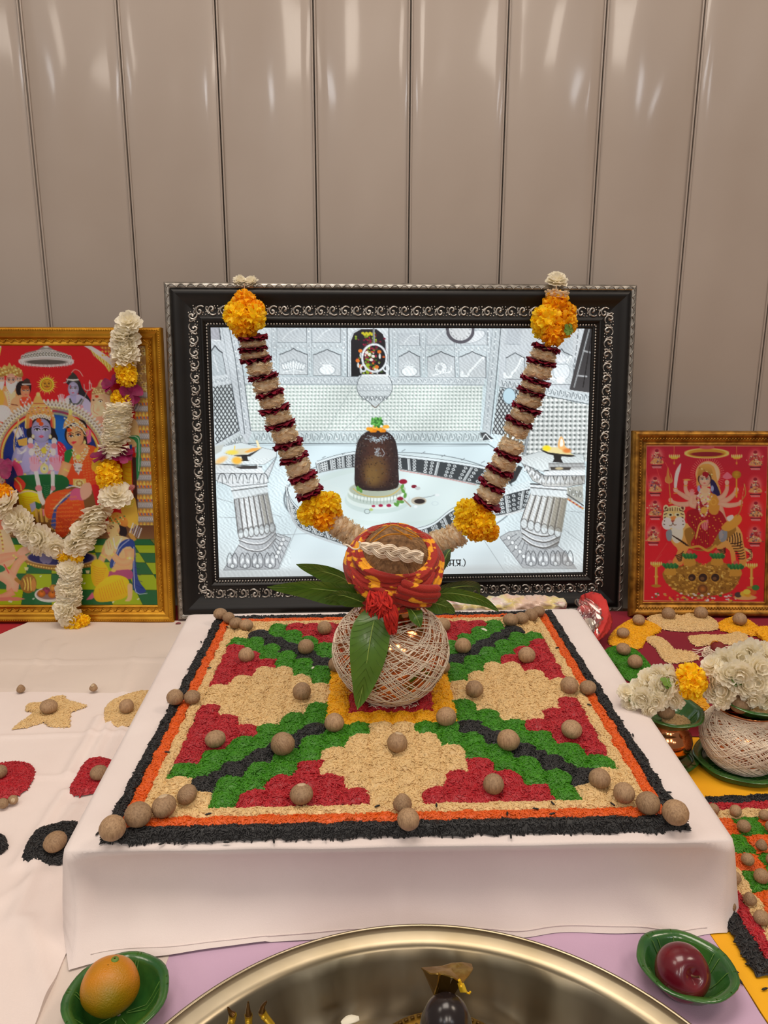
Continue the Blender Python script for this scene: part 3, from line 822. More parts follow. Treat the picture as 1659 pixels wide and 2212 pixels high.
    cv.line([(905, 1090), (930, 1086), (940, 1082)], 1.4, G); cv.ell(943, 1083, 5, 3, (226, 234, 236)); cv.ell(938, 1102, 7, 4, (200, 216, 220), w=1.2); cv.ell(788, 1119, 6, 5, (120, 132, 134), w=1.2); cv.ell(797, 1115, 4, 3, (180, 200, 120))
    # lamps on their pillars
    def pillar(mir):
        M = (lambda pts: pts) if not mir else mir
        return M
    L_ = lambda pts: [(440 + x / 4.608, 960 + y / 4.608) for x, y in pts]
    R_ = lambda pts: [(1000 + x / 5.53, 940 + y / 5.53) for x, y in pts]
    for Q, top, slab, cap, nk, sh, ring, plinth, n in (
        (L_, [(60, 80), (330, 20), (690, 110), (690, 165), (560, 250), (60, 240)], [(60, 240), (540, 270), (560, 340), (60, 335)], [(60, 335), (560, 340), (690, 170), (600, 400), (590, 440), (230, 475), (60, 400)],
         [(225, 470), (590, 430), (600, 540), (255, 600)], [(258, 580), (600, 530), (668, 880), (300, 950)], [(300, 930), (672, 860), (680, 1010), (620, 1100), (400, 1125), (320, 1070)], [(150, 1322), (310, 1060), (400, 1125), (620, 1095), (690, 950), (830, 1000), (700, 1312)], 7),
        (R_, [(690, 330), (960, 260), (1490, 300), (1510, 420), (1010, 520), (720, 400)], [(1000, 500), (1510, 450), (1510, 560), (1010, 560)], [(720, 380), (1010, 560), (1510, 560), (1500, 660), (1290, 700), (1010, 690), (860, 620)],
         [(835, 660), (1290, 690), (1280, 840), (830, 790)], [(835, 770), (1280, 830), (1200, 1260), (705, 1130)], [(705, 1130), (1205, 1230), (1160, 1420), (1000, 1470), (760, 1400), (700, 1230)], [(445, 1315), (560, 1250), (710, 1230), (760, 1400), (1000, 1470), (1150, 1420), (1240, 1500), (1385, 1712), (725, 1695)], 6)):
        top, slab, cap, nk, sh, ring, plinth = map(Q, (top, slab, cap, nk, sh, ring, plinth))
        dkR = Q is R_
        cv.poly(plinth, (204, 212, 216) if not dkR else (186, 192, 194), col2=(168, 172, 176)); cv.line(plinth + [plinth[0]], 1.3, (110, 112, 116))
        xs = [p[0] for p in plinth]; yb = plinth[0][1] if not dkR else plinth[-1][1]
        xa, xb = (plinth[0][0] + 6, plinth[-1][0] - 4) if not dkR else (plinth[-1][0] + 4, plinth[-2][0] - 6)
        cnt = 4
        for k in range(cnt):
            x = xa + (xb - xa) * (k + .5) / cnt; wd = (xb - xa) / cnt
            cv.line([(x - wd * .4, yb - 8), (x - wd * .42, yb - 26), (x - wd * .2, yb - 38), (x, yb - 30), (x + wd * .2, yb - 38), (x + wd * .42, yb - 26), (x + wd * .4, yb - 8), (x, yb - 4), (x - wd * .4, yb - 8)], 1.6, (84, 88, 92), smooth=4)
            cv.line([(x, yb - 30), (x, yb - 4)], 1.6, (96, 100, 104)); cv.ell(x, yb - 9, 4.4, 5, (222, 228, 230)); cv.ell(x, yb - 9, 4.4, 5, (90, 94, 98), w=1.2)
            cv.ell(x - wd * .22, yb - 20, 3, 6, (230, 236, 238), rot=.4); cv.ell(x + wd * .22, yb - 20, 3, 6, (230, 236, 238), rot=-.4)
        if not dkR: sd_ = L_([(700, 1290), (810, 1010), (690, 960), (640, 1090)])
        else: sd_ = R_([(730, 1680), (460, 1320), (640, 1260), (800, 1430)])
        for k in range(5):
            t = (k + .5) / 5
            a = np.array(sd_[0]) * (1 - t) + np.array(sd_[1]) * t; b_ = np.array(sd_[3]) * (1 - t) + np.array(sd_[2]) * t
            cv.line([a, a * .5 + b_ * .5 + [2, 0], b_], 1.4, (96, 100, 106)); cv.ell(*(a * .6 + b_ * .4), 4, 5, (230, 236, 238)); cv.ell(*(a * .6 + b_ * .4), 4, 5, (100, 104, 108), w=1)
        cv.poly(ring, (214, 222, 226), col2=(176, 180, 184)); cv.line(ring + [ring[0]], 1.2, (120, 124, 128))
        if not dkR:
            for a, b_ in ((975, 30), (1020, 40), (1075, 52)): cv.line(L_([(308, a), (420, a + b_), (560, a + b_ - 6), (675, a - 70)]), 2.2, (108, 108, 110), smooth=4); cv.line(L_([(308, a - 14), (420, a + b_ - 14), (560, a + b_ - 20), (675, a - 84)]), 1.8, (238, 242, 244), smooth=4)
        else:
            for a, b_ in ((1270, 40), (1330, 52), (1390, 60)): cv.line(R_([(720, a - 60), (850, a + b_ - 30), (1010, a + b_), (1170, a - 10)]), 2.6, (92, 90, 88), smooth=4); cv.line(R_([(720, a - 78), (850, a + b_ - 48), (1010, a + b_ - 18), (1170, a - 28)]), 2, (232, 236, 236), smooth=4)
        cv.poly(sh, (186, 190, 190) if not dkR else (176, 176, 168), col2=(214, 220, 222) if not dkR else (204, 204, 196))
        for k in range(n):
            t0, t1 = k / n, (k + 1) / n
            lerp = lambda a, b_, t: np.array(a) * (1 - t) + np.array(b_) * t
            a, b_, c, d = lerp(sh[0], sh[1], t0), lerp(sh[0], sh[1], t1), lerp(sh[3], sh[2], t1), lerp(sh[3], sh[2], t0)
            cv.line([lerp(a, b_, .5), lerp(d, c, .5)], 6, (228, 234, 236) if k < n - 2 else (190, 188, 178)); cv.line([a, d], 2.4, (88, 86, 86)); cv.line([lerp(a, b_, .14), lerp(d, c, .14)], 1.6, (236, 238, 238)); cv.line([lerp(a, b_, .86), lerp(d, c, .86)], 1.4, (140, 140, 138))
            m1, m2 = lerp(a, b_, .5), lerp(c, d, .5)
            cv.poly([a - [0, 4], m1 + [0, 5], b_ - [0, 4], b_ - [0, 9], a - [0, 9]], (222, 230, 232), smooth=3); cv.line([a, m1 + [0, 6], b_], 1.2, (120, 124, 126), smooth=3)
            cv.ell(m2[0], m2[1] + 2, abs(c[0] - d[0]) * .5, 11, (214, 222, 224)); cv.ell(m2[0], m2[1] + 2, abs(c[0] - d[0]) * .5, 11, (116, 116, 116), w=1.4)
        cv.poly(ring[:2] + ring[2:], (0, 0, 0), a=0)
        cv.poly(nk, (206, 216, 220), col2=(226, 234, 236)); cv.line([nk[0], nk[1]], 3, (60, 60, 62)); cv.line([lerp(nk[0], nk[3], .35), lerp(nk[1], nk[2], .35)], 2.4, (110, 112, 114)); cv.line([lerp(nk[0], nk[3], .2), lerp(nk[1], nk[2], .2)], 2.4, (240, 244, 246))
        cv.poly(cap, (200, 208, 212) if not dkR else (168, 170, 168), col2=(226, 232, 235) if not dkR else (206, 208, 206)); cv.line(cap + [cap[0]], 1.3, (100, 104, 108))
        if not dkR: seq = [L_([(90 + k * 105, 400), (190 + k * 105, 400)]) for k in range(5)]
        else: seq = [R_([(1030 + k * 115, 625), (1140 + k * 115, 620)]) for k in range(4)] + [R_([(760 + k * 60, 440 + k * 50), (830 + k * 60, 500 + k * 45)]) for k in range(4)]
        for (a, b_) in seq:
            x = (a[0] + b_[0]) / 2; y = (a[1] + b_[1]) / 2; wd = max(10, b_[0] - a[0])
            cv.line([(x - wd * .45, y + 7), (x - wd * .3, y - 9), (x, y - 13), (x + wd * .3, y - 9), (x + wd * .45, y + 7)], 1.8, (66, 70, 74), smooth=4); cv.ell(x, y - 2, wd * .15, 8, (232, 238, 240)); cv.line([(x, y - 10), (x, y + 9)], 1.4, (84, 88, 92)); cv.ell(x - wd * .28, y + 1, 2.6, 6, (228, 234, 236), rot=.5); cv.ell(x + wd * .28, y + 1, 2.6, 6, (228, 234, 236), rot=-.5)
        cv.poly(top, (214, 226, 228) if not dkR else (204, 212, 212), col2=(224, 234, 236)); cv.line(top + [top[0]], 1, (130, 136, 140))
        cv.poly(slab, (214, 222, 226), col2=(236, 242, 244)); cv.line([slab[0], slab[1]], 2.4, (80, 84, 86)); cv.line([slab[3], slab[2]], 1.6, (100, 104, 108))
    # flames and dishes
    cv.poly(L_([(75, 245), (330, 262), (330, 292), (75, 285)]), (220, 226, 226)); cv.poly(L_([(260, 268), (500, 255), (500, 290), (330, 292)]), (60, 58, 58)); cv.line(L_([(500, 230), (498, 300)]), 2, WH)
    cv.poly(L_([(160, 128), (300, 85), (540, 75), (480, 105), (390, 140), (250, 150)]), (226, 214, 176)); cv.poly(L_([(160, 130), (250, 152), (400, 145), (540, 80), (420, 165), (300, 165)]), (52, 46, 42)); cv.poly(L_([(330, 150), (390, 150), (400, 200), (420, 212), (320, 212), (340, 195)]), (40, 36, 36))
    cv.poly(L_([(360, 120), (440, 80), (540, 72), (480, 108), (400, 125)]), (240, 176, 84)); cv.poly(L_([(480, 0), (500, 0), (520, 60), (535, 78), (500, 80)]), (250, 236, 190)); cv.ell(*L_([(290, 205)])[0], 11, 8, (250, 190, 70), soft=5); cv.ell(*L_([(130, 200)])[0], 14, 6, (244, 200, 130), rot=-.5, soft=5); cv.ell(*L_([(240, 122)])[0], 12, 5, (240, 220, 90), soft=4); cv.line(L_([(262, 100), (268, 60)]), 3, (240, 214, 120)); cv.poly(L_([(60, 60), (160, 40), (130, 110), (60, 150)]), (190, 194, 188))
    cv.poly(R_([(1060, 400), (1500, 400), (1500, 440), (1060, 440)]), (120, 122, 122), col2=(200, 204, 204)); cv.poly(R_([(1060, 445), (1510, 440), (1510, 495), (1060, 495)]), (130, 130, 130), col2=(226, 232, 232)); cv.poly(R_([(1080, 450), (1340, 455), (1320, 492), (1090, 492)]), (66, 62, 58)); cv.ell(*R_([(1190, 470)])[0], 9, 3, (190, 176, 140))
    cv.poly(R_([(960, 240), (1080, 250), (1230, 250), (1400, 318), (1330, 330), (1130, 310), (1040, 285)]), (40, 36, 36)); cv.poly(R_([(990, 235), (1090, 205), (1230, 210), (1370, 305), (1210, 290), (1060, 270)]), (236, 220, 160)); cv.poly(R_([(1120, 300), (1225, 305), (1215, 350), (1240, 400), (1110, 390), (1130, 350)]), (36, 34, 34)); cv.ell(*R_([(1040, 218)])[0], 9, 6, (250, 226, 40), soft=4); cv.poly(R_([(1180, 210), (1190, 120), (1225, 70), (1262, 140), (1265, 190), (1340, 270), (1250, 250)]), (246, 190, 120), smooth=3); cv.poly(R_([(1205, 195), (1210, 130), (1225, 95), (1245, 140), (1240, 190)]), (255, 252, 240), smooth=3); cv.ell(*R_([(1290, 250)])[0], 9, 5, (226, 130, 60), soft=4)
    cv.poly(R_([(1280, 710), (1480, 680), (1480, 900), (1290, 850)]), (176, 178, 170)); scroll(*R_([(1300, 760)])[0], *R_([(1470, 800)])[0], 18, 4, (110, 112, 108)); cv.line(R_([(1280, 790), (1480, 930)]), 3, (90, 92, 92))
    for k in range(14): cv.ell(*R_([(1290 + k * 14, 850 + k * 9)])[0], 2.4, 2, [(200, 130, 110), (210, 160, 90), (150, 60, 60)][k % 3])
    # glare of the glass is left to the renderer
    # pillar modelling and the tooling of the silver sheets
    def tone(pts, col, a, n=10):
        for k in range(n): cv.poly([np.array(pts[0]) * (1 - k / n) + np.array(pts[1]) * k / n, pts[1], pts[2], np.array(pts[3]) * (1 - k / n) + np.array(pts[2]) * k / n], col, a=a / n * 1.6)
    tone(R_([(1010, 800), (1290, 840), (1210, 1260), (930, 1190)]), (120, 112, 96), .55); tone(L_([(420, 560), (600, 530), (668, 880), (480, 930)]), (110, 112, 112), .35); tone(L_([(330, 580), (255, 600), (300, 950), (370, 940)]), (96, 98, 100), .4); tone(R_([(1150, 600), (1500, 560), (1480, 680), (1150, 690)]), (110, 106, 98), .4)
    tone(R_([(1100, 1500), (1240, 1500), (1380, 1710), (1000, 1700)]), (110, 108, 106), .35); tone(R_([(1010, 1390), (1200, 1300), (1150, 1440), (1000, 1480)]), (96, 92, 86), .4); tone(L_([(560, 930), (680, 870), (680, 1010), (560, 1100)]), (120, 124, 126), .35)
    gx, gy = cv.X, cv.Y
    lum = cv.c.mean(1); sat = cv.c.max(1) - cv.c.min(1)
    eng = np.sin(gx * 1.31 + 2.2 * np.sin(gy * .53)) * np.sin(gy * 1.17 + 1.9 * np.sin(gx * .47)) + .6 * np.sin(gx * .63 - gy * .71 + 2 * np.sin(gy * .21))
    wall_ = ((gy < 966) | ((gy > 1000) & ((gx < 620) | (gx > 1090)))) & (lum > .55) & (sat < .12)
    cv.c[wall_] *= (1 + .075 * eng[wall_])[:, None]
    big = np.sin(gx * .021 + 1.3) * np.sin(gy * .031 + .4) + .5 * np.sin(gx * .05 + gy * .043)
    cv.c *= (1 + .035 * big)[:, None]
    cv.poly([(445, 1246), (1280, 1240), (1280, 1290), (445, 1290)], (176, 180, 180), a=.5, soft=12)
    return cv
# ------------------------------------------------------------------ print: enthroned couple with attendants
SK, LI = (226, 176, 140), (160, 156, 194)
GO, GD, RD = (206, 168, 92), (140, 104, 44), (178, 30, 34)
def face(cv, x, y, rx, ry, skin, rot=0.0, look=0.0, beard=False, mark=None, hair=None):
    sh = tuple(int(c * .82) for c in skin)
    if hair: cv.ell(x, y - ry * .12, rx * 1.22, ry * 1.08, hair, rot=rot)
    cv.ell(x, y, rx, ry, skin, rot=rot, col2=sh)
    cv.ell(x + rx * .62 * (1 if look <= 0 else -1), y + ry * .1, rx * .3, ry * .6, sh, a=.5, rot=rot, soft=3)
    for s in (-1, 1):
        ex, ey = x + (s * .42 + look * .18) * rx, y - ry * .08 + s * rot * rx * .4
        cv.ell(ex, ey, rx * .25, ry * .11, (236, 232, 232)); cv.ell(ex + look * rx * .05, ey, rx * .11, ry * .1, (30, 20, 24))
        cv.line([(ex - rx * .28, ey + ry * .01), (ex, ey - ry * .12), (ex + rx * .3, ey)], max(2.2, rx * .09), (34, 20, 24), smooth=3)
        cv.line([(ex - rx * .34, ey - ry * .2), (ex, ey - ry * .30), (ex + rx * .30, ey - ry * .22)], max(2.0, rx * .075), (40, 24, 26), smooth=3)
    nx = x + look * rx * .24
    cv.line([(nx, y - ry * .1), (nx - rx * .05, y + ry * .24), (nx + rx * .10, y + ry * .29)], max(1.6, rx * .05), sh, smooth=3)
    cv.poly([(nx - rx * .3, y + ry * .5), (nx - rx * .08, y + ry * .44), (nx, y + ry * .47), (nx + rx * .1, y + ry * .44), (nx + rx * .3, y + ry * .5), (nx, y + ry * .62)], (176, 56, 70))
    if beard: cv.poly([(x - rx, y + ry * .2), (x - rx * .5, y + ry * .42), (x, y + ry * .36), (x + rx * .5, y + ry * .42), (x + rx, y + ry * .2), (x + rx * .7, y + ry * 1.1), (x, y + ry * 1.9), (x - rx * .7, y + ry * 1.1)], (232, 228, 224), smooth=3)
    if mark: cv.ell(nx, y - ry * .55, rx * .24, ry * .17, mark)

def crown(cv, x, y, w_, h_, col=GO):
    cv.poly([(x - w_, y), (x - w_ * .95, y - h_ * .35), (x - w_ * .6, y - h_ * .55), (x - w_ * .3, y - h_ * .8), (x, y - h_), (x + w_ * .3, y - h_ * .8), (x + w_ * .6, y - h_ * .55), (x + w_ * .95, y - h_ * .35), (x + w_, y), (x, y - h_ * .12)], col, smooth=3, col2=GD)
    for k in range(-3, 4):
        cv.ell(x + k * w_ * .28, y - h_ * .2 - (3 - abs(k)) * h_ * .03, w_ * .11, h_ * .1, (226, 206, 150)); cv.ell(x + k * w_ * .28, y - h_ * .2 - (3 - abs(k)) * h_ * .03, w_ * .05, h_ * .05, (150, 40, 50) if k % 2 else (90, 110, 120))
    for k in range(-2, 3): cv.ell(x + k * w_ * .22, y - h_ * .48, w_ * .09, h_ * .08, (218, 186, 110))
    cv.line([(x - w_ * .9, y - h_ * .08), (x, y - h_ * .2), (x + w_ * .9, y - h_ * .08)], h_ * .05, (236, 214, 150), smooth=3)
    cv.ell(x, y - h_ * .74, w_ * .22, h_ * .08, (226, 190, 110)); cv.ell(x, y - h_ * .97, w_ * .12, h_ * .08, (200, 150, 80))

def beads(cv, pts, r, cols, step=None):
    p = catmull(np.array(pts, float), 12)
    d = np.r_[0, np.cumsum(np.linalg.norm(np.diff(p, axis=0), axis=1))]
    n = max(2, int(d[-1] / (step or r * 1.9)))
    for i in range(n):
        s = d[-1] * (i + .5) / n
        cv.ell(np.interp(s, d, p[:, 0]), np.interp(s, d, p[:, 1]), r, r, cols[i % len(cols)])

def limb(cv, pts, ws, skin):
    p = catmull(np.array(pts, float), 6)
    w_ = np.interp(np.linspace(0, 1, len(p)), np.linspace(0, 1, len(ws)), ws)
    t = np.gradient(p, axis=0); t /= np.linalg.norm(t, axis=1)[:, None] + 1e-9
    n = np.stack([-t[:, 1], t[:, 0]], 1)
    L_ = list(p + n * w_[:, None] / 2); R_ = list((p - n * w_[:, None] / 2)[::-1])
    cv.poly(L_ + R_, tuple(int(c * .84) for c in skin), col2=skin, shade='r')

def palm(cv, x, y, s, col=(226, 130, 140), flip=1):
    cv.ell(x, y, s * .42, s * .5, col)
    for k, l in enumerate((.82, .98, 1.0, .88)):
        a = (k - 1.5) * .16
        cv.line([(x + (k - 1.5) * s * .2, y - s * .2), (x + (k - 1.5) * s * .22 + a * s * .4, y - s * l)], s * .19, col); cv.line([(x + (k - 1.0) * s * .2, y - s * .3), (x + (k - 1.0) * s * .22, y - s * .8)], s * .03, (176, 84, 100))
    cv.line([(x + flip * s * .3, y + s * .1), (x + flip * s * .62, y - s * .32)], s * .19, col)

def folds(cv, a, b_, n, w_, col, bow=8):
    a, b_ = np.array(a, float), np.array(b_, float)
    for i in range(n):
        t = (i + .5) / n
        p, q = a[0] * (1 - t) + a[1] * t, b_[0] * (1 - t) + b_[1] * t
        m = (p + q) / 2 + np.array([0, bow])
        cv.line([p, m, q], w_, col, smooth=3, a=.8)

def art_durbar():
    cv = Canvas([(-108, 753), (316, 752), (338, 1311), (-62, 1314)], 300, 400)
    rs = np.random.RandomState(8)
    cv.T(0, 740, 5.027)
    A = cv
    cv.fill((176, 28, 34))
    # red backdrop, drapes and the arch
    A.poly([(-700, 40), (-130, 60), (40, 66), (0, 150), (-40, 330), (-160, 400), (-400, 500), (-700, 500)], (202, 196, 190)); A.poly([(-20, 90), (40, 80), (20, 170), (-20, 190)], (210, 180, 70))
    A.poly([(920, 55), (1010, 60), (1130, 130), (1250, 220), (1250, 290), (1190, 260), (1060, 160), (980, 90)], (206, 200, 198), col2=(170, 164, 162)); A.poly([(985, 85), (1050, 140), (1180, 235), (1240, 290), (1200, 345), (1160, 280), (1060, 185)], (206, 172, 74))
    for k in range(14): A.line([(1000 + k * 17, 105 + k * 13), (1030 + k * 15, 165 + k * 12)], 5, (240, 220, 150) if k % 2 else (150, 110, 40))
    A.poly([(1100, 50), (1420, 50), (1420, 240), (1260, 230), (1180, 120), (1105, 75)], (150, 84, 40)); 
    for k in range(16): A.ell(1130 + (k % 6) * 34, 80 + (k // 6) * 40, 11, 11, (204, 150, 60))
    A.poly([(1200, 130), (1260, 190), (1250, 300), (1225, 280)], (196, 192, 196))
    # pierced lamp column on the right (and its twin on the left)
    for X0, X1 in ((1480, 1720), (-560, -330)):
        A.poly([(X0, 40), (X1, 40), (X1, 3000), (X0, 3000)], (140, 112, 74))
        for k in range(26):
            y = 70 + k * 24; A.ell(X0 + 70 + 26 * math.sin(k * .8), y, 24, 15, (206, 170, 96) if k % 2 else (176, 156, 120), rot=.5 * math.sin(k)); A.ell(X0 + 125 - 20 * math.sin(k * .8), y + 8, 14, 10, (220, 196, 130)); A.ell(X0 + 70 + 26 * math.sin(k * .8), y, 10, 6, (96, 74, 46))
        for k in range(15):
            y = 560 + k * 150
            A.poly([(X0 - 10, y), (X1, y), (X1, y + 62), (X0 - 10, y + 62)], (150, 148, 150), col2=(120, 116, 116))
            for q in range(9): A.ell(X0 + 8 + q * 22, y + 30, 9, 20, (186, 184, 186)); A.ell(X0 + 8 + q * 22, y + 30, 4, 12, (110, 108, 112))
            for q in range(5):
                x = X0 + 12 + q * 38
                A.poly([(x, y + 66), (x + 16, y + 96), (x + 20, y + 130), (x, y + 146), (x - 20, y + 130), (x - 16, y + 96)], [(206, 156, 60), (198, 132, 52)][q % 2], smooth=3); A.ell(x - 7, y + 128, 8, 14, (196, 84, 40)); A.ell(x + 8, y + 128, 8, 14, (86, 88, 132)); A.ell(x, y + 100, 6, 12, (236, 200, 110))
    # canopy
    A.poly([(240, 225), (262, 185), (300, 140), (410, 112), (440, 100), (470, 80), (510, 62), (530, 62), (570, 80), (600, 100), (640, 115), (740, 145), (785, 185), (806, 228), (700, 250), (520, 258), (340, 250)], (126, 122, 116), smooth=3, col2=(150, 146, 142))
    A.ell(523, 232, 284, 52, (176, 170, 168)); A.ell(523, 238, 220, 26, (84, 78, 74)); A.ell(523, 232, 284, 52, (214, 208, 206), w=10)
    for k in range(40):
        a = PI * k / 39; x = 523 - 280 * math.cos(a); y = 232 + 44 * math.sin(a); A.line([(x, y - 8), (x, y + 22)], 5, (206, 198, 200) if k % 2 else (140, 130, 134))
    for k in range(17):
        t = k / 16; x = 270 + t * 506; y = 190 - 40 * math.sin(PI * t); A.ell(x, y, 19, 26, (78, 78, 70)); A.ell(x, y, 19, 26, (226, 222, 220), w=6); A.ell(x, y + 2, 7, 12, (190, 186, 180))
    A.line([(270, 208), (400, 186), (523, 182), (650, 186), (776, 208)], 12, (206, 202, 200), smooth=4); A.line([(420, 118), (523, 104), (630, 118)], 9, (206, 200, 198), smooth=4); A.ell(523, 72, 28, 12, (190, 184, 180)); A.ell(523, 58, 14, 14, (206, 200, 196))
    # sun
    for k in range(24):
        a = 2 * PI * k / 24; r = 116 if k % 2 else 100
        A.poly([(527 + 66 * math.cos(a - .11), 484 + 66 * math.sin(a - .11)), (527 + r * math.cos(a), 484 + r * math.sin(a)), (527 + 66 * math.cos(a + .11), 484 + 66 * math.sin(a + .11))], (238, 208, 70) if k % 2 else (246, 226, 120))
    A.ell(527, 484, 76, 76, (230, 182, 50)); A.ell(527, 484, 58, 58, (196, 142, 40)); A.ell(527, 484, 58, 58, (120, 80, 26), w=5); 
    for s in (-1, 1): A.ell(527 + s * 22, 474, 11, 6, (66, 40, 20)); A.line([(527 + s * 36, 462), (527 + s * 20, 456), (527 + s * 8, 462)], 4, (80, 48, 22))
    A.line([(527, 476), (522, 494), (532, 496)], 4, (130, 86, 30)); A.line([(498, 500), (514, 506), (527, 500), (540, 506), (556, 500)], 7, (70, 42, 20), smooth=3); A.ell(527, 514, 12, 4, (170, 60, 40))
    # the bearded sage with three heads
    A.poly([(-60, 540), (60, 500), (210, 520), (260, 620), (220, 760), (-60, 760)], (214, 140, 90), smooth=3); A.poly([(-60, 560), (40, 520), (70, 640), (40, 740), (-60, 740)], (226, 150, 60)); A.poly([(60, 560), (190, 560), (180, 720), (110, 730), (90, 640)], SK)
    for x in (36, 226): face(A, x, 430, 34, 62, (224, 172, 150), beard=True)
    A.poly([(8, 400), (2, 330), (40, 300), (70, 270), (100, 285), (124, 245), (150, 285), (176, 268), (205, 300), (256, 330), (262, 400), (130, 385)], (190, 160, 96), smooth=3, col2=GD)
    for k in range(34): A.ell(16 + (k * 37) % 238, 300 + (k * 23) % 88, 11, 10, [(222, 198, 130), (150, 116, 60), (206, 176, 100)][k % 3])
    face(A, 140, 438, 56, 74, (226, 170, 148), beard=True); A.poly([(84, 440), (110, 470), (140, 462), (172, 470), (196, 440), (190, 520), (150, 578), (130, 576), (92, 520)], (234, 230, 228), smooth=3); A.line([(112, 444), (132, 446)], 5, (60, 40, 40)); A.line([(150, 446), (172, 444)], 5, (60, 40, 40)); A.ell(140, 470, 14, 6, (190, 90, 84))
    beads(A, [(84, 540), (110, 600), (120, 720)], 6, [(230, 210, 190), (190, 120, 110)])
    # small attendant
    A.poly([(190, 520), (230, 450), (345, 460), (350, 560), (300, 620), (210, 600)], (30, 20, 22), smooth=3); A.poly([(140, 660), (230, 600), (330, 600), (360, 690), (330, 760), (150, 780)], (226, 150, 110), smooth=3); A.poly([(230, 640), (330, 620), (360, 720), (270, 770)], (190, 70, 40), smooth=3)
    face(A, 292, 556, 50, 66, (226, 150, 110), look=.5); A.poly([(262, 480), (350, 478), (340, 430), (310, 415), (280, 432)], (60, 44, 40)); A.line([(262, 482), (350, 480)], 12, (210, 206, 200)); A.poly([(244, 500), (340, 500), (330, 530), (260, 540)], (150, 70, 40)); beads(A, [(240, 640), (280, 690), (330, 620)], 9, [(230, 226, 220), (200, 120, 130)]); A.line([(140, 700), (210, 712)], 9, (90, 50, 34))
    # blue ascetic with the trident
    A.poly([(740, 470), (760, 420), (870, 430), (910, 520), (990, 640), (1000, 700), (880, 690), (860, 560)], (36, 34, 40), smooth=3); A.poly([(720, 700), (740, 610), (830, 590), (900, 600), (1000, 680), (1010, 800), (860, 840), (740, 780)], (166, 160, 190), smooth=3); A.line([(810, 590), (806, 660)], 70, (150, 146, 180))
    face(A, 812, 530, 58, 80, (172, 168, 200), look=-.3); A.poly([(750, 460), (756, 405), (790, 370), (800, 345), (830, 365), (862, 410), (862, 470), (800, 440)], (52, 50, 46), smooth=3); A.line([(756, 428), (810, 434), (862, 428)], 18, (216, 212, 204)); A.line([(796, 350), (830, 318), (880, 336), (914, 388)], 8, (216, 160, 150), smooth=4); A.line([(742, 420), (746, 450), (708, 466)], 7, (206, 200, 200), smooth=3); A.line([(780, 490), (784, 516)], 6, (180, 40, 40))
    A.line([(775, 640), (800, 690), (860, 690), (900, 640)], 18, (64, 70, 60), smooth=4); A.line([(760, 660), (800, 730), (870, 726), (920, 650)], 14, (74, 82, 70), smooth=4); A.poly([(722, 640), (762, 620), (770, 700), (730, 720)], (214, 210, 208)); palm(A, 680, 660, 70, (226, 164, 168), 1)
    A.line([(968, 540), (900, 700)], 8, (150, 140, 130)); A.line([(930, 480), (934, 530), (968, 545), (1002, 530), (1008, 470)], 9, (176, 160, 156), smooth=4); A.line([(985, 540), (990, 440)], 9, (186, 170, 166)); A.poly([(978, 470), (990, 428), (1002, 470)], (196, 180, 176))
    # elephant headed figure
    A.poly([(1010, 600), (1030, 560), (1160, 560), (1240, 640), (1240, 960), (1100, 980), (1000, 820)], (222, 160, 130), smooth=3); A.ell(1090, 680, 90, 110, (230, 180, 148), col2=(206, 150, 118)); A.line([(1040, 720), (1030, 780), (1080, 800), (1130, 770), (1120, 740)], 54, (226, 176, 146), smooth=5); A.line([(1034, 700), (1026, 770), (1076, 806)], 6, (180, 120, 92), smooth=4)
    A.poly([(1010, 590), (1030, 530), (1070, 500), (1086, 460), (1120, 425), (1150, 460), (1166, 500), (1220, 540), (1220, 600), (1110, 570)], (170, 136, 96), smooth=3, col2=(140, 104, 66)); 
    for k in range(20): A.ell(1020 + (k * 41) % 190, 520 + (k * 17) % 64, 10, 9, (214, 184, 130))
    for q in range(4): A.ell(1122, 440 + q * 18, 26 - abs(q - 2) * 3 + q * 4, 8, (196, 160, 104))
    A.ell(1064, 610, 20, 14, (170, 60, 30)); A.ell(1104, 664, 16, 10, (240, 236, 230)); A.ell(1104, 664, 8, 9, (30, 20, 20)); A.line([(1080, 650), (1104, 642), (1130, 656)], 6, (60, 30, 24), smooth=3); A.ell(1030, 650, 10, 9, (40, 26, 24)); palm(A, 884, 770, 64, (226, 140, 140)); palm(A, 976, 850, 64, (220, 120, 130)); A.poly([(1010, 870), (1130, 830), (1200, 960), (1060, 1010)], (214, 140, 120), smooth=3)
    # white haired attendant at the left
    A.ell(40, 800, 100, 92, (224, 218, 220), col2=(190, 182, 188)); 
    for k in range(9): A.line([(-40 + k * 18, 720), (-20 + k * 18, 800), (-30 + k * 18, 884)], 3, (176, 168, 176), smooth=3)
    A.ell(180, 780, 46, 50, (214, 160, 130), a=.9); A.ell(180, 780, 30, 32, (196, 140, 90), w=8); A.poly([(-60, 880), (40, 890), (20, 1000), (-60, 1020)], (206, 120, 96))
    # throne back
    th = [(560 + 640 * math.cos(a) * .93, 1270 + 560 * math.sin(a)) for a in np.linspace(PI * .86, PI * 2.14, 40)]
    A.line(th, 96, (150, 134, 112)); A.line(th, 20, (196, 160, 96))
    for k in range(64):
        a = PI * (.84 + 1.32 * k / 63); x, y = 560 + 600 * math.cos(a), 1270 + 566 * math.sin(a)
        A.ell(x, y, 20, 30, (206, 198, 186), rot=a + PI / 2); A.ell(x, y, 9, 16, (130, 116, 110), rot=a + PI / 2); A.ell(x * .96 + 24, y * .96 + 52, 10, 10, (222, 198, 130)); A.ell(560 + 655 * math.cos(a), 1270 + 610 * math.sin(a), 11, 18, (226, 214, 196), rot=a + PI / 2)
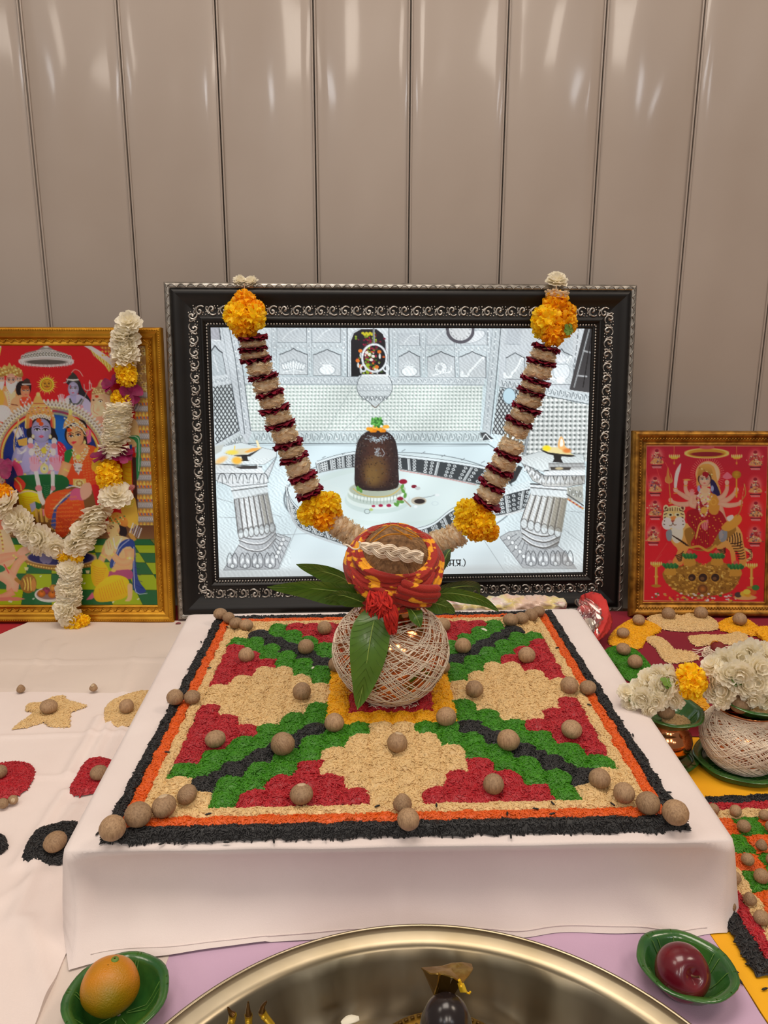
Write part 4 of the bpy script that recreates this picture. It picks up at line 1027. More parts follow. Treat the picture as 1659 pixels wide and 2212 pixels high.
    A.ell(560, 1270, 525, 475, (22, 70, 160), col2=(26, 40, 110)); A.ell(560, 1270, 525, 475, (200, 164, 84), w=22); A.ell(560, 1270, 512, 462, (110, 80, 40), w=5)
    A.ell(650, 1000, 130, 220, (20, 110, 186), a=.7, soft=24)
    # seated prince
    A.poly([(300, 1000), (370, 900), (560, 900), (620, 1010), (640, 1090), (560, 1080), (350, 1080)], (30, 22, 28), smooth=3)
    A.poly([(150, 980), (236, 950), (270, 1020), (200, 1080)], (196, 200, 226)); 
    for k in range(5): A.line([(160 + k * 24, 985 - k * 8), (190 + k * 22, 1050)], 10, (226, 224, 236) if k % 2 else (150, 130, 150))
    A.poly([(200, 1090), (310, 1060), (310, 1160), (220, 1150)], (186, 150, 70)); A.line([(214, 860), (206, 960), (170, 1080), (168, 1240)], 13, (200, 160, 96), smooth=4); A.line([(214, 860), (226, 940), (180, 1160)], 4, (230, 214, 180), smooth=4)
    A.poly([(240, 1170), (380, 1130), (540, 1120), (690, 1170), (720, 1300), (700, 1560), (230, 1560), (200, 1400), (190, 1250)], LI, smooth=4, col2=(146, 142, 184)); A.line([(462, 1060), (462, 1150)], 150, (146, 142, 182)); A.ell(462, 1120, 110, 40, (140, 136, 176), a=.6, soft=6)
    face(A, 462, 985, 106, 132, (164, 160, 198), mark=(196, 76, 26), hair=(30, 24, 30)); A.poly([(440, 1040), (462, 1032), (486, 1040), (462, 1056)], (190, 90, 120))
    A.poly([(290, 960), (292, 840), (340, 740), (372, 690), (388, 640), (410, 600), (432, 575), (456, 600), (474, 640), (500, 690), (560, 740), (608, 840), (612, 960), (570, 940), (560, 880), (470, 820), (370, 880), (340, 950)], (206, 164, 96), smooth=3, col2=(170, 120, 60)); A.poly([(330, 960), (340, 860), (372, 830), (362, 940)], (176, 60, 50)); A.poly([(588, 960), (580, 860), (556, 840), (566, 940)], (176, 60, 50))
    for k in range(70):
        x = 306 + (k * 53) % 300; y = 720 + (k * 31) % 130
        if abs(x - 458) < 60 + (y - 700) * .9: A.ell(x, y, 10, 10, [(230, 206, 150), (150, 110, 60), (196, 190, 170), (160, 50, 50)][k % 4])
    for k in range(7): A.ell(370 + k * 30, 850 - 26 * math.sin(PI * k / 6), 16, 22, (220, 210, 180)); A.ell(370 + k * 30, 850 - 26 * math.sin(PI * k / 6), 7, 10, (140, 120, 130))
    A.line([(384, 690), (500, 690)], 9, (150, 50, 50)); A.line([(372, 720), (520, 720)], 8, (230, 200, 130)); A.ell(432, 590, 22, 24, (214, 178, 110)); beads(A, [(296, 850), (292, 960)], 7, [(236, 200, 120)]); beads(A, [(606, 850), (610, 960)], 7, [(236, 200, 120)])
    A.ell(437, 875, 28, 24, (196, 76, 20))
    for x in (372, 560): A.ell(x, 1050, 15, 22, (230, 200, 120)); A.ell(x, 1050, 8, 12, (250, 236, 200))
    for ax, s in ((345, 1), (600, -1)):      # flower garland over the shoulders
        for k, (dx, dy) in enumerate(((0, 1100), (0, 1150), (10 * s, 1220), (24 * s, 1300), (28 * s, 1380), (40 * s, 1450))): A.ell(ax + dx, dy, 32 if k % 2 else 28, 38 if k % 2 == 0 else 30, (232, 228, 226) if k % 2 == 0 else (206, 120, 130)); 
    A.poly([(640, 1100), (720, 1160), (740, 1300), (700, 1450), (660, 1400), (640, 1220)], (190, 30, 60), smooth=3)
    for k in range(30): A.ell(650 + (k * 29) % 74, 1130 + (k * 47) % 300, 4, 4, (236, 180, 170))
    for pts, w_ in ([(400, 1120), (462, 1200), (530, 1120)], 9), ([(390, 1150), (470, 1270), (550, 1150)], 7), ([(380, 1180), (480, 1350), (570, 1180)], 9), ([(400, 1130), (470, 1240), (530, 1140)], 5): beads(A, pts, w_, [(222, 196, 120), (240, 236, 226), (150, 116, 60)])
    A.ell(488, 1200, 28, 34, (214, 176, 60)); A.ell(492, 1400, 46, 54, (206, 180, 120)); A.ell(492, 1400, 24, 28, (240, 220, 170)); A.ell(492, 1400, 12, 14, (110, 130, 140))
    limb(A, [(236, 1180), (190, 1330), (200, 1480), (330, 1470)], [110, 110, 100, 70], LI); limb(A, [(330, 1500), (376, 1420)], [80, 70], LI); palm(A, 384, 1380, 112, (222, 150, 168), 1); palm(A, 630, 1370, 112, (224, 140, 160), -1)
    A.poly([(150, 1330), (190, 1300), (260, 1420), (240, 1500), (130, 1480), (130, 1400)], (206, 70, 110), smooth=3); beads(A, [(170, 1290), (210, 1330), (250, 1320)], 12, [(220, 180, 90), (240, 220, 160)]); beads(A, [(280, 1450), (290, 1500)], 12, [(220, 180, 90)])
    for k in range(4): A.line([(200, 1180 + k * 18), (250, 1220 + k * 6), (300, 1170 + k * 10)], 4, (226, 222, 236), smooth=3)
    # seated consort
    A.poly([(860, 870), (930, 880), (960, 960), (980, 1130), (1080, 1180), (1000, 1200), (900, 1120), (880, 1000)], (28, 20, 24), smooth=3); A.poly([(940, 960), (1000, 980), (1000, 1100), (960, 1130)], (206, 90, 130)); A.poly([(720, 1280), (800, 1170), (960, 1140), (1070, 1180), (1090, 1340), (1060, 1560), (720, 1560), (700, 1400)], (206, 84, 34), smooth=4, col2=(180, 60, 26)); A.poly([(800, 1160), (880, 1130), (960, 1140), (960, 1240), (850, 1330)], (226, 150, 104), smooth=3); A.poly([(710, 1230), (760, 1190), (810, 1200), (760, 1330), (720, 1400)], (30, 110, 50), smooth=3); A.poly([(1040, 1180), (1100, 1200), (1080, 1420), (1000, 1400), (1020, 1280)], (190, 160, 40), smooth=3)
    A.line([(880, 1080), (880, 1170)], 110, (214, 140, 96)); face(A, 826, 1046, 92, 116, (228, 166, 116), rot=-.18, look=-.25, hair=(30, 20, 22)); A.poly([(780, 1112), (812, 1104), (840, 1112), (808, 1132)], (186, 40, 56)); A.ell(766, 976, 28, 24, (200, 70, 20)); A.ell(772, 1020, 9, 9, (176, 20, 30))
    A.poly([(704, 960), (712, 890), (746, 840), (766, 770), (790, 760), (800, 820), (860, 860), (930, 920), (950, 1000), (900, 960), (820, 900), (760, 920)], (204, 166, 100), smooth=3, col2=(180, 130, 70))
    for k in range(40): A.ell(716 + (k * 43) % 220, 850 + (k * 29) % 100 + ((k * 43) % 220) * .2, 9, 9, [(236, 216, 160), (160, 120, 66), (190, 190, 180)][k % 3])
    A.ell(778, 780, 18, 34, (220, 186, 110)); A.line([(700, 960), (790, 910), (900, 960), (940, 1020)], 10, (236, 220, 190), smooth=4); A.ell(930, 1110, 14, 20, (230, 200, 120)); A.ell(940, 1000, 30, 40, (190, 150, 90), w=8)
    for pts, w_ in ([(800, 1180), (860, 1260), (960, 1150)], 8), ([(790, 1210), (860, 1320), (980, 1170)], 6), ([(800, 1240), (850, 1380), (970, 1200)], 7): beads(A, pts, w_, [(226, 206, 150), (236, 232, 226), (160, 120, 70)])
    A.ell(858, 1270, 24, 26, (220, 186, 80)); A.poly([(800, 1350), (850, 1330), (910, 1350), (860, 1470)], (190, 184, 176)); 
    for k in range(12): A.ell(820 + (k * 23) % 76, 1360 + (k * 17) % 70, 10, 10, (226, 220, 206) if k % 2 else (130, 120, 116))
    for k in range(60): A.ell(900 + (k * 37) % 160, 1210 + (k * 53) % 330, 8, 6, (226, 130, 60), w=2.4)
    limb(A, [(740, 1330), (690, 1460), (640, 1520)], [110, 100, 70], (226, 160, 112)); beads(A, [(700, 1400), (760, 1430)], 10, [(220, 180, 90)])
    # standing figure behind the garland
    A.poly([(1380, 1060), (1440, 860), (1500, 900), (1520, 1100), (1440, 1160)], (214, 160, 116), smooth=3); A.poly([(1380, 1150), (1440, 1130), (1440, 1280), (1370, 1280)], (30, 70, 150)); A.poly([(1330, 1270), (1430, 1270), (1440, 1760), (1340, 1760)], (222, 156, 30)); folds(A, [(1340, 1290), (1340, 1700)], [(1430, 1310), (1430, 1740)], 9, 6, (170, 104, 20), 14); A.poly([(1400, 1050), (1480, 1030), (1530, 1080), (1530, 1380), (1490, 1520), (1470, 1400), (1490, 1120)], (40, 120, 72), smooth=3); A.line([(1420, 1040), (1490, 1050), (1516, 1120), (1510, 1420)], 8, (180, 200, 180), smooth=4); A.poly([(1440, 1270), (1480, 1270), (1500, 1900), (1450, 1900)], (60, 28, 22))
    for k in range(4): A.line([(1470 + k * 18, 690), (1440 + k * 16, 760)], 9, (206, 206, 216) if k % 2 else (120, 120, 140))

    # ------- lower half
    cv.T(0, 1020, 5.027); B = cv
    B.poly([(-700, 700), (1720, 700), (1760, 1500), (-700, 1500)], (30, 92, 52))
    rowsY = [700, 752, 818, 902, 1005, 1135, 1305, 1480]
    for r in range(7):
        y0, y1 = rowsY[r], rowsY[r + 1]
        for c in range(-9, 9):
            f0, f1 = .62 + .38 * (y0 - 700) / 780, .62 + .38 * (y1 - 700) / 780
            q = 330
            if (r + c) % 2 == 0:
                B.poly([(560 + c * q * f0, y0), (560 + (c + 1) * q * f0, y0), (560 + (c + 1) * q * f1, y1), (560 + c * q * f1, y1)], (140, 158, 22) if y0 > 800 else (104, 104, 40))
    for y in rowsY[1:-1]: B.line([(-600, y), (1740, y)], 3, (20, 34, 20))
    for c in range(-9, 10): B.line([(560 + c * 330 * .62, 700), (560 + c * 330, 1480)], 3, (20, 34, 20))
    B.poly([(-700, 600), (1720, 600), (1720, 750), (-700, 740)], (92, 56, 36), col2=(116, 84, 50))
    # throne seat and stool
    B.poly([(120, 180), (1000, 180), (1120, 720), (60, 720)], (110, 76, 40)); 
    for k in range(26): B.ell(90 + k * 40, 640 + (k % 2) * 16, 18, 18, (176, 146, 70)); B.ell(80 + k * 41, 700, 13, 13, (222, 206, 160), w=5)
    B.poly([(60, -100), (150, -40), (230, 170), (200, 250), (80, 160)], (34, 36, 110), smooth=3); B.poly([(1280, 180), (1440, 160), (1460, 200), (1320, 330), (1200, 420), (1180, 330)], (196, 130, 130), smooth=3); 
    for k in range(14): B.line([(1250 + k * 14, 330 - k * 11), (1280 + k * 14, 350 - k * 11)], 5, (150, 60, 70))
    B.ell(660, 1000, 380, 88, (120, 90, 46)); B.poly([(285, 960), (1040, 960), (1040, 1010), (980, 1060), (660, 1112), (380, 1070), (290, 1020)], (150, 112, 54), col2=(120, 86, 40)); B.ell(662, 960, 372, 84, (26, 40, 104), col2=(34, 32, 90)); B.ell(662, 960, 372, 84, (170, 150, 120), w=7)
    for k in range(26): B.ell(310 + k * 28, 1030 + 52 * math.sin(PI * k / 25), 10, 9, (206, 170, 90))
    for x, y in ((290, 1085), (950, 1115)): B.poly([(x - 24, y - 20), (x + 24, y - 20), (x + 14, y + 14), (x - 14, y + 14)], (200, 180, 140))
    # prince: dhoti, sash, legs
    B.poly([(160, 100), (330, 60), (680, 60), (760, 160), (640, 240), (440, 260), (240, 250)], (24, 92, 44), smooth=3, col2=(20, 78, 40)); B.poly([(210, 260), (320, 220), (430, 270), (440, 420), (380, 520), (250, 470)], (222, 186, 30), smooth=3, col2=(206, 160, 20)); folds(B, [(230, 280), (300, 470)], [(420, 280), (400, 500)], 8, 5, (170, 130, 20), 14); B.line([(220, 262), (320, 236), (430, 262)], 16, (180, 170, 150), smooth=3)
    B.poly([(200, 80), (290, 160), (230, 250), (160, 180)], (196, 60, 50), smooth=3); beads(B, [(170, 100), (230, 170), (240, 230)], 9, [(220, 180, 90)])
    limb(B, [(400, 20), (426, 160), (450, 300), (490, 380)], [44, 46, 50, 54], (232, 228, 228)); limb(B, [(580, 20), (580, 190), (540, 260)], [44, 40, 36], (232, 228, 228)); B.ell(430, 205, 38, 34, (206, 120, 130)); B.ell(580, 205, 30, 28, (206, 120, 130)); B.poly([(470, 150), (560, 150), (540, 300), (500, 320), (470, 240)], (20, 84, 44), smooth=3); folds(B, [(480, 160), (500, 300)], [(550, 160), (530, 300)], 6, 4, (90, 140, 90), 10)
    B.poly([(330, 380), (390, 350), (410, 420), (350, 470)], (150, 150, 190)); B.poly([(390, 350), (460, 380), (450, 440), (400, 430)], (30, 96, 50)); B.ell(470, 470, 34, 40, (206, 110, 140))
    for x in (400, 450, 500): B.line([(x, 440), (x + 14, 560)], 34, (190, 156, 80)); B.line([(x + 12, 440), (x + 26, 560)], 6, (120, 90, 40))
    # consort: orange sari over the knees
    B.poly([(490, 420), (520, 300), (640, 230), (800, 220), (900, 300), (920, 480), (820, 560), (720, 720), (620, 720), (600, 560), (510, 520)], (190, 78, 30), smooth=4, col2=(176, 66, 26)); B.poly([(600, 560), (620, 440), (720, 350), (830, 330), (920, 400), (900, 500), (800, 560), (730, 690), (640, 740), (600, 640)], (186, 74, 28), smooth=4, col2=(160, 52, 22)); B.poly([(560, 600), (600, 420), (690, 310), (800, 220), (820, 250), (700, 350), (620, 440), (610, 640)], (46, 70, 140), smooth=3); B.line([(590, 430), (700, 310), (790, 240)], 14, (200, 186, 150), smooth=4); B.poly([(780, 240), (830, 200), (900, 230), (920, 330), (840, 330), (760, 330)], (176, 84, 120), smooth=3)
    for k in range(150):
        x, y = 520 + (k * 67) % 380, 250 + (k * 41) % 450
        if (x - 720) ** 2 / 190 ** 2 + (y - 480) ** 2 / 230 ** 2 < 1: B.ell(x, y, 9, 6, (222, 130, 50), w=2.4, rot=k)
    for k in range(9): B.line([(630 + k * 9, 520 + k * 20), (700 + k * 5, 545 + k * 18), (790 - k * 8, 520 + k * 18)], 4, (130, 40, 18), smooth=3)
    B.poly([(800, 100), (940, 100), (950, 190), (860, 200), (800, 180)], (190, 160, 90)); B.ell(868, 150, 50, 44, (206, 186, 130)); 
    for k in range(8): B.ell(868 + 30 * math.cos(k * .8), 150 + 26 * math.sin(k * .8), 11, 11, (150, 120, 70))
    B.line([(730, 200), (800, 180), (900, 200)], 12, (210, 206, 206), smooth=3); B.poly([(880, 190), (980, 140), (1000, 260), (900, 330)], (206, 150, 130), smooth=3)
    for k in range(4): B.ell(470 + k * 22, 950 + (k % 2) * 20, 34, 60, (110, 106, 140), rot=.3); B.ell(560 + k * 10, 900, 30, 60, (120, 112, 140), rot=.3)
    # kneeling prince at the right
    B.poly([(1310, 300), (1380, 250), (1460, 300), (1480, 360), (1500, 560), (1420, 640), (1330, 520)], (190, 156, 60), smooth=3); 
    for k in range(8): B.ell(1390 + 46 * math.cos(k * .785), 345 + 46 * math.sin(k * .785), 24, 24, (214, 184, 70)); B.ell(1390 + 46 * math.cos(k * .785), 345 + 46 * math.sin(k * .785), 12, 12, (140, 104, 34), w=4)
    B.poly([(1420, 640), (1480, 760), (1440, 780), (1390, 700)], (170, 130, 60))
    for k in range(5): B.line([(1446 + k * 22, 580 + k * 14), (1410 + k * 22, 680 + k * 14)], 12, (220, 220, 226) if k % 2 == 0 else (130, 126, 140))
    B.poly([(1240, 560), (1340, 580), (1380, 680), (1350, 740), (1300, 700), (1260, 620)], (34, 22, 26), smooth=3)
    B.poly([(1160, 600), (1200, 560), (1280, 580), (1300, 660), (1260, 720), (1200, 740), (1176, 700), (1160, 660)], (226, 168, 120), smooth=3); B.line([(1190, 618), (1215, 610), (1236, 622)], 8, (40, 22, 20), smooth=3); B.ell(1206, 634, 11, 7, (40, 24, 24)); B.line([(1170, 690), (1192, 686)], 7, (180, 50, 60)); B.ell(1284, 660, 13, 24, (214, 150, 104)); B.ell(1282, 706, 8, 12, (240, 210, 130))
    B.poly([(1180, 560), (1190, 500), (1260, 460), (1340, 490), (1390, 560), (1370, 620), (1300, 600), (1250, 570)], (200, 156, 70), smooth=3, col2=(170, 110, 46)); 
    for k in range(24): B.ell(1196 + (k * 31) % 170, 500 + (k * 19) % 90, 9, 9, [(226, 196, 120), (190, 100, 40), (60, 120, 70)][k % 3])
    B.poly([(1100, 900), (1180, 740), (1330, 720), (1440, 780), (1470, 900), (1430, 1080), (1240, 1110), (1190, 1000)], (226, 174, 130), smooth=4, col2=(210, 150, 104)); beads(B, [(1200, 760), (1240, 820), (1300, 760)], 9, [(220, 190, 110)]); beads(B, [(1230, 740), (1260, 860), (1320, 740)], 7, [(230, 220, 200)])
    B.poly([(1260, 900), (1300, 800), (1390, 750), (1460, 790), (1470, 1000), (1500, 1200), (1580, 1320), (1460, 1330), (1430, 1150), (1440, 860), (1330, 860), (1230, 1050), (1190, 1060), (1200, 980)], (40, 62, 130), smooth=3); B.line([(1230, 1040), (1290, 860), (1400, 760)], 9, (150, 160, 190), smooth=3); B.line([(1450, 840), (1450, 1100), (1470, 1330), (1590, 1340)], 7, (160, 170, 196), smooth=3); folds(B, [(1450, 900), (1470, 1280)], [(1470, 900), (1560, 1320)], 6, 5, (24, 40, 96), 4)
    limb(B, [(1400, 860), (1400, 980), (1300, 1000), (1200, 890)], [110, 90, 80, 60], (224, 170, 126)); limb(B, [(1080, 1020), (1130, 920), (1170, 850)], [76, 70, 60], (224, 170, 126)); B.poly([(1140, 900), (1140, 790), (1170, 756), (1200, 770), (1230, 860), (1220, 910), (1180, 930)], (232, 178, 140), smooth=3); B.line([(1160, 770), (1180, 860)], 4, (176, 116, 86)); B.line([(1184, 770), (1206, 860)], 4, (176, 116, 86)); beads(B, [(1090, 920), (1150, 960)], 11, [(220, 180, 90)]); beads(B, [(1200, 940), (1240, 910)], 11, [(220, 180, 90)]); beads(B, [(1370, 960), (1440, 960)], 12, [(220, 180, 90), (240, 220, 160)])
    B.poly([(1180, 1110), (1300, 1090), (1420, 1090), (1430, 1180), (1300, 1190), (1150, 1180)], (150, 70, 110), smooth=3)
    B.poly([(985, 1060), (1010, 990), (1080, 980), (1150, 1040), (1180, 1130), (1110, 1250), (1030, 1270), (990, 1180)], (222, 172, 26), smooth=4, col2=(206, 150, 16)); folds(B, [(1000, 1030), (1040, 1250)], [(1150, 1060), (1110, 1230)], 8, 5, (160, 110, 14), 16)
    B.poly([(1010, 1340), (1060, 1250), (1200, 1150), (1340, 1160), (1400, 1230), (1370, 1370), (1250, 1420), (1080, 1440), (1020, 1400)], (226, 178, 26), smooth=4, col2=(206, 150, 16)); folds(B, [(1060, 1300), (1330, 1180)], [(1090, 1430), (1380, 1330)], 11, 6, (166, 116, 16), 4); B.poly([(930, 1420), (1000, 1330), (1020, 1390), (990, 1410)], (176, 90, 120)); B.poly([(1380, 1250), (1430, 1250), (1420, 1410), (1350, 1425), (1380, 1380)], (222, 160, 120), smooth=3); B.ell(1230, 1095, 26, 18, (210, 170, 80))
    # monkey devotee, mace and fruit
    B.poly([(-200, 640), (40, 640), (130, 760), (180, 960), (60, 1080), (-200, 1080)], (226, 176, 146), smooth=4, col2=(206, 150, 120)); B.poly([(-120, 480), (60, 520), (70, 640), (-100, 660)], (196, 120, 96), smooth=3); beads(B, [(0, 660), (30, 780), (40, 900)], 11, [(214, 180, 100), (150, 110, 60)])
    limb(B, [(-100, 1010), (60, 960), (190, 930), (330, 870)], [110, 90, 70, 60], (222, 160, 130)); limb(B, [(120, 1180), (200, 1020), (290, 950)], [90, 80, 60], (222, 164, 132)); B.poly([(190, 900), (260, 840), (350, 850), (350, 880), (240, 940)], (222, 150, 130), smooth=3); limb(B, [(-200, 1130), (0, 1130), (130, 1220), (130, 1330)], [150, 160, 150, 120], (226, 166, 136)); limb(B, [(150, 1330), (20, 1390), (-200, 1400)], [90, 60, 60], (210, 150, 120)); B.poly([(-100, 1400), (180, 1390), (280, 1410), (200, 1430), (-100, 1440)], (176, 110, 96)); beads(B, [(140, 930), (190, 970)], 12, [(214, 180, 100)]); B.poly([(-200, 1030), (0, 1040), (60, 1100), (-60, 1140), (-200, 1120)], (40, 110, 70), smooth=3); B.line([(50, 1040), (100, 1130)], 14, (190, 80, 70))
    B.line([(180, 1200), (230, 1240)], 40, (150, 110, 46)); B.ell(310, 1245, 88, 104, (186, 140, 60), rot=.15, col2=(130, 90, 34)); 
    for k in range(9): B.line([(240 + k * 18, 1170 + abs(k - 4) * 8), (262 + k * 15, 1250), (250 + k * 18, 1325 - abs(k - 4) * 6)], 9, (226, 190, 90) if k % 2 else (120, 84, 34), smooth=3)
    B.ell(366, 1260, 26, 70, (170, 120, 60))
    B.ell(530, 1365, 145, 76, (180, 172, 168)); B.ell(530, 1350, 140, 64, (120, 96, 96)); B.ell(530, 1365, 145, 76, (216, 208, 204), w=9)
    for x, y, c in ((500, 1320, (150, 60, 90)), (580, 1290, (206, 146, 60)), (630, 1320, (160, 60, 84)), (450, 1352, (200, 110, 30)), (565, 1360, (206, 116, 30)), (640, 1360, (206, 120, 40))): B.ell(x, y, 44, 40, c, col2=tuple(int(v * .7) for v in c)); B.ell(x + 6, y - 20, 7, 5, (60, 50, 20))
    for k in range(16): B.ell(440 + k * 13, 1420 + 10 * math.sin(k * .2), 5, 5, (226, 220, 216))
    for x, y in ((440, 1165), (912, 1240), (360, 1412), (1490, 1406), (1220, 1440), (100, 1440), (120, 1444)): B.ell(x, y, 9, 7, (206, 206, 200)); B.ell(x + 10, y - 8, 5, 5, (214, 214, 206))
    return cv

# ------------------------------------------------------------------ print: goddess riding a tiger
def art_goddess():
    cv = Canvas([(1385, 959), (1643, 960), (1635, 1303), (1380, 1306)], 210, 280)
    rs = np.random.RandomState(5)
    cv.T(1280, 920, 4.377); D = cv
    cv.fill((196, 32, 44))
    D.poly([(430, 160), (1600, 160), (1600, 700), (430, 700)], (168, 34, 58), col2=(190, 32, 46)); D.ell(1450, 1000, 380, 420, (220, 36, 36), a=.5, soft=70); D.ell(700, 1450, 320, 260, (206, 40, 56), a=.5, soft=60)
    D.line([(462, 178), (1588, 178), (1560, 1675), (444, 1680), (462, 178)], 7, (206, 160, 110))
    # halo and crown umbrella
    D.ell(1024, 250, 196, 46, (186, 146, 50)); D.ell(1024, 258, 150, 22, (132, 30, 42)); D.ell(1024, 250, 196, 46, (226, 196, 110), w=8); D.ell(1024, 195, 70, 16, (178, 70, 84), a=.8); D.line([(960, 190), (1090, 190)], 5, (206, 130, 130))
    for k in range(46):
        a = 2 * PI * k / 46; D.line([(1030 + 122 * math.cos(a), 460 + 136 * math.sin(a)), (1030 + 156 * math.cos(a), 460 + 174 * math.sin(a))], 3.4, (220, 140, 130))
    D.ell(1035, 450, 112, 122, (226, 196, 170), col2=(216, 176, 140)); D.ell(1035, 450, 112, 122, (206, 160, 100), w=5)
    for x, s in ((722, 1), (1300, 1)):
        D.line([(x, 178), (x, 350)], 4, (206, 160, 80)); D.poly([(x - 48, 280), (x + 48, 280), (x + 26, 306), (x - 26, 306)], (206, 166, 60)); 
        for q in range(6): D.ell(x - 44 + q * 18, 276, 6, 15, (246, 226, 130))
        D.ell(x, 345, 8, 14, (200, 140, 60))
    # eight little panels of attendant figures
    for (x, y) in ((560, 285), (545, 555), (545, 785), (530, 1035), (1472, 300), (1472, 560), (1478, 790), (1470, 1035)):
        D.ell(x, y, 66, 92, (206, 96, 96), a=.55, soft=9); D.ell(x, y, 52, 76, (206, 140, 130), a=.6, soft=6)
        c2 = [(150, 30, 46), (206, 170, 120), (226, 200, 170), (120, 70, 60), (170, 130, 130), (70, 70, 110)]
        D.ell(x, y - 46, 17, 20, (226, 186, 150)); D.ell(x, y - 60, 18, 16, (140, 26, 50)); D.poly([(x - 30, y - 24), (x + 30, y - 24), (x + 44, y + 50), (x - 44, y + 50)], (170, 60, 60), smooth=3); D.poly([(x - 50, y + 40), (x - 10, y + 10), (x + 50, y + 30), (x + 56, y + 66), (x - 54, y + 66)], (196, 150, 96), smooth=3)
        for k in range(44): D.ell(x + rs.normal(0, 26), y + rs.uniform(-30, 66), rs.uniform(3, 8), rs.uniform(3, 8), c2[rs.randint(6)])
        D.line([(x - 46, y + 84), (x + 48, y + 84)], 9, (66, 24, 34))
        for k in range(7): D.line([(x - 38 + k * 12, y + 100), (x - 32 + k * 12, y + 108)], 6, (206, 170, 170))
        D.line([(x - 42, y + 96), (x + 42, y + 96)], 4, (206, 170, 170))
    for a, b_ in (((640, 340), (700, 470)), ((460, 400), (490, 640)), ((600, 960), (570, 1080)), ((660, 1120), (520, 1340)), ((610, 1230), (490, 1370)), ((560, 400), (610, 560)), ((500, 880), (476, 950))): D.line([a, b_], 6, (226, 90, 80), a=.65)
    # tiger
    T_ = (222, 166, 96)
    D.line([(1380, 1170), (1432, 1200), (1436, 1250), (1400, 1280)], 26, (226, 180, 120), smooth=4)
    for k in range(7): D.line([(1408 + (k % 3) * 14, 1170 + k * 17), (1442, 1180 + k * 16)], 7, (50, 30, 22))
    D.poly([(680, 960), (800, 920), (1000, 960), (1180, 960), (1290, 940), (1350, 1010), (1366, 1110), (1390, 1220), (1390, 1340), (1330, 1330), (1330, 1230), (1290, 1190), (1300, 1320), (1260, 1310), (1240, 1190), (1180, 1160), (1200, 1240), (1130, 1250), (1120, 1160), (1000, 1180), (860, 1170), (800, 1330), (700, 1320), (760, 1190), (700, 1110)], T_, smooth=3, col2=(206, 140, 66)); D.poly([(700, 980), (800, 960), (800, 1080), (740, 1120), (700, 1060)], (238, 220, 190), smooth=3)
    for a, b_ in [((700 + k * 22, 1040 + k * 16), (770 + k * 16, 1080 + k * 10)) for k in range(7)] + [((1200 + k * 26, 990 + k * 6), (1216 + k * 24, 1090 + k * 12)) for k in range(6)] + [((1250 + k * 12, 1120 + k * 24), (1350 + k * 5, 1100 + k * 26)) for k in range(7)] + [((740 + k * 6, 1240 + k * 12), (810 - k * 4, 1200 + k * 20)) for k in range(5)] + [((1130 + k * 10, 1180 + k * 12), (1200, 1160 + k * 14)) for k in range(4)]:
        D.line([a, ((a[0] + b_[0]) / 2 + 8, (a[1] + b_[1]) / 2 + 6), b_], 9, (46, 28, 22), smooth=3)
    for x, y in ((648, 782), (800, 778)): D.ell(x, y, 26, 34, (230, 200, 160)); D.ell(x, y + 4, 14, 20, (90, 50, 40))
    D.ell(722, 862, 104, 106, T_, col2=(232, 196, 150)); D.ell(660, 930, 50, 60, (240, 226, 206)); D.ell(775, 926, 54, 62, (240, 226, 206)); D.ell(718, 930, 50, 44, (240, 224, 200)); D.ell(690, 850, 26, 20, (238, 214, 176)); D.ell(752, 846, 26, 20, (238, 214, 176))
    for s in (-1, 1):
        for k in range(5): D.line([(720 + s * (58 + k * 9), 800 + k * 34), (720 + s * (92 - k * 2), 812 + k * 32)], 8, (40, 26, 22))
        for k in range(3): D.line([(720 + s * (14 + k * 20), 776 + k * 4), (720 + s * (12 + k * 22), 806)], 7, (46, 28, 22))
        D.ell(720 + s * 34 + 4, 846, 13, 10, (60, 46, 24)); D.ell(720 + s * 34 + 4, 846, 5, 7, (10, 10, 10))
    D.poly([(690, 862), (742, 858), (726, 908), (700, 908)], (200, 130, 70)); D.poly([(692, 900), (730, 896), (712, 926)], (150, 70, 66)); D.line([(712, 926), (700, 948), (680, 950)], 6, (70, 40, 36), smooth=3); D.line([(712, 926), (726, 944), (744, 942)], 6, (70, 40, 36), smooth=3)
    # saddle cloth, sari
    D.poly([(820, 1000), (900, 960), (1140, 960), (1240, 900), (1300, 990), (1170, 1110), (1030, 1190), (900, 1180), (850, 1120)], (150, 110, 44), smooth=3); D.poly([(650, 1010), (700, 990), (700, 1090), (660, 1090)], (130, 140, 150), smooth=3); D.poly([(1140, 980), (1210, 980), (1210, 1080), (1150, 1100)], (130, 136, 146), smooth=3)
    limb(D, [(1130, 720), (1160, 800), (1190, 880), (1240, 880)], [54, 52, 46, 36], (226, 176, 150))
    D.poly([(840, 830), (900, 790), (1120, 790), (1200, 880), (1210, 960), (1130, 1030), (1060, 1150), (930, 1180), (880, 1120), (920, 1020), (850, 930)], (150, 20, 36), smooth=4, col2=(170, 22, 36)); D.poly([(980, 930), (1040, 890), (1030, 990), (990, 980)], (226, 120, 130), smooth=3); D.poly([(1160, 960), (1300, 840), (1350, 870), (1330, 930), (1230, 1000)], (196, 150, 60), smooth=3)
    for k in range(44): D.ell(870 + (k * 61) % 310, 850 + (k * 37) % 290, 6, 6, (222, 160, 60))
    for k in range(8): D.line([(880 + k * 22, 880 + k * 6), (900 + k * 20, 980), (930 + k * 16, 1150)], 4, (96, 10, 22), smooth=3, a=.7)
    D.line([(880, 1160), (960, 1150), (1040, 1190), (1110, 1140)], 22, (190, 150, 60), smooth=4); D.line([(930, 1060), (960, 940), (1010, 900)], 15, (206, 166, 80), smooth=3)
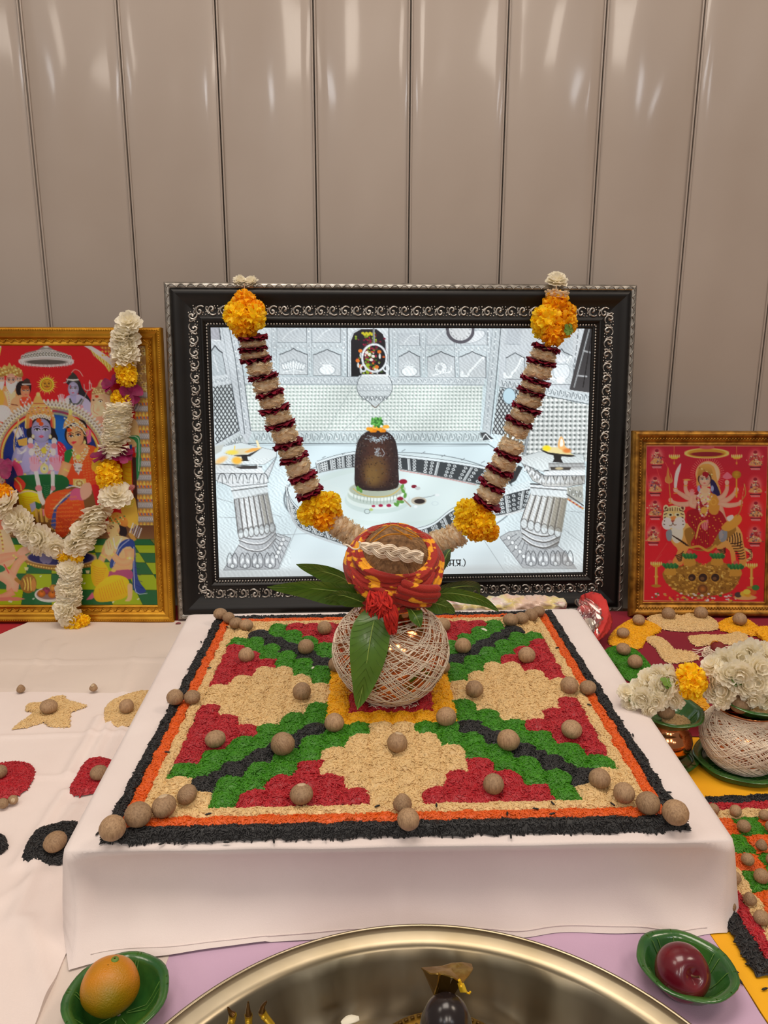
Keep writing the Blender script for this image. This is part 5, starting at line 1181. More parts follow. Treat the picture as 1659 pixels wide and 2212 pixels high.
    # torso, arms
    D.poly([(920, 640), (970, 600), (1060, 600), (1130, 660), (1130, 780), (1090, 830), (960, 830), (910, 760)], (146, 22, 38), smooth=3); D.poly([(1060, 590), (1110, 600), (1160, 690), (1110, 690)], (60, 40, 110), smooth=3); D.poly([(1040, 640), (1140, 680), (1130, 830), (1050, 820)], (190, 140, 56), smooth=3); D.poly([(950, 620), (1000, 580), (1060, 600), (1040, 700), (990, 740)], (226, 178, 148), smooth=3)
    AR = (228, 180, 156)
    for pts, ws in (([(930, 700), (850, 740), (760, 740), (690, 710)], [60, 50, 42, 30]), ([(920, 690), (850, 680), (780, 640), (735, 605)], [56, 48, 40, 30]), ([(930, 680), (860, 650), (830, 600), (830, 540)], [54, 46, 38, 26]), ([(930, 760), (880, 740), (890, 650)], [54, 50, 34]),
                    ([(1140, 720), (1210, 750), (1290, 745), (1345, 725)], [58, 50, 42, 30]), ([(1140, 700), (1210, 700), (1270, 650), (1300, 600)], [56, 48, 40, 30]), ([(1130, 690), (1180, 660), (1210, 600), (1212, 535)], [54, 46, 38, 26])): limb(D, pts, ws, AR)
    palm(D, 888, 640, 42, (230, 150, 150)); 
    for x, y in ((690, 704), (735, 604), (830, 530), (1340, 722), (1300, 600), (1212, 530)): D.ell(x, y, 20, 24, (232, 170, 150)); D.line([(x - 14, y + 34), (x + 16, y + 30)], 8, (206, 150, 60))
    # what the hands hold
    D.line([(664, 390), (692, 740)], 8, (190, 140, 60)); D.poly([(640, 520), (650, 470), (664, 380), (680, 470), (704, 520), (672, 540)], (190, 140, 70), smooth=3, a=.9); D.line([(644, 480), (640, 520), (672, 540), (704, 520), (690, 450)], 7, (196, 150, 90), smooth=3)
    D.poly([(724, 590), (722, 520), (738, 420), (784, 346), (780, 400), (760, 480), (744, 590)], (226, 214, 206), smooth=3); D.line([(716, 590), (752, 590)], 9, (190, 140, 70)); D.ell(842, 506, 36, 9, (200, 160, 80)); D.line([(1300, 450), (1300, 670)], 14, (200, 156, 50)); D.ell(1300, 455, 42, 38, (206, 166, 50), col2=(160, 116, 30)); 
    for k in range(3): D.line([(1262, 440 + k * 14), (1340, 440 + k * 14)], 4, (140, 100, 30))
    D.poly([(1170, 480), (1200, 440), (1216, 432), (1236, 446), (1262, 480), (1214, 500)], (226, 110, 130), smooth=3); D.line([(1372, 546), (1384, 640), (1352, 700), (1340, 790), (1310, 850)], 11, (176, 120, 60), smooth=4); D.line([(1374, 548), (1350, 690)], 3, (226, 190, 120)); D.poly([(1215, 862), (1262, 842), (1274, 870), (1236, 906), (1216, 886)], (236, 224, 218), smooth=3)
    D.poly([(1140, 1010), (1170, 980), (1180, 1060), (1150, 1080)], (150, 150, 156))
    # head
    D.poly([(930, 560), (940, 400), (1010, 350), (1090, 380), (1120, 500), (1160, 640), (1090, 600), (1070, 520), (960, 560)], (196, 150, 80), smooth=3); D.poly([(1070, 500), (1110, 540), (1150, 650), (1100, 640), (1060, 560)], (40, 30, 80), smooth=3); D.line([(1000, 560), (1010, 610)], 50, (222, 170, 140)); face(D, 1006, 505, 52, 64, (232, 190, 166), look=-.1, hair=(60, 30, 30)); D.poly([(950, 470), (954, 400), (1010, 352), (1066, 390), (1080, 470), (1020, 440)], (200, 160, 84), smooth=3, col2=(160, 116, 50)); 
    for k in range(16): D.ell(958 + (k * 23) % 116, 390 + (k * 13) % 66, 7, 7, (230, 206, 140) if k % 2 else (140, 100, 50))
    D.poly([(985, 440), (1010, 428), (1044, 446), (1024, 490), (1006, 470), (990, 470)], (150, 16, 36), smooth=3)
    for x in (952, 1076): D.ell(x, 590, 14, 30, (150, 160, 200))
    for pts, w_ in (([(960, 620), (1010, 700), (1060, 620)], 7), ([(950, 640), (1010, 760), (1080, 650)], 6), ([(945, 650), (960, 800), (1000, 860), (1030, 800), (1040, 660)], 11)): beads(D, pts, w_, [(226, 220, 210), (200, 130, 130), (220, 190, 110)])
    D.ell(1000, 800, 30, 34, (196, 160, 70)); D.ell(1088, 720, 24, 28, (200, 160, 70), w=8)
    # gold heap, pots and lamps at the foot
    D.poly([(630, 1390), (800, 1340), (860, 1290), (940, 1300), (1000, 1330), (1070, 1290), (1180, 1300), (1340, 1380), (1340, 1440), (1290, 1540), (1200, 1600), (900, 1640), (740, 1580), (640, 1480)], (160, 120, 46), smooth=3, col2=(140, 100, 36))
    for k in range(330):
        x, y = rs.uniform(640, 1330), rs.uniform(1300, 1620)
        if ((x - 990) / 350) ** 2 + ((y - 1450) / 180) ** 2 < 1: D.ell(x, y, rs.uniform(6, 16), rs.uniform(5, 11), [(196, 156, 66), (140, 98, 34), (214, 180, 96), (116, 78, 26)][rs.randint(4)], w=None if k % 3 else 4)
    for x, y, s in ((870, 1240, 1), (1124, 1236, 1), (690, 1336, 1.1), (1295, 1336, 1.1)):
        D.poly([(x - 40, y + 20), (x + 40, y + 20), (x + 52, y + 90), (x - 52, y + 90)], (186, 142, 56), smooth=3); D.ell(x, y - 30, 24, 24, (196, 90, 80))
        for k in range(8): D.ell(x - 52 * s + k * 15 * s, y - 4 + (k % 2) * 14, 17, 22, (40, 104, 54) if k % 2 else (60, 130, 66), rot=(k - 3.5) * .2)
    for x, y, r in ((893, 1450, 34), (994, 1450, 40), (1108, 1448, 38)): D.ell(x, y, r + 10, r + 10, (176, 130, 50)); D.ell(x, y, r, r, (56, 36, 30)); D.ell(x - 6, y + 8, r * .5, r * .4, (110, 76, 50))
    D.ell(992, 1560, 56, 54, (150, 106, 44)); D.ell(992, 1560, 44, 44, (190, 120, 50), col2=(96, 60, 30)); D.line([(1010, 1670), (1070, 1590), (1090, 1530)], 8, (206, 166, 80), smooth=3)
    for x, y in ((560, 1325), (1442, 1330)):
        D.line([(x, y), (x, y + 210)], 24, (190, 146, 56)); D.line([(x - 5, y), (x - 5, y + 210)], 5, (230, 196, 110)); D.ell(x, y + 210, 46, 15, (170, 126, 44)); D.poly([(x - 52, y), (x + 52, y), (x + 26, y + 26), (x - 26, y + 26)], (196, 150, 56)); D.ell(x, y + 120, 20, 12, (206, 166, 70))
        for k in range(6): D.ell(x - 48 + k * 19, y - 8, 7, 16, (250, 226, 120))
    for k in range(70):
        x, y = rs.uniform(510, 1480), rs.normal(1630, 20)
        D.ell(x, y, rs.uniform(6, 17), rs.uniform(5, 12), [(206, 196, 190), (190, 150, 90), (170, 40, 50), (230, 226, 220), (200, 160, 60), (80, 110, 60)][rs.randint(6)])
    D.ell(1385, 1635, 105, 26, (200, 160, 100)); 
    for x, y, c in ((1320, 1610, (70, 60, 60)), (1370, 1600, (206, 170, 60)), (1410, 1605, (214, 150, 50)), (1455, 1585, (190, 90, 40)), (1480, 1540, (60, 120, 60)), (1400, 1580, (226, 190, 70))): D.ell(x, y, 34, 26, c)
    return cv
# ------------------------------------------------------------------ the three framed pictures
def glass_mat():
    m = bpy.data.materials.new('picture_glass'); m.use_nodes = True
    nt = m.node_tree; N, L = nt.nodes, nt.links
    N.remove(N['Principled BSDF'])
    tr, gl, mx, fr = N.new('ShaderNodeBsdfTransparent'), N.new('ShaderNodeBsdfGlossy'), N.new('ShaderNodeMixShader'), N.new('ShaderNodeFresnel')
    gl.inputs['Roughness'].default_value = 0.02
    fr.inputs['IOR'].default_value = 1.32
    L.new(fr.outputs[0], mx.inputs[0]); L.new(tr.outputs[0], mx.inputs[1]); L.new(gl.outputs[0], mx.inputs[2])
    L.new(mx.outputs[0], N['Material Output'].inputs['Surface'])
    return m
m_glass = glass_mat()

def frame_root(name, label, pos, lean, yaw):
    r = empty(name, pos, (-math.radians(lean), 0, math.radians(yaw)))
    return tag(r, label, 'picture frame')

def pane(root, w_, h_, d, out):
    b = MB(); x = w_ / 2 - d
    b.add([(-x, -out, d), (x, -out, d), (x, -out, h_ - d), (-x, -out, h_ - d)], [(0, 1, 2, 3)])
    b.build('glass_pane', m_glass, root, False)

def backing(root, w_, h_, th, mt):
    b = MB(); b.box((0, -th / 2, h_ / 2), (w_ - 0.006, th, h_ - 0.006)); b.build('back_board', mt, root, False)

# the large backlit picture
CW, CH = 0.9605, 0.693
cf = frame_root('backlit_picture', 'large black and silver framed backlit picture of a silver temple chamber with a dark stone', (0.042, 1.547, 0.0055), 5.2, 3.2)
b = MB(); loft(b, CW, CH, [(0.012, 0.020), (0.0125, 0.030), (0.016, 0.0335), (0.024, 0.032), (0.034, 0.026), (0.041, 0.022), (0.067, 0.022), (0.069, 0.0245), (0.074, 0.020), (0.077, 0.0165), (0.083, 0.0165), (0.0845, 0.017), (0.087, 0.010)])
mould = b.build('black_moulding', m_black, cf, True)
m_edge = mat('tarnished_silver_edge', (176, 170, 162), 0.34, metal=0.85, rgb2=(128, 122, 114), scale=70)
b = MB(); loft(b, CW, CH, [(0.0, 0.0), (0.0, 0.027), (0.002, 0.030), (0.006, 0.0315), (0.0105, 0.030), (0.0125, 0.027)])
for i, (x, z, dx, dz, st) in enumerate(along(CW, CH, 0.006, 0.0195)):
    pts = []
    for q in np.linspace(0, 1, 6):
        pts.append((x + dx * st * (q - .5) - dz * (.004 - .006 * math.sin(PI * q)), -0.0315, z + dz * st * (q - .5) + dx * (.004 - .006 * math.sin(PI * q)) * 1))
    b.tube(pts, 0.0011, 4)
b.build('silver_edge', m_edge, cf)
b = MB()
for i, (x, z, dx, dz, st) in enumerate(along(CW, CH, 0.054, 0.0245)):
    scroll_unit(b, x, z, dx, dz, st, 0.021, 0.0225, i % 2)
tag(b.build('silver_scroll_band', m_silver, mould), kind='stuff')
b = MB()
for x, z, dx, dz, st in along(CW, CH, 0.0800, 0.0060): b.sphere((x, -0.0180, z), 0.0024, 6, 4)
tag(b.build('silver_bead_row', m_silver, mould), kind='stuff')
backing(cf, CW, CH, 0.009, m_black)
cvt = art_temple()
link('backlit_print', print_mesh(cvt, CW, CH, 0.0862, 0.0108), cf).data.materials.append(print_mat('backlit_temple_print', 1.1))
pane(cf, CW, CH, 0.0862, 0.0130)
# lettering below the print, drawn as brush strokes
def to_local(px, py):
    """picture coordinates -> frame coordinates, through the print's own corners"""
    src = [(445, 707), (1294, 709), (1264, 1257), (463, 1263)]; dst = [(0, 0), (1, 0), (1, 1), (0, 1)]
    A, B = [], []
    for (u, v), (x, y) in zip(src, dst):
        A.append([u, v, 1, 0, 0, 0, -u * x, -v * x]); B.append(x); A.append([0, 0, 0, u, v, 1, -u * y, -v * y]); B.append(y)
    h = np.linalg.solve(np.array(A, float), np.array(B, float)); den = h[6] * px + h[7] * py + 1
    s, t = (h[0] * px + h[1] * py + h[2]) / den, (h[3] * px + h[4] * py + h[5]) / den
    d = 0.0862
    return (-(CW / 2 - d) + s * (CW - 2 * d), CH - d - t * (CH - 2 * d))
let = MB()
def stroke(pts, w_=2.1, smooth=0):
    pts = np.array(pts, float)
    if smooth: pts = catmull(pts, smooth)
    q = np.array([(740 + x / 4.608, 900 + y / 4.608) for x, y in pts])
    p = np.array([to_local(*a) for a in q]); t = np.gradient(p, axis=0); t /= np.linalg.norm(t, axis=1)[:, None] + 1e-12
    n = np.stack([-t[:, 1], t[:, 0]], 1) * w_ * 0.00047
    P = np.zeros((len(p), 2, 3)); P[:, 0, 0], P[:, 0, 2] = (p + n).T; P[:, 1, 0], P[:, 1, 2] = (p - n).T; P[:, :, 1] = -0.0112
    let.grid(P)
stroke([(1034, 1500), (1022, 1520), (1020, 1550), (1034, 1580)], 2.0, 4)
stroke([(1040, 1510), (1108, 1510)], 2.4); stroke([(1092, 1510), (1092, 1574)], 2.6); stroke([(1058, 1510), (1058, 1552)], 2.4); stroke([(1090, 1550), (1060, 1550), (1046, 1554), (1046, 1566), (1056, 1568), (1060, 1552)], 2.1, 4)
stroke([(1106, 1570), (1113, 1570)], 3.6)
stroke([(1114, 1510), (1172, 1510)], 2.4); stroke([(1158, 1510), (1158, 1574)], 2.6); stroke([(1126, 1510), (1126, 1530), (1134, 1546), (1157, 1544)], 2.3, 4); stroke([(1157, 1548), (1140, 1556), (1124, 1572)], 2.2)
stroke([(1177, 1570), (1184, 1570)], 3.6)
stroke([(1194, 1498), (1210, 1520), (1211, 1552), (1196, 1580)], 2.0, 4)
stroke([(930, 1510), (1006, 1510)], 2.4); stroke([(990, 1510), (990, 1574)], 2.6)
let.build('lettering', mat('print_black', (24, 22, 26), 0.5), cf, False)

# the gold framed throne picture on the left
LW, LH = 0.466, 0.608
lf = frame_root('gold_framed_picture', 'gold framed red and blue picture of an enthroned couple, left of the backlit one', (-0.6765, 1.503, 0.0025), 4.1, 0.4)
b = MB(); loft(b, LW, LH, [(0, 0), (0, 0.016), (0.002, 0.019), (0.008, 0.019), (0.010, 0.0165), (0.015, 0.0175), (0.021, 0.013), (0.0215, 0.0115), (0.031, 0.0105), (0.0315, 0.0125), (0.0335, 0.0125), (0.0365, 0.006)])
mould = b.build('gold_moulding', m_gold, lf)
b = MB()
for x, z, dx, dz, st in along(LW, LH, 0.005, 0.0048): b.sphere((x, -0.0192, z), 0.0018, 5, 3)
tag(b.build('gold_bead_row', m_gold, mould), kind='stuff')
b = MB()
for i, (x, z, dx, dz, st) in enumerate(along(LW, LH, 0.0262, 0.016)):
    pts = [(x + dx * st * (q - .5) * 1.15 - dz * .0032 * math.sin(2 * PI * q), -0.0112, z + dz * st * (q - .5) * 1.15 + dx * .0032 * math.sin(2 * PI * q)) for q in np.linspace(0, 1, 7)]
    b.tube(pts, 0.0010, 4)
    for s in (-1, 1): b.sphere((x + dx * st * .22 * s - dz * .0012 * s, -0.011, z + dz * st * .22 * s - dx * .0012 * s), (0.0018, 0.001, 0.0018), 5, 3)
tag(b.build('gold_vine_band', m_gold, mould), kind='stuff')
backing(lf, LW, LH, 0.006, m_wood)
link('printed_picture', print_mesh(art_durbar(), LW, LH, 0.0362, 0.0068, 1.9), lf).data.materials.append(print_mat('throne_print'))
pane(lf, LW, LH, 0.0362, 0.0085)

# the smaller gold framed picture on the right
RW, RH = 0.312, 0.386
rf = frame_root('small_gold_framed_picture', 'small gold framed red picture of a many armed goddess riding a tiger', (0.6685, 1.484, 0.0245), 10.5, 0.0)
b = MB(); loft(b, RW, RH, [(0, 0), (0, 0.012), (0.003, 0.018), (0.008, 0.019), (0.012, 0.015), (0.0135, 0.0135), (0.020, 0.0125), (0.0215, 0.0105), (0.026, 0.0095), (0.0265, 0.011), (0.029, 0.010), (0.0300, 0.006)])
mould = b.build('gold_moulding', m_gold_d, rf)
b = MB()
for x, z, dx, dz, st in along(RW, RH, 0.0168, 0.0062):
    b.sphere((x, -0.0135, z), (0.0022, 0.0016, 0.0022), 6, 4)
    b.tube([(x + dx * .0028 - dz * .003, -0.0135, z + dz * .0028 + dx * .003), (x + dx * .0028 + dz * .003, -0.0135, z + dz * .0028 - dx * .003)], 0.0006, 4)
tag(b.build('gold_bead_row', m_gold_d, mould), kind='stuff')
backing(rf, RW, RH, 0.006, m_wood)
link('printed_picture', print_mesh(art_goddess(), RW, RH, 0.0298, 0.0068, 1.6), rf).data.materials.append(print_mat('goddess_print'))
pane(rf, RW, RH, 0.0298, 0.0085)
# ------------------------------------------------------------------ coloured rice
def rice_group(mt, tone):
    ng = bpy.data.node_groups.new('rice_grains_' + tone, 'GeometryNodeTree')
    I = ng.interface
    I.new_socket('Geometry', in_out='INPUT', socket_type='NodeSocketGeometry')
    I.new_socket('Seed', in_out='INPUT', socket_type='NodeSocketInt')
    I.new_socket('Density', in_out='INPUT', socket_type='NodeSocketFloat')
    I.new_socket('Geometry', in_out='OUTPUT', socket_type='NodeSocketGeometry')
    N, L = ng.nodes, ng.links
    gi, go = N.new('NodeGroupInput'), N.new('NodeGroupOutput')
    dp = N.new('GeometryNodeDistributePointsOnFaces'); dp.distribute_method = 'RANDOM'
    sp = N.new('GeometryNodeMeshUVSphere'); sp.inputs['Segments'].default_value = 6; sp.inputs['Rings'].default_value = 5; sp.inputs['Radius'].default_value = 1
    tf = N.new('GeometryNodeTransform'); tf.inputs['Scale'].default_value = (0.00098, 0.00092, 0.0039) if tone != 'black' else (0.00112, 0.00105, 0.0039)
    tf.inputs['Rotation'].default_value = (0, PI / 2, 0)
    ss = N.new('GeometryNodeSetShadeSmooth')
    sm = N.new('GeometryNodeSetMaterial'); sm.inputs['Material'].default_value = mt
    ip = N.new('GeometryNodeInstanceOnPoints')
    rr_ = N.new('GeometryNodeRotateInstances')
    rv = N.new('FunctionNodeRandomValue'); rv.data_type = 'FLOAT_VECTOR'
    rv.inputs[0].default_value = (-0.35, -0.42, 0); rv.inputs[1].default_value = (0.35, 0.42, 2 * PI)
    rs_ = N.new('FunctionNodeRandomValue'); rs_.data_type = 'FLOAT'
    rs_.inputs[2].default_value = 0.75; rs_.inputs[3].default_value = 1.15
    jg = N.new('GeometryNodeJoinGeometry')
    L.new(gi.outputs['Geometry'], dp.inputs['Mesh']); L.new(gi.outputs['Seed'], dp.inputs['Seed']); L.new(gi.outputs['Density'], dp.inputs['Density'])
    L.new(sp.outputs['Mesh'], tf.inputs['Geometry']); L.new(tf.outputs[0], ss.inputs[0]); L.new(ss.outputs[0], sm.inputs[0])
    L.new(dp.outputs['Points'], ip.inputs['Points']); L.new(sm.outputs[0], ip.inputs['Instance']); L.new(dp.outputs['Rotation'], ip.inputs['Rotation'])
    L.new(rs_.outputs[1], ip.inputs['Scale'])
    L.new(ip.outputs[0], rr_.inputs['Instances']); L.new(rv.outputs[0], rr_.inputs['Rotation'])
    L.new(gi.outputs['Geometry'], jg.inputs[0]); L.new(rr_.outputs[0], jg.inputs[0])
    L.new(jg.outputs[0], go.inputs[0])
    return ng
RG = {k: rice_group(v, k) for k, v in RICE.items()}
_seed = [0]
def rice_object(name, label, mb, tone, group=None, density=150000, cat='rice'):
    o = mb.build(name, RICE[tone])
    tag(o, label, cat, group, 'stuff')
    _seed[0] += 1
    md = o.modifiers.new('grains', 'NODES'); md.node_group = RG[tone]
    ids = {it.name: it.identifier for it in RG[tone].interface.items_tree if it.in_out == 'INPUT'}
    md[ids['Seed']] = _seed[0]
    md[ids['Density']] = float(density)
    return o

# the large pattern on the board: 18 x 18 heaps inside three borders
RZ = BT + 0.0008
bc = [atz(213, 1816, BT + .004), atz(1487, 1788, BT + .004), atz(1192, 1325, BT + .004), atz(468, 1338, BT + .004)]
def BP(s, t):
    p = (bc[0] * (1 - s) + bc[1] * s) * (1 - t) + (bc[3] * (1 - s) + bc[2] * s) * t
    return p[:2]
UN = 21.0
def jit(u, v):
    """the hand-poured edges wander a little; the same for both neighbours"""
    a = 0.10 * hsh(u * 2.3, v * 2.1, 1) + 0.06 * hsh(u * 5.1, v * 6.3, 2)
    b_ = 0.10 * hsh(u * 2.0, v * 2.6, 5) + 0.06 * hsh(u * 6.1, v * 5.3, 7)
    for du in (0, 1):
        for dv in (0, 1):
            k = (int(math.floor(u - 1.5)) + du, int(math.floor(v - 1.5)) + dv)
            if k in ROUND:
                d = math.hypot(u - 1.5 - k[0], v - 1.5 - k[1])
                if d < .7:
                    f = math.exp(-(d / .28) ** 2); a += ROUND[k][0] * f; b_ += ROUND[k][1] * f
    return a, b_
ROUND = {}      # corners of single heaps are rounded off
def hgt(u, v):
    return 0.0012 * hsh(u * 3.1, v * 3.7, 9)
class Heap(MB):
    def __init__(s):
        super().__init__(); s.d = {}
    def vert(s, u, v, h):
        k = (round(u * 60), round(v * 60))
        if k not in s.d:
            ju, jv = jit(u, v)
            x, y = BP((u + ju) / UN, (v + jv) / UN)
            s.d[k] = len(s.v); s.v.append((x, y, RZ + h + hgt(u, v)))
        else:
            i = s.d[k]; q = s.v[i]; s.v[i] = (q[0], q[1], max(q[2], RZ + h + hgt(u, v)))
        return s.d[k]
    def cell(s, u0, v0, u1, v1, n=5, base=0.0070, amp=0.0072, m=None):
        m = m or n
        ids = [[s.vert(u0 + (u1 - u0) * i / n, v0 + (v1 - v0) * j / m, base + amp * (math.sin(PI * i / n) * math.sin(PI * j / m)) ** 0.7) for j in range(m + 1)] for i in range(n + 1)]
        for i in range(n):
            for j in range(m):
                s.f.append((ids[i][j], ids[i + 1][j], ids[i + 1][j + 1], ids[i][j + 1])); s.mi.append(0)
def zone(i, j):
    a, b_ = min(i, 17 - i), min(j, 17 - j)
    qx, qy = ('left' if i < 9 else 'right'), ('front' if j < 9 else 'back')
    if a >= 6 and b_ >= 6:
        return ('red', 'centre') if a >= 7 and b_ >= 7 else ('yellow', 'ring')
    lo, hi = min(a, b_), max(a, b_)
    side = qy if b_ < a else qx
    if a == b_ and a > 0: return ('black', qy, qx)
    if hi <= 1: return ('cream', 'corner', qy, qx)
    g0 = lo + 1 if lo else 2
    if hi in (g0, lo + 2): return ('green', qy, qx, side)
    nred = {0: 5, 1: 3, 2: 1}.get(lo, 0)
    if lo + 2 < hi <= lo + 2 + nred: return ('red', qy, qx, side)
    return ('cream', 'field', side)
for ci in range(1, 18):
    for cj in range(1, 18):
        q = {(-1, -1): zone(ci - 1, cj - 1), (1, -1): zone(ci, cj - 1), (1, 1): zone(ci, cj), (-1, 1): zone(ci - 1, cj)}
        for k, z in q.items():
            if [x[0] for x in q.values()].count(z[0]) == 1 and len(set(x[0] for x in q.values())) == 2: ROUND[(ci, cj)] = (k[0] * .07, k[1] * .07)
heaps = {}
for i in range(18):
    for j in range(18):
        heaps.setdefault(zone(i, j), Heap()).cell(1.5 + i, 1.5 + j, 2.5 + i, 2.5 + j)
for k in range(1, 5):      # the black heaps run into one another along the diagonal
    for sx in (0, 1):
        for sy in (0, 1):
            u, v = (2.5 + k if not sx else UN - 2.5 - k), (2.5 + k if not sy else UN - 2.5 - k)
            heaps[zone(k if not sx else 17 - k, k if not sy else 17 - k)].cell(u - .38, v - .38, u + .38, v + .38, 5, .0078, .0062)
for k in range(1, 6):
    for sx in (0, 1):
        for sy in (0, 1):
            u, v = (2.0 + k if not sx else UN - 2.0 - k), (2.0 + k if not sy else UN - 2.0 - k)
            heaps[zone(k if not sx else 17 - k, k if not sy else 17 - k)].cell(u - .6, v - .6, u + .6, v + .6, 5, .0066, .0072)
def zlabel(z):
    c = z[0]
    if z == ('red', 'centre'): return 'square of crimson rice in the middle of the board, under the thread-wrapped pot'
    if c == 'yellow': return 'square yellow rice border round the thread-wrapped pot in the middle of the board'
    if c == 'black': return f'stepped band of black rice running from the middle of the board to its {z[1]} {z[2]} corner'
    if z[1] == 'corner': return f'small cream rice patch filling the {z[2]} {z[3]} corner inside the board borders'
    if z[1] == 'field': return f'large stepped cream rice field on the {z[2]} side of the board'
    other = z[2] if z[3] == z[1] else z[1]
    if c == 'green': return f'stepped green rice band beside the {z[1]} {z[2]} black diagonal, on its {z[3]} side'
    return f'stepped crimson rice triangle along the {z[3]} edge of the board, towards its {other} corner'
for z, h in heaps.items():
    rice_object(f'{z[0]}_rice', zlabel(z), h, z[0], 'rice heaps of the board pattern')
for (k0, k1, tone, lab) in ((1.0, 1.5, 'cream', 'thin cream rice border line, innermost of the three round the board pattern'), (0.5, 1.0, 'orange', 'thin orange rice border line round the board pattern'), (-0.02, 0.5, 'black', 'outermost black rice border line round the board pattern')):
    h = Heap()
    nn = 44
    for q in range(nn):
        a, b_ = k0 + (UN - 2 * k0) * q / nn, k0 + (UN - 2 * k0) * (q + 1) / nn
        wa = lambda t: k0 + (k1 - k0) * t
        lowb = 0.0005 if tone == 'black' else 0.0065
        # each border is a low ridge; corners are shared by clamping
        for t0, t1 in ((0, 1 / 3), (1 / 3, 2 / 3), (2 / 3, 1)):
            def hh(t): return (lowb if t < .1 else 0.0065) + (0.004 * math.sin(PI * min(max(t, 0), 1)) ** .7 if t > 0 else 0)
            for side in range(4):
                def S(x, t):
                    d = wa(t); x = min(max(x, d), UN - d)
                    return {0: (x, d), 1: (UN - d, x), 2: (x, UN - d), 3: (d, x)}[side]
                ids = [h.vert(*S(a, t0), hh(t0)), h.vert(*S(b_, t0), hh(t0)), h.vert(*S(b_, t1), hh(t1)), h.vert(*S(a, t1), hh(t1))]
                if len(set(ids)) >= 3:
                    f = []
                    [f.append(x) for x in ids if x not in f]
                    h.f.append(tuple(f if side in (0, 1) else f[::-1])); h.mi.append(0)
    rice_object(f'{tone}_rice_border', lab, h, tone, None, 170000)
# a few grains that strayed on to the cloth and the other colours
b = MB()
rs = np.random.RandomState(3)
for k in range(70):
    side = rs.randint(4); x = rs.uniform(0, UN); d = -abs(rs.normal(0, .11)) - .03 if k < 46 else rs.uniform(.5, 1.3)
    u, v = {0: (x, d), 1: (UN - d, x), 2: (x, UN - d), 3: (d, x)}[side]
    p = BP(u / UN, v / UN); a = rs.uniform(0, PI); z = BT + .0022 if d < 0 else RZ + .0125
    e = np.array([math.cos(a), math.sin(a), rs.normal(0, .1)]) * .0036
    c = np.array([p[0], p[1], z]); b.tube([c - e, c - e * .5, c + e * .5, c + e], [.0003, .0011, .0011, .0003], 5)
tag(b.build('stray_black_rice', RICE['black']), 'loose black rice grains strayed round the edge of the board pattern', 'rice', None, 'stuff')

def flat_heap(name, label, px, z, tone, top=0.007, group=None, smooth=4, density=150000):
    """a loose heap poured on a flat cloth; outline given by picture points laid on the plane z"""
    pts = np.array([atz(x, y, z)[:2] for x, y in px])
    if smooth: pts = catmull(pts, smooth, True)
    c = pts.mean(0)
    mb = MB(); n = len(pts)
    rings = [(1.0, 0.0004), (0.93, 0.55 * top), (0.8, 0.9 * top), (0.6, top), (0.4, top), (0.2, top)]
    P = np.zeros((n, len(rings), 3))
    for i in range(n):
        for j, (f, h) in enumerate(rings):
            p = c + (pts[i] - c) * f
            P[i, j] = (p[0] + .0006 * hsh(p[1] * 300, i), p[1] + .0006 * hsh(p[0] * 300, i, 3), z + 0.0004 + h * (1 + .18 * hsh(p[0] * 90, p[1] * 90)) )
    mb.grid(P, cu=True)
    k = len(mb.v); mb.v.append((c[0], c[1], z + top))
    for i in range(n): mb.f.append((i * len(rings) + len(rings) - 1, ((i + 1) % n) * len(rings) + len(rings) - 1, k)); mb.mi.append(0)
    # orient upwards
    a = pts; area = np.sum(a[:, 0] * np.roll(a[:, 1], -1) - np.roll(a[:, 0], -1) * a[:, 1])
    if area < 0: mb.f = [f[::-1] for f in mb.f]
    return rice_object(name, label, mb, tone, group, density)

Z0 = 0.0068
flat_heap('cream_rice', 'cream rice shaped as a five pointed star on the white spread', [(25, 1578), (60, 1552), (75, 1540), (55, 1537), (60, 1522), (95, 1519), (112, 1508), (138, 1503), (146, 1514), (190, 1526), (152, 1540), (150, 1572), (108, 1571), (94, 1561), (60, 1572)], Z0, 'cream', .005, None, 0)
flat_heap('cream_rice', 'oval cream rice heap on the white spread, half hidden by the board', [(226, 1540), (240, 1518), (285, 1500), (330, 1496), (345, 1530), (310, 1560), (262, 1571), (230, 1562)], Z0, 'cream')
flat_heap('crimson_rice', 'wide crimson rice heap cut by the left edge of the photograph', [(-45, 1690), (-20, 1660), (15, 1650), (60, 1652), (76, 1672), (58, 1705), (30, 1722), (0, 1727), (-30, 1715)], Z0, 'red')
flat_heap('crimson_rice', 'crimson rice heap shaped as a slanted bar beside the board', [(192, 1643), (235, 1642), (250, 1660), (222, 1706), (172, 1720), (152, 1713), (160, 1690)], Z0, 'red', smooth=3)
flat_heap('black_rice', 'black rice heap on the white spread in front of the board corner', [(46, 1860), (76, 1800), (110, 1788), (170, 1780), (175, 1840), (150, 1866), (90, 1868)], Z0, 'black', .008, smooth=2)
flat_heap('black_rice', 'small black rice heap just showing at the left edge', [(-60, 1830), (-20, 1806), (8, 1810), (16, 1828), (2, 1846), (-40, 1856)], Z0, 'black')
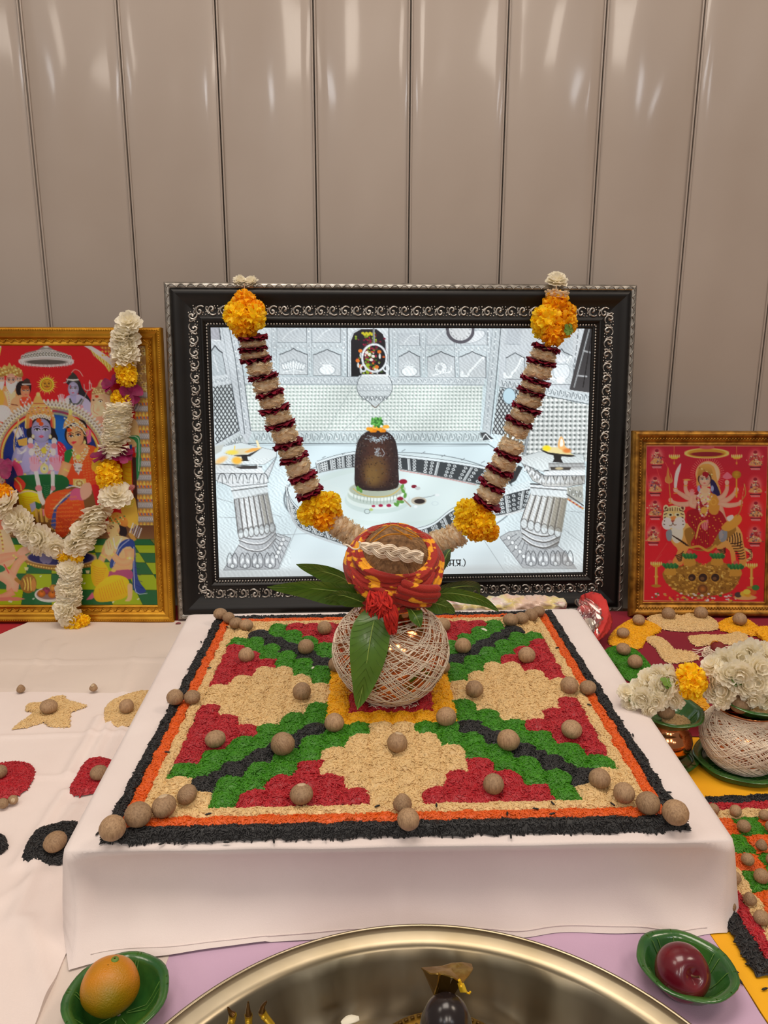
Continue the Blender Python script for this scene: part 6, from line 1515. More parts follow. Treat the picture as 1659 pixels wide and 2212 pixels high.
# ------------------------------------------------------------------ betel nuts
def nut_mesh(kind, k):
    b = MB()
    n, mrows = 18, 11
    P = np.zeros((n, mrows, 3))
    for j in range(mrows):
        th = PI * j / (mrows - 1); th = min(max(th, .004), PI - .004)
        for i in range(n):
            a = 2 * PI * i / n
            r = math.sin(th); z = -math.cos(th)
            if kind == 'cone': z = z * 1.22 if z > 0 else z * .7; r *= (1 - .22 * max(z, 0))
            elif kind == 'flat': z *= .78
            else: z = z * .98 if z > 0 else z * .84
            w_ = 1 + .03 * hsh(math.cos(a) * 2 + k, math.sin(a) * 2 + z * 2, k)
            P[i, j] = (r * math.cos(a) * w_, r * math.sin(a) * w_, z)
    b.grid(P, cu=True)
    return b.mesh('nut_' + kind, m_nut)
NUTS = {(kd, v): nut_mesh(kd, v + len(kd)) for kd in ('round', 'cone', 'flat') for v in (0, 1)}
sc_ = MB()
sc_.lathe([(0.02, .012), (0.16, .02), (0.3, .0), (0.38, -.05), (0.42, -.12)], 14)
ME_SCAR = sc_.mesh('scar', m_scar)
_nr = random.Random(21)
def nut(u, v, d, surf, label, group, kind=None, scar=None, tilt=None, name='betel_nut'):
    r = 0.013
    for _ in range(4):
        P = atz(u, v, surf + r * 0.86); r = d / 2 * mperpx(P)
    kd = kind or _nr.choice(['round', 'round', 'round', 'flat'])
    o = link(name, NUTS[(kd, _nr.randint(0, 1))])
    o.location = (P[0], P[1], surf + r * (0.86 if kd != 'flat' else .8))
    o.scale = (r, r * _nr.uniform(.93, 1.0), r)
    t = tilt if tilt is not None else (_nr.uniform(-.22, .22), _nr.uniform(-.22, .22))
    o.rotation_euler = (t[0], t[1], _nr.uniform(0, 6.28))
    tag(o, label, 'nut', group)
    if scar is not None:
        s = link('scar', ME_SCAR, o)
        a, e = scar      # azimuth and elevation of the pale scar on the nut
        d_ = Vector((math.cos(e) * math.cos(a), math.cos(e) * math.sin(a), math.sin(e)))
        d_.rotate(Euler((0, 0, -o.rotation_euler.z)))
        top = {'round': .98 if d_.z > 0 else .84, 'cone': 1.2 if d_.z > 0 else .7, 'flat': .78}[kd]
        s.location = Vector((d_.x * .985, d_.y * .985, d_.z * top * .985))
        s.rotation_euler = d_.to_track_quat('Z', 'Y').to_euler()
        s['label'] = 'pale flat scar'
    return o
RT = RZ + 0.0095      # top of the rice on the board
GB = 'betel nuts on the board pattern'
for u, v, d, lab, kw in (
    (243, 1790, 58, 'betel nut at the very front left corner of the board pattern, on the black border', {}),
    (298, 1758, 60, 'betel nut second from the front left corner, largest of that diagonal row', {}),
    (354, 1740, 56, 'betel nut with a pale pit on top, third from the front left corner', dict(scar=(1.6, 1.1))),
    (404, 1715, 46, 'small tilted oblong betel nut at the inner end of the front left row', dict(kind='flat', tilt=(.5, .3))),
    (465, 1595, 46, 'betel nut on the crimson triangle along the left edge, front half of the board', {}),
    (611, 1608, 54, 'big brown betel nut on the black diagonal of the front left quarter', {}),
    (651, 1714, 53, 'pale brown betel nut on the crimson triangle of the front edge, left of the middle', dict(scar=(1.5, 1.2))),
    (722, 1562, 44, 'greyish betel nut on the front left corner of the yellow square', {}),
    (858, 1605, 46, 'pale mottled betel nut at the tip of the front cream field', dict(scar=(1.2, 1.2))),
    (869, 1737, 42, 'dark pointed betel nut standing behind the one at the middle of the front border', dict(kind='cone')),
    (882, 1771, 51, 'round betel nut in the middle of the front border line', dict(kind='round')),
    (964, 1549, 45, 'betel nut on the front right corner of the yellow square', {}),
    (1098, 1600, 50, 'round betel nut on the black diagonal of the front right quarter', {}),
    (1066, 1695, 48, 'betel nut on the crimson triangle of the front edge, right of the middle', {}),
    (1235, 1574, 48, 'betel nut on the crimson triangle along the right edge, front half of the board', {}),
    (1295, 1683, 47, 'betel nut on the green and black rice near the front right row, innermost of it', {}),
    (1348, 1714, 48, 'veined betel nut third from the front right corner', {}),
    (1400, 1736, 52, 'betel nut with a dark slit on top, second from the front right corner', {}),
    (1459, 1756, 57, 'betel nut at the very front right corner of the board pattern', {}),
    (378, 1507, 37, 'pale capped betel nut on the black border halfway along the left edge', dict(scar=(1.5, 1.0))),
    (415, 1505, 36, 'betel nut just inside the border halfway along the left edge', {}),
    (652, 1494, 41, 'betel nut at the inner tip of the left cream field', {}),
    (532, 1416, 35, 'whitish half peeled betel nut on the crimson triangle of the left edge, back half', dict(scar=(1.3, 1.0))),
    (661, 1398, 36, 'betel nut on the black diagonal of the back left quarter', {}),
    (701, 1357, 32, 'betel nut on the crimson triangle of the back edge, left of the pot', {}),
    (476, 1325, 31, 'betel nut at the very back left corner of the board pattern', {}),
    (494, 1335, 27, 'small betel nut second from the back left corner', {}),
    (510, 1345, 31, 'betel nut third from the back left corner', dict(kind='flat')),
    (532, 1349, 31, 'betel nut at the inner end of the back left row', dict(kind='flat')),
    (726, 1436, 36, 'betel nut half hidden by the left side of the thread-wrapped pot', {}),
    (1025, 1489, 39, 'betel nut at the inner tip of the right cream field', {}),
    (1230, 1481, 40, 'betel nut just inside the border halfway along the right edge', {}),
    (1270, 1484, 37, 'betel nut on the black border halfway along the right edge', {}),
    (1138, 1416, 38, 'betel nut on the crimson triangle along the right edge, back half of the board', {}),
    (1000, 1396, 37, 'betel nut on the black diagonal of the back right quarter', {}),
    (957, 1351, 34, 'betel nut on the crimson triangle of the back edge, right of the pot', {}),
    (957, 1441, 32, 'betel nut peeping out behind the right side of the thread-wrapped pot', {}),
    (1103, 1338, 36, 'broad betel nut at the inner end of the back right row', dict(kind='flat')),
    (1127, 1334, 31, 'betel nut third from the back right corner', {}),
    (1147, 1329, 30, 'dark betel nut second from the back right corner', {}),
    (1163, 1320, 30, 'betel nut at the very back right corner of the board pattern', {})):
    nut(u, v, d, RT, lab, GB, **kw)
# the dark slit of one nut
SL = 'betel nuts on the white spread'
for u, v, d, s, lab, kw in (
    (45, 1489, 19, Z0, 'small upright cone shaped betel nut alone on the white spread, left of the rice star', dict(kind='cone')),
    (202, 1487, 18, Z0, 'small upright speckled betel nut alone on the white spread, right of the rice star', dict(kind='cone', scar=(-1.6, .9))),
    (105, 1525, 37, Z0 + .005, 'betel nut on the star of cream rice', {}),
    (273, 1526, 33, Z0 + .006, 'betel nut on the oval cream rice heap', {}),
    (-1, 1668, 32, Z0 + .006, 'betel nut on the wide crimson heap, cut by the left edge', {}),
    (213, 1668, 38, Z0 + .006, 'betel nut on the slanted crimson heap, half hidden by the board', {}),
    (28, 1727, 23, Z0, 'small pale betel nut below the wide crimson heap', dict(scar=(-1.2, .6))),
    (6, 1736, 24, Z0, 'small betel nut left of the pale one below the wide crimson heap', {}),
    (119, 1817, 50, Z0 + .007, 'big betel nut on the black rice heap beside the board corner', {})):
    nut(u, v, d, s, lab, SL, **kw)
# white petals dropped on the board
def small_petal(u, v, w_, z, label, rot, mt=m_wpetal, name='white_petal'):
    p = atz(u, v, z); s = w_ * mperpx(p)
    P = np.zeros((7, 5, 3))
    for i, t in enumerate(np.linspace(0, 1, 7)):
        for j, q in enumerate(np.linspace(-1, 1, 5)):
            P[i, j] = ((t - .5) * s, q * s * .26 * math.sin(PI * (.08 + .84 * t)) ** .6, s * (.10 * (1 - q * q) + .12 * math.sin(PI * t) + .03))
    mb = MB(); mb.grid(P); P2 = P.copy(); P2[:, :, 2] -= s * .05; mb.grid(P2[::-1])
    o = mb.build(name, mt); o.location = (p[0], p[1], z); o.rotation_euler = (0, 0, rot)
    return tag(o, label, 'petal', 'dropped petals')
small_petal(1040, 1362, 24, RT, 'white petal on the green rice at the back right of the board', -.3)
small_petal(1022, 1421, 20, RT, 'small white petal between green and black rice, right of the pot', .2)
small_petal(676, 1443, 11, RT, 'tiny white petal on the green rice left of the pot', 1.2)
small_petal(385, 1347, 11, Z0, 'tiny crimson petal on the white spread below the gold frame corner', .3, m_rpetal, 'crimson_petal')

# ------------------------------------------------------------------ flowers and garlands
def petal_quad(b, c, out, up, l, w_, curl, rsx, nl=3, nw=3, frill=.12):
    """one petal: from c along out, widening, tip curling towards up"""
    out = Vector(out).normalized(); up = Vector(up).normalized(); side = out.cross(up).normalized(); up = side.cross(out).normalized()
    P = np.zeros((nl + 1, nw, 3))
    for i in range(nl + 1):
        t = i / nl
        wd = w_ * (0.35 + 0.65 * math.sin(min(t * 1.15, 1) * PI * .5)) * (1 if t < .95 else .86)
        for j in range(nw):
            q = 2 * j / (nw - 1) - 1
            p = Vector(c) + out * (l * t * (1 - (.10 if i == nl and abs(q) > .5 else 0))) + side * (q * wd / 2) + up * (curl * l * t * t + frill * l * rsx.uniform(-.5, .5) * t + .10 * l * q * q * t)
            P[i, j] = p
    b.grid(P)
def marigold(seed, n=170):
    r_ = random.Random(seed); b = MB()
    b.sphere((0, 0, 0), .6, 8, 6)
    for k in range(n):
        z = 1 - 2 * (k + .5) / n; a = k * 2.39996 + r_.uniform(-.2, .2); s = math.sqrt(1 - z * z)
        d = Vector((s * math.cos(a), s * math.sin(a), z))
        tan = Vector((-math.sin(a), math.cos(a), 0)); t2 = d.cross(tan)
        up = (tan * math.cos(k * 1.7) + t2 * math.sin(k * 1.7))
        petal_quad(b, d * .5, d + up * .35, up, r_.uniform(.40, .54), r_.uniform(.26, .36), .35, r_, 2, 3, .3)
    return b.mesh('marigold', m_marigold)
def white_flower(seed):
    r_ = random.Random(seed); b = MB()
    b.sphere((0, 0, .1), (.16, .16, .12), 8, 5)
    for ring, (n, l, e) in enumerate(((12, 1.0, -.10), (12, 1.0, .2), (10, .97, .5), (8, .93, .85), (5, .9, 1.15))):
        for k in range(n):
            a = 2 * PI * (k + ring * .5) / n + r_.uniform(-.12, .12)
            d = Vector((math.cos(a) * math.cos(e), math.sin(a) * math.cos(e), math.sin(e)))
            petal_quad(b, d * .05, d, (0, 0, 1), l * r_.uniform(.86, 1.08), .50, .10, r_, 3, 3, .14)
    return b.mesh('white_flower', m_wpetal)
def ruffle(seed, mt, name, thick=.9, n=110, core=True):
    """flowers threaded face to face: a frilled stack round the string (axis Z)"""
    r_ = random.Random(seed); b = MB()
    if core: b.lathe([(.05, -thick * .5), (.80, -thick * .46), (.86, 0), (.80, thick * .46), (.05, thick * .5)], 20, wob=lambda a, j: .04 * math.sin(a * 7 + j * 2))
    for k in range(n):
        a = k * 2.39996 + r_.uniform(-.15, .15); z = ((k + .5) / n - .5) * thick
        e = r_.uniform(-.35, .75)
        d = Vector((math.cos(a) * math.cos(e), math.sin(a) * math.cos(e), math.sin(e)))
        c = Vector((math.cos(a) * .58, math.sin(a) * .58, z - .08))
        up = Vector((-math.sin(a) * r_.uniform(-.6, .6), math.cos(a) * r_.uniform(-.6, .6), 1))
        petal_quad(b, c, d, up, r_.uniform(.36, .50), r_.uniform(.34, .5), r_.uniform(.0, .35), r_, 2, 3, .28)
    return b.mesh(name, mt)
def petal_ring(seed, mt, name, na=44, layers=3, thick=.3):
    r_ = random.Random(seed); b = MB()
    for k in range(layers):
        z0 = (k / (layers - 1) - .5) * thick; ph = r_.uniform(0, 6); P = np.zeros((na, 4, 3))
        for i in range(na):
            a = 2 * PI * i / na
            for j, rr_ in enumerate((.12, .62, .9, 1.0)):
                rad = rr_ * (1 + .07 * math.sin(a * 5 + ph) + .06 * math.sin(a * 13 + k) * rr_)
                P[i, j] = (rad * math.cos(a), rad * math.sin(a), z0 + .17 * rr_ ** 2 * (math.sin(a * 7 + ph) * .7 + math.sin(a * 13 + ph * 2) * .5))
        b.grid(P, cu=True); P2 = P.copy(); P2[:, :, 2] -= .05; b.grid(P2[::-1], cu=True)
    return b.mesh(name, mt)
def lone_petals(seed, mt, name):
    """a few loose broad petals tied between two flowers"""
    r_ = random.Random(seed); b = MB()
    for k in range(7):
        a = 2 * PI * k / 7 + r_.uniform(-.3, .3); e = r_.uniform(-.25, .35)
        petal_quad(b, (0, 0, 0), (math.cos(a) * math.cos(e), math.sin(a) * math.cos(e), math.sin(e)), (0, 0, 1), r_.uniform(.85, 1.15), .8, r_.uniform(-.2, .2), r_, 4, 4, .12)
    return b.mesh(name, mt)
ME_MG = [marigold(1), marigold(2), marigold(3)]
ME_OM = [m_.copy() for m_ in ME_MG]
for m_ in ME_OM: m_.materials.clear(); m_.materials.append(m_orange_mg)
ME_WF = [white_flower(1), white_flower(2), white_flower(3)]
ME_CR = [ruffle(1, m_cpetal, 'cream_flower'), ruffle(2, m_cpetal, 'cream_flower'), ruffle(3, m_cpetal, 'cream_flower')]
ME_WR = [ruffle(4, m_wpetal, 'white_flower'), ruffle(5, m_wpetal, 'white_flower')]
ME_RR = [petal_ring(6, m_rpetal, 'crimson_petals'), petal_ring(7, m_rpetal, 'crimson_petals')]
ME_MP = [lone_petals(8, m_mpetal, 'magenta_petals'), lone_petals(9, m_mpetal, 'magenta_petals')]
ME_LF = [lone_petals(10, m_stem, 'green_leaflet')]
_gr = random.Random(5)
def bloom(root, me, P, scale, axis=(0, 0, 1), spin=None, name=None):
    """one flower of a garland, parented to it"""
    o = link(name or me[0].name.split('.')[0], _gr.choice(me), root)
    loc = Vector(P) - root.location
    o.location = loc
    q = Vector(axis).normalized().to_track_quat('Z', 'Y') @ Quaternion((0, 0, 1), spin if spin is not None else _gr.uniform(0, 6.28))
    o.rotation_mode = 'QUATERNION'; o.rotation_quaternion = q
    o.scale = (scale, scale, scale) if np.isscalar(scale) else scale
    return o
def string(root, pts):
    b = MB(); b.tube(np.array(pts) - np.array(root.location), 0.0011, 5)
    b.build('string', m_thread, root)

def frame_plane(root, out):
    M_ = Euler(root.rotation_euler).to_matrix()
    n = M_ @ Vector((0, -1, 0)); p = Vector(root.location) + n * out
    return np.array(p), np.array(n), M_
# --- garland over the backlit picture
cp, cn, _ = frame_plane(cf, 0.034)
G1 = empty('flower_garland', tuple(atplane(850, 1150, cp, cn)))
tag(G1, 'long cream, crimson and yellow flower garland looped over the backlit picture', 'garland')
def on(u, v, lift): return atplane(u, v, cp + cn * lift, cn)
def strand(pts, reds, width, root, lift=0.026):
    """cream flower stacks between crimson petal rings along a picture polyline"""
    for i, (u, v, tilt) in enumerate(reds):
        P = on(u, v, lift); s = width / 2 * mperpx(P)
        ax = Vector((math.sin(tilt), 0, math.cos(tilt))) + Vector(cn) * .12
        bloom(root, ME_RR, P, (s * 1.10, s * 1.0, s * .62), ax)
        if i + 1 < len(reds):
            u2, v2, t2 = reds[i + 1]
            Q = on((u + u2) / 2, (v + v2) / 2, lift); L_ = np.linalg.norm(on(u2, v2, lift) - P)
            tm = (tilt + t2) / 2
            n = max(1, round(L_ / 0.034))
            for k in range(n):
                f = (k + .5) / n
                Q = on(u + (u2 - u) * f, v + (v2 - v) * f, lift)
                bloom(root, ME_CR, Q, (s * .98, s * .95, L_ / n * .74), Vector((math.sin(tm), 0, math.cos(tm))) + Vector(cn) * .1)
LT = [(546, 729, .05), (546, 753, .1), (553, 776, .12), (568, 813, .2), (582, 849, .25), (593, 883, .25), (606, 917, .26), (623, 958, .28), (634, 989, .3), (654, 1029, .34), (668, 1064, .4)]
RT_ = [(1180, 751, -.25), (1169, 782, -.22), (1157, 822, -.3), (1147, 846, -.3), (1138, 882, -.3), (1121, 911, -.34), (1098, 982, -.36), (1080, 1016, -.4), (1063, 1048, -.45), (1052, 1086, -.5)]
strand(None, [(u, v, -t) for u, v, t in LT], 61, G1)
strand(None, [(u, v, -t) for u, v, t in RT_], 60, G1)
def cluster(items, root):
    for u, v, r, lift, me in items:
        P = on(u, v, lift); bloom(root, me, P, r * mperpx(P), Vector((_gr.uniform(-1, 1), -1, _gr.uniform(-.6, 1))), name='marigold')
cluster([(528, 652, 29, .022, ME_OM), (516, 684, 36, .030, ME_MG), (546, 686, 33, .034, ME_MG), (528, 706, 31, .030, ME_OM), (508, 672, 26, .020, ME_MG), (553, 668, 22, .026, ME_OM)], G1)
cluster([(1201, 658, 32, .022, ME_OM), (1180, 692, 36, .032, ME_MG), (1216, 700, 33, .030, ME_OM), (1194, 722, 30, .034, ME_OM), (1172, 712, 24, .024, ME_MG), (1222, 676, 26, .022, ME_OM)], G1)
cluster([(686, 1092, 35, .028, ME_MG), (710, 1088, 30, .034, ME_MG), (668, 1110, 29, .028, ME_MG), (700, 1120, 32, .032, ME_OM), (722, 1108, 20, .024, ME_OM), (675, 1085, 24, .030, ME_MG)], G1)
cluster([(1012, 1106, 33, .028, ME_MG), (1040, 1128, 34, .032, ME_MG), (1004, 1132, 28, .030, ME_MG), (1030, 1146, 27, .034, ME_OM), (1058, 1148, 24, .026, ME_OM), (1040, 1098, 24, .024, ME_OM)], G1)
for u, v, tl in ((728, 1134, -.9), (744, 1145, -.95), (762, 1158, -1.1), (780, 1168, -1.2), (800, 1176, -1.3), (820, 1182, -1.4), (840, 1186, -1.57), (862, 1187, 1.57), (885, 1186, 1.5), (906, 1183, 1.4), (925, 1179, 1.3), (942, 1174, 1.15), (958, 1169, 1.05), (972, 1163, 1.0), (986, 1156, 1.0)):
    P = on(u, v, .022); s = 29 * mperpx(P)
    bloom(G1, ME_CR, P, (s, s * .9, .024), (math.sin(tl), 0, math.cos(tl)))
for u, v, r in ((1202, 610, 25),):
    P = on(u, v, .004); bloom(G1, ME_WF, P, r * mperpx(P), (0, -.45, 1))
for u, v, r in ((518, 610, 16), (543, 612, 17)):
    P = on(u, v, -.01); o = bloom(G1, ME_WF, P, r * mperpx(P), (_gr.uniform(-.5, .5), -.5, 1)); bloom(G1, ME_LF, P - np.array([0, 0, .006]), .008, (0, 0, 1))
P = on(1203, 636, .02); bloom(G1, ME_CR, P, (26 * mperpx(P), 24 * mperpx(P), .016), (0.1, 0, 1))
P = on(1228, 712, .056); bloom(G1, ME_LF, P, .012, (.4, -1, .3))
string(G1, [on(u, v, .024) for u, v in ((528, 612), (528, 700), (546, 753), (582, 849), (606, 917), (634, 989), (668, 1064), (700, 1110), (762, 1158), (840, 1186), (925, 1178), (982, 1168), (1030, 1130), (1052, 1086), (1098, 982), (1138, 882), (1169, 782), (1196, 700), (1202, 616))])
# --- garland over the gold framed picture
cp, cn, _ = frame_plane(lf, 0.021)
G2 = empty('flower_garland', tuple(atplane(150, 1100, cp, cn)))
tag(G2, 'white flower garland with yellow and magenta blooms over the gold framed throne picture', 'garland')
for u, v, r, ax, me in ((279, 700, 28, (.1, -.75, .6), ME_WF), (270, 738, 33, (0, -.8, .6), ME_WF), (270, 728, 31, (0.1, -.4, 1), ME_WF), (273, 768, 31, (.1, -.6, .8), ME_WF), (270, 775, 30, (.0, -.5, -1), ME_WF), (276, 757, 27, (0, -.7, .5), ME_WF),
                        (250, 1069, 33, (.3, -.7, .5), ME_WF), (238, 1076, 26, (-.3, -.5, .6), ME_WF), (210, 1098, 32, (.25, -.45, -1), ME_WF), (202, 1112, 28, (.2, -.5, -1), ME_WF), (198, 1133, 33, (.25, -.45, -1), ME_WF), (182, 1152, 30, (.2, -.5, 1), ME_WF), (174, 1166, 34, (.4, -.5, -1), ME_WF), (166, 1178, 28, (.1, -.8, .4), ME_WF),
                        (20, 1086, 30, (-.5, -.6, .7), ME_WF), (6, 1100, 24, (-.2, -.8, .4), ME_WF), (38, 1124, 32, (-.3, -.8, .5), ME_WF), (58, 1140, 30, (-.5, -.6, .4), ME_WF), (64, 1156, 26, (-.1, -.9, .1), ME_WF), (90, 1162, 31, (-.3, -.9, .2), ME_WF), (84, 1178, 24, (-.6, -.6, 0), ME_WF), (120, 1180, 27, (.3, -.8, -.3), ME_WF), (112, 1172, 22, (-.4, -.7, .5), ME_WF)):
    P = on(u, v, .016 + _gr.uniform(0, .008)); bloom(G2, me, P, r * mperpx(P), ax)
for u, v in ((258, 876), (257, 884), (256, 892), (255, 902), (254, 911), (253, 920), (252, 930), (250, 940)):
    P = on(u, v, .020); s = 31 * mperpx(P); bloom(G2, ME_WR, P, (s, s * .85, .016), (-.08, -.1, 1))
P = on(246, 964, .018); bloom(G2, ME_WF, P, 32 * mperpx(P), (0, -.3, -1)); P = on(250, 955, .016); bloom(G2, ME_WF, P, 28 * mperpx(P), (0.1, -.3, 1))
for u, v, r, me in ((272, 800, 25, ME_MG), (274, 815, 25, ME_MG), (264, 796, 18, ME_MG), (258, 860, 21, ME_MG), (268, 866, 20, ME_MG), (236, 1020, 30, ME_MG), (234, 1036, 28, ME_MG), (244, 1042, 22, ME_MG), (137, 1198, 18, ME_MG), (166, 1200, 17, ME_MG), (6, 1066, 24, ME_OM), (8, 1078, 18, ME_OM), (166, 1344, 23, ME_MG), (152, 1357, 19, ME_MG), (182, 1340, 14, ME_MG)):
    P = on(u, v, .020); bloom(G2, me, P, r * mperpx(P), (_gr.uniform(-1, 1), -1, .4), name='marigold')
for u, v, r, ax in ((242, 830, 25, (-.5, -.6, .6)), (284, 850, 27, (.5, -.6, .2)), (222, 984, 24, (-.4, -.5, .8)), (262, 982, 24, (.4, -.5, .8)), (-2, 1012, 28, (.3, -.7, .4))):
    P = on(u, v, .018); bloom(G2, ME_MP, P, r * mperpx(P), ax)
for u, v in ((151, 1224), (152, 1240), (152, 1256), (151, 1272), (149, 1288), (147, 1302)):
    P = on(u, v, .018); s = 28 * mperpx(P); bloom(G2, ME_WR, P, (s, s * .85, .017), (_gr.uniform(-.15, .15), -.2, 1))
for u, v, r, ax in ((152, 1230, 25, (.2, -.8, .4)), (146, 1272, 26, (-.2, -.8, -.3)), (143, 1316, 27, (-.3, -.8, .4)), (150, 1330, 26, (.3, -.8, -.3))):
    P = on(u, v, .024); bloom(G2, ME_WF, P, r * mperpx(P), ax)
string(G2, [on(u, v, .016) for u, v in ((279, 690), (272, 770), (262, 860), (252, 930), (246, 990), (236, 1040), (206, 1110), (170, 1175), (150, 1205), (152, 1260), (146, 1310), (160, 1350))])
string(G2, [on(u, v, .016) for u, v in ((-2, 1010), (8, 1075), (38, 1125), (88, 1168), (150, 1205))])
# ------------------------------------------------------------------ the pot in the middle of the board
KX, KY, KZ = 0.0097, 0.955, RZ + 0.0075
POT = [(0.0, 0.0), (0.026, 0.0), (0.031, 0.0015), (0.044, 0.010), (0.060, 0.025), (0.071, 0.042), (0.0768, 0.060), (0.0775, 0.072), (0.0745, 0.092), (0.066, 0.109), (0.053, 0.122), (0.043, 0.129), (0.0395, 0.135), (0.040, 0.141), (0.044, 0.146), (0.051, 0.149), (0.0525, 0.151), (0.051, 0.153), (0.044, 0.151), (0.038, 0.145), (0.036, 0.130)]
def prof_at(prof, t):
    """point of a lathe profile at a fraction of its outside length"""
    p = np.array(prof[1:12]); d = np.r_[0, np.cumsum(np.linalg.norm(np.diff(p, axis=0), axis=1))]
    return np.interp(t * d[-1], d, p[:, 0]), np.interp(t * d[-1], d, p[:, 1])
def pot(name, label, prof, pos, mt, wrap=None, seed=1):
    root = empty(name, pos); tag(root, label, 'pot')
    b = MB(); b.lathe(prof, 48); b.build('pot_body', mt, root)
    if wrap:
        n, rt, lo = wrap
        r_ = random.Random(seed); b = MB()
        for k in range(n):
            # a thread runs round the pot on a tilted ring
            ph = r_.uniform(0, 2 * PI); amp = r_.choice((r_.uniform(.2, .48), r_.uniform(.36, .49), r_.uniform(.30, .49))); mid = r_.uniform(lo + amp * .9, 1.0 - amp * .95) if lo + amp * .9 < 1 - amp * .95 else .52
            pts = []
            for q in np.linspace(0, 2 * PI, 56, endpoint=False):
                t = min(max(mid + amp * math.sin(q - ph), .02), .99)
                rr_, zz = prof_at(prof, t); rr_ += .0008 + .0022 * (k / n) ** 2
                a = q + .12 * math.sin(3 * q + ph)
                pts.append((rr_ * math.cos(a), rr_ * math.sin(a), zz))
            b.tube(pts, rt, 4, closed=True)
        tag(b.build('thread_wrap', m_thread, root), kind='stuff')
    return root
kp = pot('thread_wrapped_pot', 'copper pot wound with white cotton thread in the middle of the board', POT, (KX, KY, KZ), m_copper, (104, 0.00058, 0.0), 3)
# loose thread ends gathered under the pot
b = MB(); r_ = random.Random(4)
for k in range(26):
    a = r_.uniform(-2.5, -.6); p = [(math.cos(a) * .030, math.sin(a) * .030, .004)]
    for q in range(4): p.append((p[-1][0] + r_.uniform(-.008, .008), p[-1][1] - r_.uniform(0, .006), .002 + r_.uniform(0, .005)))
    b.tube(catmull(p, 3), .0005, 4)
b.build('thread_ends', m_thread, kp)

# coconut
m_coir = mat('coconut_fibre', (150, 112, 74), 0.85, rgb2=(102, 72, 44), scale=120, stretch=(1.6, 1.6, .12), bump=.8, bscale=180)
CX, CY, CZ = 0.0135, 0.953, 0.302
co = empty('coconut', (CX, CY, CZ)); tag(co, 'brown fibrous coconut sitting in the mouth of the thread-wrapped pot', 'coconut')
b = MB(); P = np.zeros((26, 17, 3))
for i in range(26):
    for j in range(17):
        a, t = 2 * PI * i / 26, min(max(PI * j / 16, .004), PI - .004)
        k = 1 + .02 * hsh(math.cos(a) * 3, t * 3) + .025 * math.cos(3 * a) * math.sin(t)
        P[i, j] = (.048 * k * math.sin(t) * math.cos(a), .048 * k * math.sin(t) * math.sin(a), -.052 * math.cos(t) * (1 if t < PI / 2 else 1.05))
b.grid(P, cu=True); sh_ = b.build('husk', m_coir, co); sh_.rotation_euler = (.55, 0, 0)
b = MB(); r_ = random.Random(8)
for k in range(90):
    a, t = r_.uniform(0, 2 * PI), r_.uniform(.1, 1.1)
    d = np.array([math.sin(t) * math.cos(a), math.sin(t) * math.sin(a), math.cos(t)]); tg = np.array([math.cos(t) * math.cos(a), math.cos(t) * math.sin(a), -math.sin(t)])
    p0 = d * .050; b.tube([p0, p0 + tg * .010 + d * .0015, p0 + tg * .020 + d * r_.uniform(0, .004)], .00028, 3)
fb = b.build('coir_fibres', mat('coir', (176, 136, 88), .9), co); fb.rotation_euler = (.55, 0, 0)

# tie-dyed cloth wound round the coconut
def tie_dye():
    m = mat('tie_dyed_cloth', (176, 30, 8), 0.8, bump=.5, bscale=500, sheen=.2)
    nt = m.node_tree; N, L = nt.nodes, nt.links
    tc, mp = N.new('ShaderNodeTexCoord'), N.new('ShaderNodeMapping')
    mp.inputs['Scale'].default_value = (.62, .62, 1.25)
    n1 = N.new('ShaderNodeTexNoise'); n1.inputs['Scale'].default_value = 66; n1.inputs['Detail'].default_value = 2.5
    r = N.new('ShaderNodeValToRGB')
    E = r.color_ramp.elements
    E[0].position, E[0].color = .55, (*lin((158, 26, 8)), 1)
    E[1].position, E[1].color = .585, (*lin((236, 160, 8)), 1)
    L.new(tc.outputs['Object'], mp.inputs[0]); L.new(mp.outputs[0], n1.inputs['Vector']); L.new(n1.outputs['Fac'], r.inputs['Fac']); L.new(r.outputs[0], N['Principled BSDF'].inputs['Base Color'])
    return m
m_tie = tie_dye()
m_tassel = mat('red_tassel', (196, 32, 14), .85, rgb2=(160, 22, 14), scale=200)
hw = empty('head_wrap_cloth', (CX, CY, CZ)); tag(hw, 'red and yellow tie-dyed cloth wound round the coconut, with a frayed red tassel', 'cloth')
ax = Vector((0, -.50, .866)); e1 = Vector((1, 0, 0)); e2 = ax.cross(e1)
def wound(name, h0, h1, rho0, amp, ph, rad, turns=1.0, a0=0.0, pleat=7):
    pts = []; n = 72
    for i in range(n + 1):
        f = i / n; a = a0 + 2 * PI * turns * f
        h = h0 + (h1 - h0) * f + amp * math.sin(a + ph)
        rho = rho0 * math.sqrt(max(.25, 1 - (h / .062) ** 2))
        pts.append(np.array(ax * h + (e1 * math.cos(a) + e2 * math.sin(a)) * rho))
    pts = np.array(pts); T = np.gradient(pts, axis=0); T /= np.linalg.norm(T, axis=1)[:, None]
    P = np.zeros((n + 1, 24, 3))
    for i in range(n + 1):
        d = pts[i] / np.linalg.norm(pts[i]); s = np.cross(T[i], d); s /= np.linalg.norm(s)
        fade = min(1, .25 + 6 * min(i, n - i) / n)
        for j in range(24):
            q = 2 * PI * j / 24
            w_ = rad * fade * (1 + .17 * math.sin(pleat * q + i * .12 + ph) + .14 * hsh(i * .33, j * .4, ph))
            P[i, j] = pts[i] + d * (w_ * 1.05 * math.cos(q)) + s * (w_ * 1.0 * math.sin(q))
    b = MB(); b.grid(P, cv=True)
    return b.build(name, m_tie, hw)
